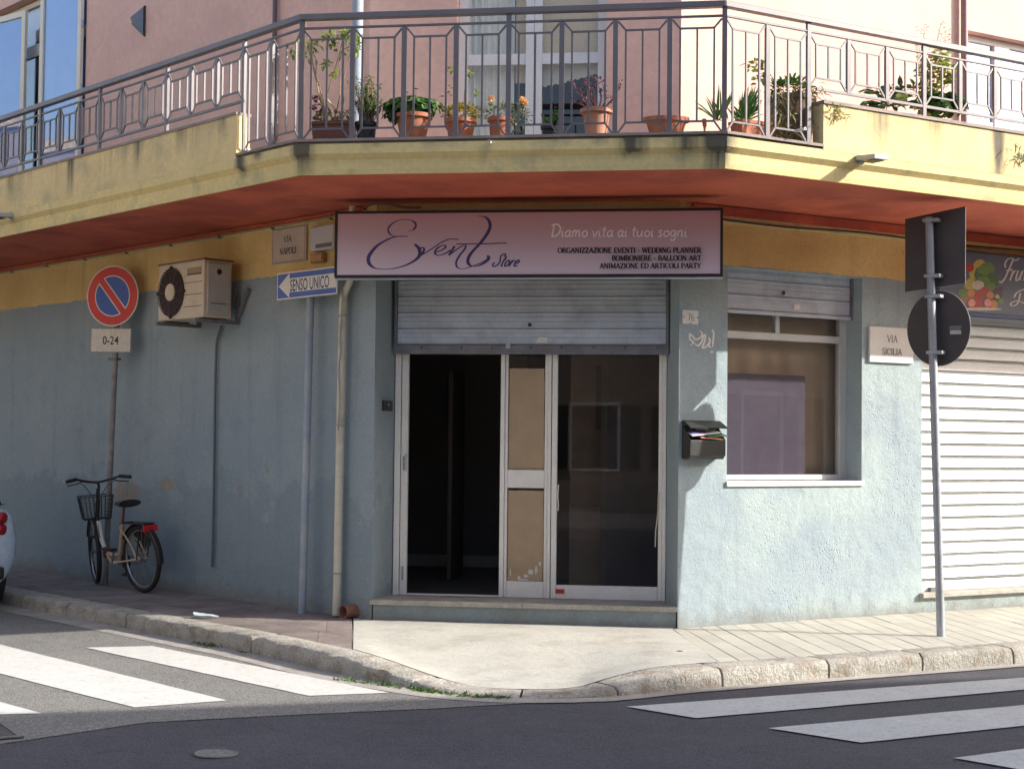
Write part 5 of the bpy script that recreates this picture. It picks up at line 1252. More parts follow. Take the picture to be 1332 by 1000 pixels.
# no-parking sign, leaning a little
pb = onz(136.5, 760, S); pd = math.hypot(pb.x, pb.y)
nF_ang = R(-110.5 + 90)                       # face direction
NF = Frame(V(0, 0, 0), nF_ang, -1)
def at_depth(x, y, ref):                      # point of the viewing line at the same distance from the camera as ref
    r_ = ray(x, y); return CAM + r_ * ((ref.y - CAM.y) / r_.y)
tp = at_depth(150, 462, pb); 
np_ = sign_pole('no_parking_sign', pb, tp + (tp - pb).normalized() * .45, .029, M['rustpole'], 'round red and blue no parking sign above a 0-24 plate on a leaning pole', 'road sign')
dc = at_depth(149.5, 385.5, pb); NF.o = V(dc.x, dc.y, 0) ; ax = (tp - pb).normalized(); roll = .018
class Tilt(Frame):
    def __init__(f, c, ang, out, roll):
        Frame.__init__(f, V(c.x, c.y, 0), ang, out); f.c = Vector(c); f.h = Vector(f.u); f.uz = V(0, 0, 1)
        f.h = (Vector(f.u) * math.cos(roll) - V(0, 0, 1) * math.sin(roll)); f.vv = (V(0, 0, 1) * math.cos(roll) + Vector(f.u) * math.sin(roll))
    def Q(f, a, b, d=0): return f.c + f.h * a + f.vv * b + f.n * d
T = Tilt(dc, nF_ang, -1, .02); DR = .31
def disc(T, r, d0, d1, n=40): 
    mb = MB(); pts = [T.Q(r * math.cos(2 * math.pi * k / n), r * math.sin(2 * math.pi * k / n), d0) for k in range(n)]; return mb.prism(pts, T.n * (d1 - d0))
disc(T, DR, .036, .042).build('disc_rim', M['white'], np_); disc(T, DR * .965, .0425, .0435).build('red_ring', M['red'], np_)
disc(T, DR * .68, .044, .0446).build('white_ring', M['white'], np_); disc(T, DR * .645, .045, .0456).build('blue_field', M['blue'], np_)
def band(T, w_, d0, d1, ang, ln): 
    c, s = math.cos(ang), math.sin(ang); pts = [T.Q(x * c - y * s, x * s + y * c, d0) for x, y in ((-ln, -w_), (ln, -w_), (ln, w_), (-ln, w_))]; return MB().prism(pts, T.n * (d1 - d0))
band(T, DR * .145, .046, .0464, R(-49), DR * .665).build('white_edge', M['white'], np_); band(T, DR * .108, .047, .0474, R(-49), DR * .72).build('red_bar', M['red'], np_)
pc = at_depth(147.3, 443, pb); T2 = Tilt(pc, nF_ang, -1, .02)
def rect(T, hw, hh, d0, d1): return MB().prism([T.Q(x, y, d0) for x, y in ((-hw, -hh), (hw, -hh), (hw, hh), (-hw, hh))], T.n * (d1 - d0))
rect(T2, .245, .125, .034, .044).build('time_plate', flat('plate_grey', (.30, .28, .26)), np_, bevel=.004); rect(T2, .235, .115, .0445, .0452).build('plate_face', flat('plate_cream', (.66, .60, .52)), np_)
class TF:                                     # frame view of a tilted plane for lettering
    def __init__(f, T): f.T = T
    def P(f, s, z, d): return f.T.Q(s, z, d)
sans('lettering', '0-24', TF(T2), 0, -.04, .0458, .085, M['ink'], np_, .92, bold=.012)
for q in (at_depth(149, 467, pb),):
    Tq = Tilt(q, nF_ang, -1, 0); MB().prism([Tq.Q(x, y, -.035) for x, y in ((-.055, -.012), (.055, -.012), (.055, .012), (-.055, .012))], Tq.n * .075).build('clamp', M['bracket'], np_, bevel=.003)

# one way sign on its post near the wall
ob = onz(393, 797, S)
owt = at_depth(404.5, 366, ob)
ow = sign_pole('one_way_sign', ob, owt, .034, M['pipe_blue'], 'blue and white SENSO UNICO arrow sign on a grey post, partly behind the shop sign', 'road sign')
od = (ob - FL.o).dot(FL.n) + .045
a, b, c, d = pquad(FL, 360.5, 438.5, 357, 345, 391, 382, od)
MB().fb(FL, a, b, c, d, od - .008, od).build('board', M['white'], ow, bevel=.002)
W_ = b - a; H_ = d - c; fnL = lambda u_, v_: FL.P(b - u_, c + v_, od + .0004)
p1 = Pen(fnL, FL.n); p1.poly([(.012, .012), (W_ - .012, .012), (W_ - .012, H_ - .012), (.012, H_ - .012)]); p1.build('blue_field', M['blue'], ow)
p2 = Pen(lambda u_, v_: FL.P(b - u_, c + v_, od + .0012), FL.n)
yb_, yt_ = H_ * .24, H_ * .76
p2.poly([(.025, H_ * .5), (W_ * .215, H_ * .04), (W_ * .215, yb_), (W_ - .014, yb_), (W_ - .014, yt_), (W_ * .215, yt_), (W_ * .215, H_ * .96)]); p2.build('white_arrow', M['white'], ow)
sans('lettering', 'SENSO UNICO', FL, b - W_ * .225, c + H_ * .275, od + .002, H_ * .455, M['navy'], ow, .545 * (W_ / .62) * .62 / H_ * .40 if False else .60, 'LEFT', .012, mirror=-1)
# two sign backs on the right-hand pole
rbp = onz(1224, 829, S); rbp = V(3.40, 12.13, S); 
x_, y_ = 1224, 829
rbp = onz(x_, 827, S)
rtp = at_depth(1208.5, 283, rbp + V(0, .17, 0)); BACK = lambda y: rbp + V(0, .17 * (829 - y) / 546, 0)
rp = sign_pole('road_sign', rbp, rtp, .033, M['steel'], 'square and round road sign seen from behind on a grey pole on the right', 'road sign')
SB = math.atan2(-.58, 1)                      # board direction: left end farther away
bc = at_depth(1217, 375, BACK(375))
def solve_board():
    best = None
    for k in range(-80, 81, 2):
        ang = R(k); F = Frame(V(bc.x, bc.y, 0), ang, -1); F.o = V(bc.x, bc.y, 0) - F.n * .05
        try:
            sa, za = F.px(1177.5, 285); sb, zb_ = F.px(1255.5, 268.5); sc_, zc2 = F.px(1177.8, 380); sd, zd = F.px(1256, 368.5)
        except Exception: continue
        e = abs(za - zb_) + abs(zc2 - zd)
        if best is None or e < best[0]: best = (e, ang, sa, sb, za, zc2)
    return best
e_, angB, sa_, sb_, zt_, zb2 = solve_board(); print('board', math.degrees(angB), sb_ - sa_, zt_ - zb2, e_)
angB = R(-34)
BF = Frame(V(bc.x, bc.y, 0), angB, -1); BF.o = BF.o - BF.n * .05
sa_, z1a = BF.px(1177.5, 285); sb_, z1b = BF.px(1255.5, 268.5); _, z0a = BF.px(1177.8, 380); _, z0b = BF.px(1256, 368.5)
MB().prism([BF.P(sa_, z0a, 0), BF.P(sb_, z0b, 0), BF.P(sb_, z1b, 0), BF.P(sa_, z1a, 0)], -BF.n * .005).build('square_board', M['signback'], rp)
MB().prism([BF.P(sa_, z0a, -.0055), BF.P(sb_, z0b, -.0055), BF.P(sb_ + .004, z1b, -.0055), BF.P(sa_, z1a, -.0055)], -BF.n * .002).build('board_face', M['white'], rp)
cz_s, cz_z = BF.px(1220.5, 427)
rs, rz = (BF.px(1262, 427)[0] - BF.px(1180, 427)[0]) / 2, (BF.px(1220, 378)[1] - BF.px(1220, 476)[1]) / 2
for nm, mt, d0, d1, k in (('round_board', 'signback', -.006, 0, 1), ('board_face', 'white', -.009, -.0065, 1.012)):
    MB().prism([BF.P(cz_s + rs * k * math.cos(t), cz_z + rz * k * math.sin(t), d0) for t in [2 * math.pi * q / 44 for q in range(44)]], BF.n * (d1 - d0)).build(nm, M[mt], rp)
for y in (287, 361, 388, 462):
    q = rbp.lerp(rtp, (829 - y) / (829 - 283)); G = Frame(V(q.x, q.y, 0), angB, -1)
    MB().fb(G, -.045, .085, q.z - .013, q.z + .013, -.052, .037).build('clamp', M['steel'], rp, bevel=.004)
a, b = BF.px(1243, 431.5, .001); MB().fb(BF, a - .045, a + .045, b - .02, b + .01, .0005, .001).build('maker_sticker', flat('sticker_grey', (.55, .52, .50)), rp)
for dy in (.03, .045, .06): MB().fb(BF, a - .05, a + .03 + dy * .3, b - .02 + dy, b - .016 + dy, .0005, .0009).build('maker_print', flat('sticker_grey', (.5, .5, .5)), rp)

# ================================================================== BICYCLE (built along +x, leaning, then placed)
def make_bike():
    root = empty('bicycle', (0, 0, 0), 'old folding bicycle with pale orange frame and wire basket leaning by the pole', 'bicycle', local=True)
    Rw = .33; xr, xf = -.52, .55
    def wheel(x, y, yaw, label=None):
        ax = V(math.sin(-yaw), math.cos(yaw), 0); c = V(x, y, Rw)
        t = MB().torus(c, ax, Rw - .025, .025, 44, 8).build('wheel', M['tyre'], root, smooth=True); ORG[t] = V(0, 0, 0)
        MB().torus(c, ax, Rw - .052, .011, 44, 6).build('rim', M['chrome'], t, smooth=True)
        MB().lathe(c - ax * .05, [(.012, 0), (.028, .012), (.018, .03), (.018, .07), (.028, .088), (.012, .1)], 12, ax).build('hub', M['chrome'], t, smooth=True)
        sp = MB(); e = ax.orthogonal().normalized(); g = ax.cross(e)
        for k in range(28):
            a = 2 * math.pi * k / 28; b = a + (.5 if k % 2 else -.5); sd = ax * (.03 if k % 4 < 2 else -.03)
            sp.bar(c + (e * math.cos(b) + g * math.sin(b)) * .022 + sd, c + (e * math.cos(a) + g * math.sin(a)) * (Rw - .055), .0028)
        sp.build('spokes', M['chrome'], t)
        return t
    wheel(xr, 0, 0); 
    yaw = -R(22)                              # front wheel turned
    hb, ht = V(.31, 0, .52), V(.24, 0, .88)   # head tube
    fo = lambda dx, dy, z: V(.30 + (dx) * math.cos(yaw) - dy * math.sin(yaw), dx * math.sin(yaw) + dy * math.cos(yaw), z)
    wf = fo(.24, 0, Rw); wheel(wf.x, wf.y, yaw)
    f = MB()
    f.tube(catmull([ht - V(-.02, 0, .06), V(.27, 0, .62), V(.20, 0, .42), V(.11, 0, .36)], 6), .021, 10); f.tube([hb, ht], .022, 10)
    f.build('front_frame', M['bike_dk'], root, smooth=True)
    MB().tube([V(.255, .0, .66), V(.215, 0, .48), V(.17, 0, .40)], [.0225, .0225, .0225], 10).build('white_decal', M['white'], root, smooth=True)
    MB().tube([V(.135, 0, .34), V(.115, 0, .40)], .034, 12).build('hinge_clamp', M['bike_rust'], root, smooth=True)
    g = MB(); seat_b, seat_t = V(-.10, 0, .27), V(-.20, 0, .66)
    g.tube(catmull([V(.12, 0, .385), V(.05, 0, .335), V(-.02, 0, .33), V(-.105, 0, .345)], 6), .019, 10)
    g.tube(catmull([V(.12, 0, .35), V(.06, 0, .28), V(-.01, 0, .255), V(-.09, 0, .265)], 6), .024, 10)
    g.tube([seat_b, seat_t], .019, 10); 
    g.build('frame', M['bike'], root, smooth=True)
    st_ = MB()
    for y in (-.055, .055): st_.tube([V(-.19, y * .5, .62), V(xr + .10, y, .47), V(xr, y, Rw)], .009, 8); st_.tube([V(-.10, y * .6, .27), V(xr, y, Rw)], .010, 8)
    st_.build('rear_stays', M['bike'], root, smooth=True)
    fk = MB()
    for y in (-.05, .05): fk.tube([fo(.035, y, .50), fo(.14, y, .42), fo(.24, y, Rw)], .011, 8)
    fk.tube([fo(.035, -.05, .50), fo(.035, .05, .50)], .014, 8); fk.build('fork', M['bike_dk'], root, smooth=True)
    MB().tube([V(-.20, 0, .66), V(-.245, 0, .82)], .013, 8).build('seat_post', flat('rust_brown_post', (.16, .07, .05)), root, smooth=True)
    sd = MB(); rows = []
    for i in range(9):
        t = i / 8; x = -.36 + .26 * t; hw = .105 * (1 - t) ** .7 + .02; rows.append([V(x, hw * math.sin(a), .845 + (.022 + .02 * (1 - t)) * math.cos(a) * (1 if math.cos(a) > 0 else .8) + .012 * (1 - t)) for a in [2 * math.pi * k / 14 for k in range(15)]])
    sd.grid(rows); sd.f.append(list(range(14))); sd.f.append([8 * 15 + k for k in range(14)]); sd.build('saddle', M['bike_dk'], root, smooth=True)
    MB().tube([ht, ht + V(-.03, 0, .14), V(.235, 0, 1.05)], .014, 8).build('stem', M['bike_dk'], root, smooth=True)
    hy = lambda dx, dy, z: V(.235 + dx * math.cos(yaw) - dy * math.sin(yaw), dx * math.sin(yaw) + dy * math.cos(yaw), z)
    hbar = MB().tube(catmull([hy(-.12, -.29, 1.09), hy(-.07, -.22, 1.10), hy(.0, -.12, 1.07), hy(.02, 0, 1.05), hy(.0, .12, 1.07), hy(-.07, .22, 1.10), hy(-.12, .29, 1.09)], 6), .012, 8).build('handlebar', M['bike_dk'], root, smooth=True)
    for sg in (-1, 1):
        MB().tube([hy(-.06, sg * .21, 1.10), hy(-.14, sg * .31, 1.088)], .018, 10).build('grip', M['tyre'], hbar, smooth=True)
        MB().tube([hy(-.02, sg * .15, 1.07), hy(-.02, sg * .20, 1.05), hy(-.06, sg * .30, 1.04)], .006, 6).build('brake_lever', M['bike_dk'], hbar, smooth=True)
    cbm = MB(); cbm.tube(catmull([hy(.0, -.16, 1.05), hy(.14, -.10, .98), hy(.10, .0, .80), fo(.04, .0, .56)], 6), .004, 6); cbm.tube(catmull([hy(.0, .16, 1.05), hy(.12, .10, 1.0), hy(.06, .03, .84), V(.2, .03, .5)], 6), .004, 6); cbm.build('brake_cable', M['cable'], root)
    # wire basket
    bk = MB(); z0, z1 = .67, .90
    def bp_(u, v, z): k = (z - z0) / (z1 - z0); return hy(.10 + (u + 1) * .5 * (.20 + .04 * k), v * (.13 + .035 * k), z)
    ring_ = [(-1, -1), (1, -1), (1, 1), (-1, 1)]
    def edge(z, r_):
        for i in range(4): bk.bar(bp_(*ring_[i], z), bp_(*ring_[(i + 1) % 4], z), r_)
    edge(z1, .010)
    for k in range(6): edge(z0 + (z1 - z0) * k / 6, .004)
    for k in range(9):
        t = -1 + 2 * k / 8
        for (u, v) in ((t, -1), (t, 1), (-1, t), (1, t)): bk.bar(bp_(u, v, z0), bp_(u, v, z1), .004)
        bk.bar(bp_(t, -1, z0), bp_(t, 1, z0), .004)
    bk.build('basket', M['bike_dk'], root)
    MB().tube([hy(.05, 0, .98), hy(.12, 0, .88)], .008, 6).build('basket_bracket', M['bike_dk'], root)
    # mudguards, rack, reflector, crank, stand
    for nm, cx_, yw, a0_, a1_ in (('rear_mudguard', V(xr, 0, Rw), 0, R(-5), R(150)), ('front_mudguard', wf, yaw, R(20), R(140))):
        rows = []
        for i in range(19):
            a = R(180) - (a0_ + (a1_ - a0_) * i / 18) if nm[0] == 'r' else a0_ + (a1_ - a0_) * i / 18
            rr_ = Rw + .022; o_ = V(math.cos(a) * rr_, 0, math.sin(a) * rr_); row = []
            for y, dz in ((-.032, -.014), (-.022, 0), (.022, 0), (.032, -.014)):
                q = V(math.cos(a) * (rr_ + dz), y, math.sin(a) * (rr_ + dz)); row.append(cx_ + V(q.x * math.cos(yw) - q.y * math.sin(yw), q.x * math.sin(yw) + q.y * math.cos(yw), q.z))
            rows.append(row)
        MB().grid(rows).build(nm, M['bike_dk'], root, smooth=True, fix=False)
    rk = MB()
    for y in (-.055, 0, .055): rk.bar(V(-.24, y, .665), V(-.70, y, .68), .010)
    for x in (-.3, -.42, -.54, -.68): rk.bar(V(x, -.055, .674), V(x, .055, .674), .010)
    for y in (-.06, .06): rk.bar(V(-.62, y, .67), V(xr, y, Rw), .008)
    rk.build('rear_rack', M['bike_dk'], root)
    MB().box(-.715, -.69, -.075, .075, .60, .665).build('reflector', M['reflector'], root, bevel=.006); MB().box(-.70, -.60, -.07, -.062, .60, .665).build('side_reflector', M['reflector'], root, bevel=.002)
    MB().prism([V(-.28, -.062, .655), V(-.62, -.062, .66), V(-.60, -.062, .46), V(-.42, -.062, .38), V(-.32, -.062, .5)], (0, .003, 0)).build('skirt_guard', flat('dark_grey_net', (.035, .035, .04)), root)
    cr = MB().lathe(V(-.10, -.075, .27), [(.085, 0), (.085, .004), (.0, .005)], 26, (0, 1, 0)).build('chainring', M['bike_dk'], root); ORG[cr] = V(0, 0, 0)
    MB().bar(V(-.10, -.085, .27), V(-.03, -.085, .13), .018, .010).build('crank', M['chrome'], cr); MB().bar(V(-.10, .085, .27), V(-.17, .085, .41), .018, .010).build('crank', M['chrome'], cr)
    MB().box(-.07, .02, -.16, -.09, .115, .14).build('pedal', M['bike_dk'], cr); MB().box(-.22, -.13, .09, .16, .40, .425).build('pedal', M['bike_dk'], cr)
    ch = MB()
    for z, zz in ((.31, .365), (.23, .30)): ch.bar(V(-.10, -.072, z), V(xr, -.06, zz), .008)
    ch.build('chain', M['iron'], root)
    MB().tube([V(-.12, -.06, .26), V(-.16, -.10, .02), V(-.2, -.10, .0)], .008, 6).build('kickstand', M['chrome'], root)
    MB().tube(catmull([V(.14, .03, .36), V(.10, .05, .33), V(.12, 0, .31), V(.16, -.05, .35), V(.13, 0, .39)], 4), .012, 8).build('lock_cable', M['bike_rust'], root, smooth=True)
    return root
bike = make_bike()
rear = onz(187, 770.5, S); front = onz(107, 759, S); dv = front - rear
bike.rotation_euler = (R(-5), 0, math.atan2(dv.y, dv.x)); kxy = dv.length / 1.04
bike.location = rear + dv.normalized() * .52; print('bike wheelbase', dv.length)

# ================================================================== PARKED CAR (left edge)
def make_car():
    root = empty('parked_car', (0, 0, 0), 'rear corner of a pale blue hatchback with round tail lights at the left edge', 'car', local=True)
    # x: 0 = rear bumper, positive forward; y: 0 centre; rings of the body
    st_ = [(-.02, .68, .34, .70, .70), (.04, .80, .27, .98, .96), (.25, .86, .22, 1.05, 1.0), (.6, .86, .20, 1.06, 1.0), (1.6, .83, .19, 1.02, 1.0), (2.5, .82, .19, .96, 1.0), (3.1, .78, .22, .84, .98), (3.45, .68, .28, .70, .92), (3.52, .55, .36, .58, .9)]
    rows = []
    for x, hw, z0, z1, k in st_:
        prof = [(-.80, z0), (-.98, z0 + .12), (-1.0, (z0 + z1) / 2), (-.96, z1 - .16), (-.86, z1), (.86, z1), (.96, z1 - .16), (1.0, (z0 + z1) / 2), (.98, z0 + .12), (.80, z0)]
        rows.append([V(x, hw * y, z) for y, z in prof] + [V(x, hw * -.80, z0)])
    mb = MB().grid(rows); n = 11; mb.f.append(list(range(10))); mb.f.append([8 * n + k for k in range(10)])
    body = mb.build('body', M['carpaint'], root); sd = body.modifiers.new('s', 'SUBSURF'); sd.levels = 2; sd.render_levels = 2
    body.data.polygons.foreach_set('use_smooth', [True] * len(body.data.polygons))
    rows = []
    for x, hw, z1 in ((.10, .70, 1.02), (.38, .66, 1.40), (.7, .64, 1.47), (1.5, .64, 1.49), (2.1, .64, 1.44), (2.8, .70, .97)):
        rows.append([V(x, -hw, .98 if z1 > 1.03 else z1 - .02), V(x, -hw * .93, z1 - .04), V(x, -hw * .7, z1), V(x, hw * .7, z1), V(x, hw * .93, z1 - .04), V(x, hw, .98 if z1 > 1.03 else z1 - .02)])
    cb = MB().grid(rows).build('cabin', M['carglass'], root, smooth=True, fix=True)
    rows = []
    for x, hw, z1 in ((.36, .60, 1.41), (.7, .60, 1.485), (1.5, .60, 1.50), (2.12, .59, 1.45)): rows.append([V(x, -hw, z1 - .02), V(x, -hw * .6, z1 + .012), V(x, hw * .6, z1 + .012), V(x, hw, z1 - .02)])
    MB().grid(rows).build('roof', M['carpaint'], root, smooth=True)
    for sg in (-1, 1):
        for k, z in enumerate((.87, .76)):
            MB().lathe(V(.03 + .012 * k, sg * .60, z), [(.052, 0), (.055, .03), (.045, .05), (0, .056)], 20, V(-.85, sg * .5, 0)).build('tail_light', flat('tail_light_red', (.32, .01, .015)), root, smooth=True)
        for x in (.62, 2.85):
            w_ = MB().lathe(V(x, sg * .58, .30), [(.30, 0), (.31, .04), (.31, .15), (.29, .19), (.20, .19)], 36, V(0, sg, 0)).build('wheel', M['tyre'], root, smooth=True); ORG[w_] = V(0, 0, 0)
            MB().lathe(V(x, sg * .74, .30), [(.20, .02), (.19, .035), (.17, .02), (.06, .03), (0, .04)], 24, V(0, sg, 0)).build('rim', M['chrome'], w_, smooth=True)
            MB().lathe(V(x, sg * .66, .32), [(.355, 0), (.355, .135), (.34, .137), (0, .137)], 36, V(0, sg, 0)).build('wheel_arch', M['car_dark'], root)
    MB().box(-.05, .05, -.62, .62, .30, .42).build('rear_bumper', M['car_dark'], root, bevel=.03, seg=3)
    MB().box(-.045, -.03, -.26, .26, .55, .66).build('number_plate', M['white'], root)
    return root
car = make_car()
cc = onz(14, 730, .6) if False else None
adir = math.atan2(FL.u.y, FL.u.x) + R(2)
fwd = V(math.cos(adir), math.sin(adir), 0); rt = V(fwd.y, -fwd.x, 0)         # right side of the car is towards the kerb
# right rear corner so that it projects at the frame edge
best = None
for k in range(60):
    L_ = 3.2 + k * .05; s_ = s_near(onz(36, 793, 0)); q = katt(max(s_ - (k - 20) * .1, 0), -.22)
    cnr = q - rt * 0; P_ = cnr; d_ = P_ - CAM + V(0, 0, .75); px_ = 666 + FPX * d_.dot(_right) / d_.dot(_fw)
    if best is None or abs(px_ - 8) < best[0]: best = (abs(px_ - 8), q)
car.rotation_euler = (0, 0, adir); car.location = best[1] - rt * .66
print('car', car.location, best[0])

# ================================================================== POTTED PLANTS ON THE BALCONY
class Leaves:
    def __init__(s): s.mb = MB()
    def leaf(s, p, d, l, w_, up=None, fold=.25, droop=.15):
        p = Vector(p); d = Vector(d).normalized(); up = Vector(up) if up is not None else V(random.gauss(0, .5), random.gauss(0, .5), 1)
        x = d.cross(up); x = x.normalized() if x.length > 1e-4 else d.orthogonal().normalized(); n = x.cross(d).normalized()
        k = len(s.mb.v); m1 = p + d * l * .35; m2 = p + d * l * .72 - n * droop * l * .3; tip = p + d * l - n * droop * l
        s.mb.v += [p, m1 + x * w_ / 2 + n * fold * w_ / 2, m2 + x * w_ * .4 + n * fold * w_ / 2, tip, m2 - x * w_ * .4 + n * fold * w_ / 2, m1 - x * w_ / 2 + n * fold * w_ / 2, m1, m2]
        s.mb.f += [[k, k + 1, k + 6], [k + 6, k + 1, k + 2, k + 7], [k + 7, k + 2, k + 3], [k, k + 6, k + 5], [k + 6, k + 7, k + 4, k + 5], [k + 7, k + 3, k + 4]]
    def disc(s, p, n, r, k_=7):
        n = Vector(n).normalized(); e = n.orthogonal().normalized(); g = n.cross(e); k = len(s.mb.v); s.mb.v.append(Vector(p) - n * r * .25)
        for i in range(k_): a = 2 * math.pi * i / k_; s.mb.v.append(Vector(p) + (e * math.cos(a) + g * math.sin(a)) * r * random.uniform(.85, 1.1))
        for i in range(k_): s.mb.f.append([k, k + 1 + i, k + 1 + (i + 1) % k_])
    def cloud(s, c, r, n, l, w_, kind='leaf', shell=.5):
        for _ in range(n):
            d = V(random.gauss(0, 1), random.gauss(0, 1), random.gauss(.25, 1)).normalized(); q = Vector(c) + V(d.x * r[0], d.y * r[1], d.z * r[2]) * random.uniform(shell, 1)
            if kind == 'leaf': s.leaf(q, d + V(0, 0, random.uniform(-.3, .4)), l * random.uniform(.6, 1.2), w_ * random.uniform(.7, 1.2))
            else: s.disc(q, d + V(0, 0, .6), l * random.uniform(.7, 1.15))
    def build(s, name, mt, parent):
        o = s.mb.build(name, mt, parent, fix=False); o['kind'] = 'stuff'; return o
def pot(root, c, rt_, rb_, h, mt, rim=.012, sx=1, sy=1, rimh=.03):
    o = MB().lathe(c, [(rb_, 0), (rt_ - rim * .6, h - rimh), (rt_ + rim * .5, h - rimh), (rt_ + rim * .5, h), (rt_ - rim, h), (rt_ - rim * 1.4, h - .025), (0, h - .02)], 26, None, sx, sy).build('pot', mt, root, smooth=True)
    MB().lathe(Vector(c) + V(0, 0, h - .030), [(rt_ - rim * 1.5, 0), (0, .012)], 16, None, sx, sy).build('soil', M['soil'], root)
    return o
def box_planter(root, F, s0, s1, z, h, mt, d=-.2, w_=.16):
    mb = MB(); a, b = s0, s1
    c0_ = [F.P(a + .015, z, d - w_ / 2 + .015), F.P(b - .015, z, d - w_ / 2 + .015), F.P(b - .015, z, d + w_ / 2 - .015), F.P(a + .015, z, d + w_ / 2 - .015)]
    c1_ = [F.P(a, z + h, d - w_ / 2), F.P(b, z + h, d - w_ / 2), F.P(b, z + h, d + w_ / 2), F.P(a, z + h, d + w_ / 2)]
    mb.hexa(c0_ + c1_).build('pot', mt, root, bevel=.006); MB().fb(F, a - .008, b + .008, z + h - .022, z + h + .003, d - w_ / 2 - .008, d + w_ / 2 + .008).build('rim', mt, root, bevel=.004)
    MB().fb(F, a + .01, b - .01, z + h + .001, z + h + .008, d - w_ / 2 + .01, d + w_ / 2 - .01).build('soil', M['soil'], root)
PZ = zt + .002
def hp3(F, x, y, d=-.2): s, z = F.px(x, y, d); return F.P(s, z, d)
def pot_at(F, x0, x1, ytop, label, mt, group='potted plants on the balcony', d=-.2, taper=.72, sx=1, sy=1, rim=.012):
    s0 = F.px(x0, 170, d)[0]; s1 = F.px(x1, 170, d)[0]; zt_ = F.px((x0 + x1) / 2, ytop, d)[1]; c = F.P((s0 + s1) / 2, PZ, d)
    root = empty('potted_plant', c, label, 'potted plant', group); r = abs(s1 - s0) / 2 - rim * .5
    pot(root, c, r, r * taper, max(zt_ - PZ, .06), mt, rim, sx, sy); return root, c, r, zt_
PG = 'potted plants on the balcony'
# 1 long dark planter with tall leggy plant
s0, s1 = HC.px(408, 170, -.2)[0], HC.px(461, 170, -.2)[0]; r_ = empty('potted_plant', HC.P((s0 + s1) / 2, PZ, -.2), 'tall leggy plant with few leaves in a long dark brown planter', 'potted plant', PG)
zp = HC.px(435, 161, -.2)[1]; box_planter(r_, HC, s0, s1, PZ, zp - PZ, M['brownpot'])
stm = MB(); lf = Leaves()
def branch_to(stm, pts, r0=.006, F=HC, d=-.2):
    P_ = [hp3(F, x, y, d + random.uniform(-.04, .04)) for x, y in pts]; P_ = catmull(P_, 4); stm.tube(P_, [r0 * (1 - .6 * i / len(P_)) for i in range(len(P_))], 6); return P_
for pts in (((424, 165), (420, 130), (410, 95), (402, 60), (396, 20)), ((428, 165), (424, 135), (432, 105), (437, 98), (440, 90), (443, 75)), ((440, 165), (447, 130), (445, 110), (449, 95), (452, 80), (460, 60)), ((426, 165), (415, 120), (408, 90), (404, 60), (398, 55)), ((436, 165), (424, 130), (430, 110), (442, 68), (446, 52)), ((432, 165), (440, 135), (442, 115), (442, 72), (455, 60), (462, 48)), ((425, 165), (412, 110), (410, 75), (392, 60))):
    branch_to(stm, pts)
stm.build('stem', M['branch'], r_, smooth=True)
st2 = MB(); 
for pts in (((424, 128), (436, 142), (446, 153)), ((461, 135), (452, 145), (443, 158)), ((414, 132), (430, 150), (441, 160))): branch_to(st2, pts, .009)
st2.build('dry_stalk', M['straw'], r_, smooth=True)
for (x, y, n, sp) in ((398, 55, 14, 9), (425, 46, 10, 6), (435, 48, 8, 6), (445, 48, 8, 5), (452, 42, 18, 7), (462, 50, 16, 7), (462, 63, 16, 7), (455, 58, 8, 5), (432, 55, 10, 6), (424, 83, 12, 5), (412, 60, 10, 6), (385, 70, 12, 6), (404, 70, 10, 7), (440, 70, 5, 4), (433, 97, 5, 3)):
    for _ in range(n): q = hp3(HC, x + random.gauss(0, sp / 2), y + random.gauss(0, sp / 2), -.2 + random.uniform(-.06, .06)); lf.leaf(q, (random.gauss(0, 1), random.gauss(0, 1), random.gauss(-.2, .8)), .055, .034)
lf.build('foliage', M['yelgreen'], r_); lf = Leaves()
for _ in range(90): q = hp3(HC, random.uniform(410, 460), random.uniform(148, 164), -.2 + random.uniform(-.05, .05)); lf.leaf(q, (random.gauss(0, .6), random.gauss(0, .6), 1), .05, .02)
lf.build('undergrowth', M['dryleaf'], r_); lf = Leaves()
for _ in range(30): q = hp3(HC, random.gauss(412, 3), random.uniform(128, 160)); lf.leaf(q, (random.gauss(0, 1), random.gauss(0, 1), .3), .05, .03)
lf.build('red_leaves', M['purpleleaf'], r_)
# 2 black pot with bushy rosemary
r_, c, r, z_ = pot_at(HC, 461.5, 491, 160, 'bushy upright rosemary in a black pot', M['blackpot'], taper=.8)
lf = Leaves(); stm = MB()
for k in range(84):
    a = random.uniform(0, 6.28); rr_ = random.uniform(0, .06); b = c + V(rr_ * math.cos(a), rr_ * math.sin(a), z_ - PZ); h = random.uniform(.14, .36) * (1 if k > 4 else 1.3); t = b + V(random.gauss(0, .065), random.gauss(0, .05), h)
    stm.tube([b, b.lerp(t, .5) + V(random.gauss(0, .01), 0, 0), t], [.004, .003, .0015], 5)
    for j in range(16): q = b.lerp(t, random.uniform(.15, 1)); lf.leaf(q, (random.gauss(0, 1), random.gauss(0, 1), .7), .034, .009)
stm.build('stem', M['branch'], r_); lf.build('foliage', M['green'], r_)
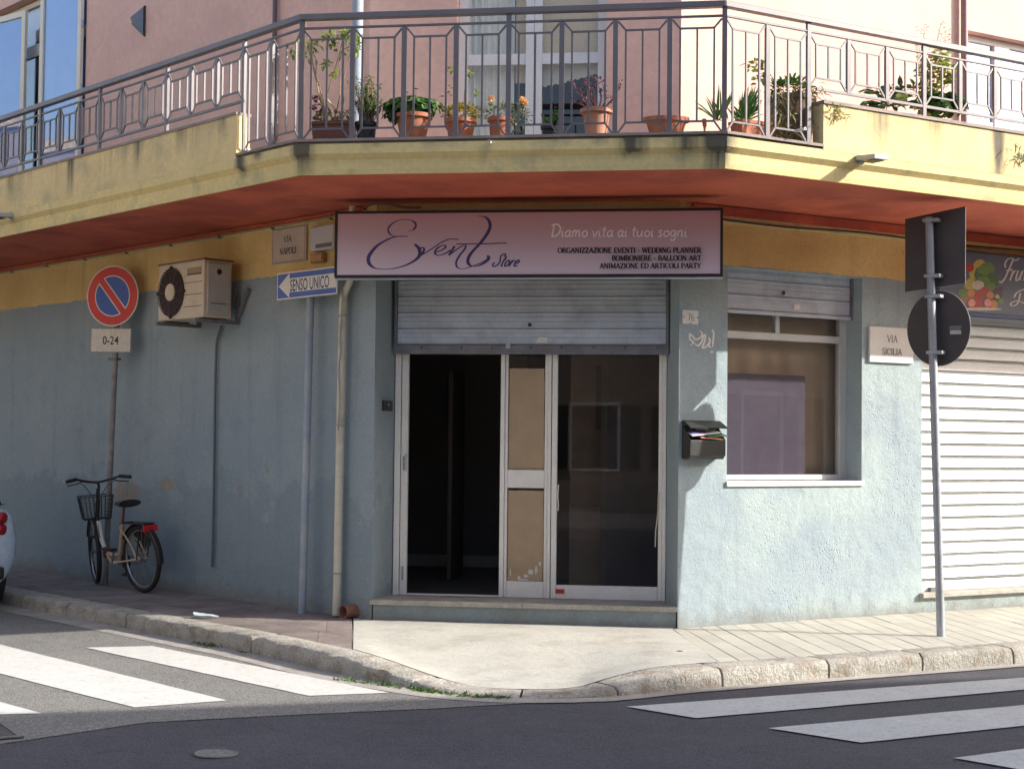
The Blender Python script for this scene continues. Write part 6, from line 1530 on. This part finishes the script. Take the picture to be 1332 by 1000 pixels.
# 3 geranium
r_, c, r, z_ = pot_at(HC, 513, 562, 150, 'wide green geranium with dark red buds in a terracotta bowl', M['terra'], taper=.62, rim=.016)
lf = Leaves(); lf.cloud(hp3(HC, 538, 140), (.235, .15, .085), 560, .026, 0, 'disc', .3); lf.cloud(hp3(HC, 512, 142), (.11, .1, .08), 150, .024, 0, 'disc', .3); lf.build('foliage', M['green'], r_)
lf = Leaves(); lf.cloud(hp3(HC, 530, 152), (.20, .12, .06), 170, .024, 0, 'disc', .3); lf.build('lower_foliage', M['dkgreen'], r_)
stm = MB(); lf = Leaves()
for x, y in ((529, 121), (541, 116), (574, 126), (556, 130)):
    branch_to(stm, ((x + 4, 142), (x + 1, 132), (x, y + 1)), .0035)
    for _ in range(12): lf.leaf(hp3(HC, x + random.gauss(0, 1), y), (random.gauss(0, 1), random.gauss(0, 1), .3), .018, .012)
stm.build('flower_stalk', M['branch_p'], r_); lf.build('flower_head', M['magenta'], r_)
# 4 yellow succulent
r_, c, r, z_ = pot_at(HC, 578, 620, 156, 'yellow succulent with one tall thin shoot in a terracotta pot', M['terra'], taper=.68)
lf = Leaves(); lf.cloud(hp3(HC, 600, 148), (.16, .09, .06), 380, .034, .02); lf.build('foliage', M['yellowleaf'], r_)
stm = MB(); lf = Leaves()
for pts in (((597, 155), (593, 135), (591, 115), (588, 92)), ((603, 155), (604, 125), (606, 110), (611, 98)), ((606, 155), (610, 135), (622, 122))):
    branch_to(stm, pts, .004); x, y = pts[-1]
    for _ in range(16): lf.leaf(hp3(HC, x + random.gauss(0, 2), y + random.gauss(0, 2)), (random.gauss(0, 1), random.gauss(0, .6), .5), .04, .014)
for _ in range(10): lf.leaf(hp3(HC, 586, random.uniform(110, 130)), (random.gauss(0, 1), random.gauss(0, 1), 0), .03, .014)
stm.build('shoot', M['branch'], r_); lf.build('shoot_leaves', M['yelgreen'], r_)
# 5 pot with peach rosettes
r_, c, r, z_ = pot_at(HC, 634, 667, 154, 'grey green plant with two peach rosette flowers in a terracotta pot', M['terra'], taper=.8)
lf = Leaves(); lf.cloud(hp3(HC, 652, 147), (.14, .08, .07), 300, .03, .014); lf.cloud(hp3(HC, 676, 150), (.08, .06, .11), 150, .03, .014); lf.build('foliage', M['greyleaf'], r_)
stm = MB(); lf = Leaves()
for x, y, n_ in ((639, 129, .8), (680, 133, 1.1)):
    branch_to(stm, ((x + (6 if x < 660 else -6), 155), (x + 2, 142), (x, y + 2)), .004); ce = hp3(HC, x, y)
    for k in range(46): d = V(random.gauss(0, 1), random.gauss(0, 1), random.gauss(.2, .8)).normalized(); lf.leaf(ce + d * .008 * n_, d, .034 * n_, .020 * n_)
stm.build('flower_stalk', M['branch'], r_); lf.build('flower_head', M['rose'], r_)
# 6 small stone and aloe
q = HC.P(HC.px(688, 174, -.2)[0], PZ, -.2); thing_mb(MB().lathe(q, [(.075, 0), (.08, .02), (.05, .04), (0, .045)], 16), 'saucer', M['coping'], 'low brown saucer lying between the peach flowers and the aloe', 'saucer', q, smooth=True)
r_, c, r, z_ = pot_at(HC, 703, 725, 164, 'small aloe in a dark pot in front of the balcony door', M['blackpot'], taper=.85)
lf = Leaves()
for x1, y1 in ((703, 147), (712, 152), (720, 148), (724, 142), (726, 150), (708, 155), (716, 158)):
    a, b = hp3(HC, 714, 164), hp3(HC, x1, y1); lf.leaf(a, b - a, (b - a).length, .026, V(0, -1, .2), .5, .05)
for _ in range(24): lf.leaf(hp3(HC, 722 + random.gauss(0, 3), 150 + random.gauss(0, 5)), (random.gauss(0, 1), random.gauss(0, 1), .6), .03, .014)
lf.build('foliage', M['green'], r_)
# 7 bare purple shrub
r_, c, r, z_ = pot_at(HC, 754, 797, 143, 'bare purplish branching shrub in a tall pale terracotta pot', M['terra_lt'], taper=.66, rim=.02)
stm = MB(); lf = Leaves()
tips = []
for pts in (((772, 145), (760, 138), (748, 133), (741, 128)), ((775, 145), (766, 132), (752, 122), (746, 108)), ((776, 145), (770, 128), (766, 112), (763, 104)), ((778, 145), (782, 128), (780, 115), (778, 106)), ((780, 145), (792, 135), (800, 124), (806, 106)), ((782, 145), (796, 130), (804, 118), (800, 110)), ((776, 145), (772, 120), (776, 108), (774, 100)), ((780, 145), (788, 130), (786, 118), (783, 104)), ((774, 145), (758, 130), (756, 118), (748, 113)), ((777, 145), (762, 128), (770, 115), (758, 110))):
    P_ = branch_to(stm, pts, .008)
    for q in P_[len(P_) // 3:]:
        for _ in range(2): lf.leaf(q + V(random.gauss(0, .012), random.gauss(0, .012), random.gauss(0, .012)), (random.gauss(0, 1), random.gauss(0, 1), .6), .026, .013)
stm.build('branch', M['branch_p'], r_, smooth=True); lf.build('foliage', M['purpleleaf'], r_)
# 8 empty wide bowl
r_, c, r, z_ = pot_at(HC, 836, 897, 154, 'wide low terracotta bowl standing empty', M['terra'], taper=.66, rim=.02, sy=.62)
# 9 spiky grass in two boxes
for x0, x1, F, lab, spikes, cx_ in ((915, 952, HC, 'small spiky grass in a terracotta box left of the railing corner', ((905, 130), (920, 125), (932, 138), (948, 120), (938, 112), (958, 118), (925, 150), (945, 135), (928, 128)), 935),):
    s0, s1 = HC.px(x0, 170, -.2)[0], min(HC.px(x1, 170, -.2)[0], WH - .14); r_ = empty('potted_plant', HC.P((s0 + s1) / 2, PZ, -.2), lab, 'potted plant', PG)
    zp = HC.px(933, 158, -.2)[1]; box_planter(r_, HC, s0, s1, PZ, zp - PZ, M['terra'], -.2, .15); lf = Leaves()
    for x1_, y1 in spikes * 3:
        a, b = hp3(HC, cx_ + random.gauss(0, 4), 158), hp3(HC, x1_ + random.gauss(0, 3), y1 + random.gauss(0, 4), -.2 + random.uniform(-.12, .12)); lf.leaf(a, b - a, (b - a).length, .014, V(0, -1, .3), .3, .12)
    lf.build('foliage', M['green'], r_)
s0, s1 = HR.px(957, 170, -.2)[0], HR.px(1000, 172, -.2)[0]; s0 = max(s0, .12); r_ = empty('potted_plant', HR.P((s0 + s1) / 2, PZ, -.2), 'large spiky yucca-like grass in a terracotta box right of the railing corner', 'potted plant', PG)
zp = HR.px(975, 160, -.2)[1]; box_planter(r_, HR, s0, s1, PZ, zp - PZ, M['terra'], -.2, .15); lf = Leaves()
for _ in range(100):
    x1_, y1 = random.choice(((962, 130), (975, 120), (985, 112), (992, 125), (968, 118), (950, 135), (980, 135), (990, 140), (978, 115), (958, 148), (972, 128)))
    a, b = hp3(HR, 966 + random.gauss(0, 4), 160), hp3(HR, x1_ + random.gauss(0, 4), y1 + random.gauss(0, 4), -.2 + random.uniform(-.1, .1)); lf.leaf(a, b - a, (b - a).length, .016, V(0, -1, .3), .3, .12)
lf.build('foliage', M['green'], r_)
# 10 tall dark pot with trailing plants by the right parapet
r_, c, r, z_ = pot_at(HR, 1004, 1054, 128, 'trailing spider plant over a dark brown jar beside the right parapet', flat('brown_glaze', (.16, .095, .06)), taper=.8, d=-.22)
lf = Leaves(); lf.cloud(hp3(HR, 1028, 118, -.22), (.17, .12, .09), 300, .05, .028); lf.build('foliage', M['green'], r_); lf = Leaves()
for _ in range(360):
    x = random.uniform(1006, 1070); y = random.uniform(108, 178); a = hp3(HR, x, y, -.08 + random.uniform(-.06, .05)); lf.leaf(a, (random.gauss(0, .6), random.gauss(0, .5), random.uniform(-1, .2)), .11, .010, None, .2, .3)
lf.build('trailing_leaves', M['dryleaf'], r_); lf = Leaves(); stm = MB()
branch_to(stm, ((1022, 128), (1010, 110), (1000, 95), (984, 84), (978, 80)), .005, HR); stm.build('stem', M['branch'], r_)
for x, y in ((974, 84), (984, 80), (990, 86), (988, 96), (992, 104), (996, 98), (984, 102), (978, 86)):
    for _ in range(7): lf.leaf(hp3(HR, x + random.gauss(0, 3), y + random.gauss(0, 3)), (random.gauss(0, 1), random.gauss(0, 1), -.2), .05, .036)
lf.build('shoot_leaves', M['yelgreen'], r_)
# 11 plants behind the right parapet
def parapet_plant(x0, x1, label, pz=ZP):
    s0, s1 = HR.px(x0, 150, -.28)[0], HR.px(x1, 150, -.28)[0]; c = HR.P((s0 + s1) / 2, PZ, -.30); r_ = empty('potted_plant', c, label, 'potted plant', PG)
    pot(r_, c, min(abs(s1 - s0) / 2, .16), .11, .30, M['terra']); return r_
r_ = parapet_plant(1130, 1185, 'low plant with broad dark arching leaves behind the right parapet')
lf = Leaves(); 
for x0, y0, x1, y1 in ((1150, 132, 1120, 108), (1152, 134, 1128, 135), (1155, 130, 1160, 104), (1155, 132, 1178, 106), (1158, 134, 1196, 118), (1155, 132, 1140, 112), (1160, 134, 1182, 140), (1150, 136, 1118, 128), (1160, 134, 1190, 132), (1152, 138, 1134, 146), (1158, 134, 1172, 112), (1150, 134, 1146, 104), (1160, 138, 1200, 128)):
    a, b = hp3(HR, x0, y0, -.24), hp3(HR, x1, y1, -.16); lf.leaf(a, b - a, (b - a).length, .075, V(0, -.6, 1), .2, .25)
for _ in range(70):
    a = hp3(HR, random.uniform(1128, 1196), random.uniform(112, 142), -.22 + random.uniform(-.08, .08)); lf.leaf(a, (random.gauss(0, 1), random.gauss(0, 1), random.uniform(-.3, .7)), random.uniform(.07, .13), .045)
lf.build('foliage', M['dkgreen'], r_); lf = Leaves(); a = hp3(HR, 1172, 118, -.1); lf.leaf(a, hp3(HR, 1174, 138, -.06) - a, .14, .10, V(0, -1, 0), .1, .1); lf.build('bright_leaf', M['yelgreen'], r_)
r_ = parapet_plant(1195, 1235, 'tall leafy yellow green climber behind the right parapet')
lf = Leaves(); stm = MB()
for pts in (((1212, 150), (1200, 120), (1205, 95), (1222, 75)), ((1216, 150), (1215, 120), (1222, 100), (1218, 70)), ((1218, 150), (1226, 120), (1232, 100))): branch_to(stm, pts, .006, HR, -.26)
for x, y, n_ in ((1222, 75, 26), (1230, 90, 26), (1214, 92, 14), (1200, 100, 20), (1204, 120, 22), (1216, 110, 14), (1232, 102, 16), (1220, 66, 10), (1208, 138, 26), (1198, 84, 8)):
    for _ in range(int(n_ * 1.5)): lf.leaf(hp3(HR, x + random.gauss(0, 5), y + random.gauss(0, 5), -.26 + random.uniform(-.08, .08)), (random.gauss(0, 1), random.gauss(0, 1), -.1), .06, .045)
stm.build('stem', M['branch'], r_); lf.build('foliage', M['yelgreen'], r_)
r_ = parapet_plant(1200, 1245, 'low round leaved plant at the foot of the climber behind the right parapet')
lf = Leaves(); lf.cloud(hp3(HR, 1222, 136, -.2), (.24, .10, .11), 480, .03, 0, 'disc', .2); lf.build('foliage', M['green'], r_)
lf = Leaves(); stm = MB(); r_ = parapet_plant(1180, 1210, 'wispy plant with faint pink flowers above the right railing')
for k in range(26):
    x, y = random.uniform(1190, 1238), random.uniform(25, 75); branch_to(stm, ((1198 + random.uniform(-4, 8), 130), (1200 + (x - 1200) * .4, 95), (x, y)), .0022, HR, -.3)
    for _ in range(4): lf.leaf(hp3(HR, x + random.gauss(0, 3), y + random.gauss(0, 3), -.3), (random.gauss(0, 1), random.gauss(0, 1), .2), .022, .016)
stm.build('stem', M['branch_p'], r_); lf.build('flower_head', M['blush'], r_)
def tuft(F, x, y, n, label, spread=12, down=18, mt='dryleaf'):
    c = F.P(F.px(x, y, .0)[0], ZP + .02, 0); lf = Leaves()
    for _ in range(n): a = hp3(F, x + random.gauss(0, spread / 2), y + random.uniform(-4, down * .5), random.uniform(.0, .10)); lf.leaf(a, (random.gauss(0, .6), random.gauss(0, .6), random.uniform(-1, .6)), .09, .012, None, .2, .3)
    o = lf.mb.build('trailing_plant', M[mt], None, base=c, fix=False); o['label'] = label; o['category'] = 'plant'
tuft(GR, 1087, 143, 45, 'dry tuft spilling over the left end of the right parapet'); tuft(GR, 1328, 190, 45, 'green tuft hanging over the parapet at the right edge', 8, 40, 'greyleaf')

# ================================================================== STREET DETAILS
# drain grate at the lower left
g0_, g1_, g2_, g3_ = onz(4, 942, .01), onz(33, 963, .01), onz(-30, 985, .01), onz(-70, 950, .01)
ctr = (g0_ + g1_ + g2_ + g3_) / 4; gr = empty('drain_grate', ctr, 'iron storm drain grate in the road at the lower left corner', 'drain')
gu = (g1_ - g0_).normalized(); gv = V(-gu.y, gu.x, 0); gv = -gv if gv.x > 0 else gv; A0 = onz(4, 941, .0)
def gp(a, b, z=.0): return A0 + gu * a + gv * b + V(0, 0, z)
LG, WG = .50, .50
MB().prism([gp(0, 0, .001), gp(LG, 0, .001), gp(LG, WG, .001), gp(0, WG, .001)], (0, 0, .0085)).build('pit', M['ink'], gr)  # black plate laid on the solid road, painting the darkness of the pit
for (a0_, a1_, b0_, b1_) in ((0, LG, 0, .03), (0, LG, WG - .03, WG), (0, .03, .03, WG - .03), (LG - .03, LG, .03, WG - .03)):
    MB().prism([gp(a0_, b0_, .0115), gp(a1_, b0_, .0115), gp(a1_, b1_, .0115), gp(a0_, b1_, .0115)], (0, 0, .006)).build('frame_bar', M['bracket'], gr)
for k in range(11):
    a = .05 + k * .038; MB().prism([gp(a, .032, .0100), gp(a + .014, .032, .0100), gp(a + .014, WG - .032, .0100), gp(a, WG - .032, .0100)], (0, 0, .003)).build('grate_bar', M['bracket'], gr)
# sunken cover in the foreground asphalt, small valve cover on the ramp
q = onz(281, 981, 0); e = thing_mb(MB().lathe(q, [(.105, .001), (.105, .007), (.07, .010), (0, .010)], 22), 'valve_cover', M['road_old'], 'small pale round patch sunk in the dark road at the bottom left', 'cover', q, smooth=False)
MB().torus(q + V(0, 0, .006), (0, 0, 1), .108, .006, 24, 6).build('rim', M['bracket'], e)
q = onz(641, 880, .03); s_ = s_near(q); hq = katt(s_, KW)
vc = thing_mb(MB().lathe(V(q.x, q.y, .0), [(.075, 0), (.075, .062), (.066, .064), (0, .064)], 24), 'valve_cover', M['bracket'], 'round iron valve cover set in the pale concrete ramp', 'cover', V(q.x, q.y, .03)); vc.location.z = 0
valve = vc
q = onz(884, 847, S); thing_mb(MB().lathe(q + V(0, 0, -.02), [(.022, 0), (.022, .026), (0, .027)], 12), 'survey_stud', M['iron'], 'tiny dark metal stud in the pavement near the right end of the ramp', 'stud', q)
# litter by the kerb
q = onz(268, 804, S); lt = MB(); rows = []
for i in range(9):
    rows.append([q + V(-.10 + .2 * i / 8, 0, 0) + V(.01 * math.sin(j * 2 + i), (.045 - .004 * i) * math.cos(j * .785), .006 + .022 * (math.sin(j * .785) + 1) * (1 - .08 * i) + random.uniform(0, .008)) for j in range(9)])
thing_mb(lt.grid(rows), 'crushed_bottle', M['litter'], 'crushed pale plastic bottle lying on the left pavement near the kerb', 'litter', q, smooth=True)
# weeds along the kerb
def weeds(pxs, n, label, h=.05, off=-.03):
    lf = Leaves()
    for _ in range(n):
        t = random.random() * (len(pxs) - 1); i = int(t); x = pxs[i][0] + (pxs[i + 1][0] - pxs[i][0]) * (t - i); y = pxs[i][1] + (pxs[i + 1][1] - pxs[i][1]) * (t - i)
        q = onz(x, y, .0) + V(random.gauss(0, .02), random.gauss(0, .02), .0)
        lf.leaf(q, (random.gauss(0, .7), random.gauss(-.2, .6), random.uniform(.2, 1)), random.uniform(.4, 1) * h, .013)
    o = lf.mb.build('weeds', M['grass'], None, fix=False); o['kind'] = 'stuff'; o['label'] = label; o['category'] = 'weeds'
weeds(((535, 897), (560, 901), (610, 907), (660, 909)), 420, 'green weeds growing in the gutter along the low part of the kerb', .045)
weeds(((440, 885), (490, 891), (530, 897)), 160, 'dark weeds at the foot of the kerb left of the ramp', .045)
weeds(((255, 838), (283, 843)), 90, 'small tuft of weeds at the foot of the left kerb', .05)
weeds(((310, 849), (318, 850)), 30, 'few weeds by a kerb joint on the left', .035)

# ================================================================== BUILDINGS ACROSS THE STREETS (seen in the glass, and shading the road)
def street_building(F, s0, s1, h, depth, mt, label, floors=2, start=0.0, win_w=1.1):
    root = empty('opposite_building', F.P((s0 + s1) / 2, 0, 0), label, 'building')
    MB().fb(F, s0, s1, -.05, h - .25, -depth, 0).build('wall', mt, root)
    MB().fb(F, s0 - .05, s1 + .05, h - .25, h, -depth - .05, .12).build('cornice', M['fascia'], root)
    MB().fb(F, s0 - .02, s1 + .02, -.04, .7, -depth - .02, .03).build('plinth', M['coping'], root)
    n = int((s1 - s0) / 2.6)
    for fl in range(floors):
        for k in range(n):
            s = s0 + 1.3 + k * (s1 - s0 - 1.2) / n; z = 1.0 + fl * 3.2; top_ = z + (1.5 if fl or k % 3 else 1.3)
            wn = MB().fb(F, s - .08, s + win_w + .08, z - .06, z, .001, .09); wn.fb(F, s - .08, s, z + .001, top_, .001, .05).fb(F, s + win_w, s + win_w + .08, z + .001, top_, .001, .05).fb(F, s - .08, s + win_w + .08, top_ + .001, top_ + .08, .001, .06)
            o = wn.build('window', M['winframe_w'], root); ORG[o] = ORG[root]
            MB().fb(F, s + .001, s + win_w - .001, z + .001, top_ - .001, .002, .012).build('pane', M['carglass'], o)
            MB().fb(F, s - .55, s - .09, z, top_, .02, .055).build('shutter_leaf', M['dkshut'], o); MB().fb(F, s + win_w + .09, s + win_w + .55, z, top_, .02, .055).build('shutter_leaf', M['dkshut'], o)
    for k in range(3):
        s = s0 + (s1 - s0) * (.2 + .3 * k); MB().fb(F, s, s + .6, h, h + .35, -1.2, -.4).build('chimney', mt, root)
    return root
M['dkshut'] = mat('green_brown_shutters', (.08, .07, .045), .7, .1, 5)
H_OB = 7.6; k_ = H_OB / SUN.z; sh = V(SUN.x, SUN.y, 0) * k_
Q1 = onz(0, 934, 0) + sh; Q2 = onz(1332, 884, 0) + sh
ang = math.atan2(Q2.y - Q1.y, Q2.x - Q1.x); OF = Frame(Q1, ang, 1)
if OF.n.y < 0: OF.n = -OF.n
sx0 = (4.2 - Q1.x) / OF.u.x
street_building(OF, sx0, 26, H_OB, 9, M['facing'], 'ochre two storey building across the right-hand street, seen only as a reflection', 2)
WFm = Frame(FL.P(0, 0, 9.5), AL, 1); WFm.n = -WFm.n
street_building(WFm, -3, 24, 8.0, 8, mat('pale_ochre_render', (.42, .36, .28), .9, .08, 1), 'pale building across the left-hand street, seen only as a reflection', 2)
print('opp', Q1, Q2, math.degrees(ang), sx0)

BF_ = Frame(V(-16, -9.5, 0), R(-3), 1)
if BF_.n.y < 0: BF_.n = -BF_.n
street_building(BF_, 0, 26, 8.6, 8, mat('brown_ochre_render', (.40, .31, .24), .9, .08, 1), 'brown building behind the viewer, seen only as a reflection in the shop door', 2)

# hairline cracks in the ramp concrete and the pavement
M['crack'] = mat('crack_dirt', (.10, .085, .07), .95, .1, 20)
def crack(pts, z, w_=.004):
    rows = [[], []]; P_ = [onz(x, y, z) for x, y in pts]; Q_ = []
    for a, b in zip(P_, P_[1:]):
        for k in range(8): Q_.append(a.lerp(b, k / 8) + V(random.gauss(0, .006), random.gauss(0, .012), 0))
    for i, q in enumerate(Q_):
        t = (Q_[min(i + 1, len(Q_) - 1)] - Q_[max(i - 1, 0)]).normalized(); n_ = V(-t.y, t.x, 0) * w_ * random.uniform(.3, 1); rows[0].append(q + n_); rows[1].append(q - n_)
    MB().grid(rows).build('crack', M['crack'], road, fix=False)
crack([(470, 935), (560, 944), (660, 941), (760, 952), (850, 950)], .0025, .005); crack([(60, 985), (150, 975), (230, 978)], .0025, .005); crack([(700, 990), (760, 972), (880, 968)], .0025, .004)
crack([(30, 868), (90, 880), (160, 884)], .0065, .004); crack([(330, 868), (352, 884), (380, 893)], .0065, .003)
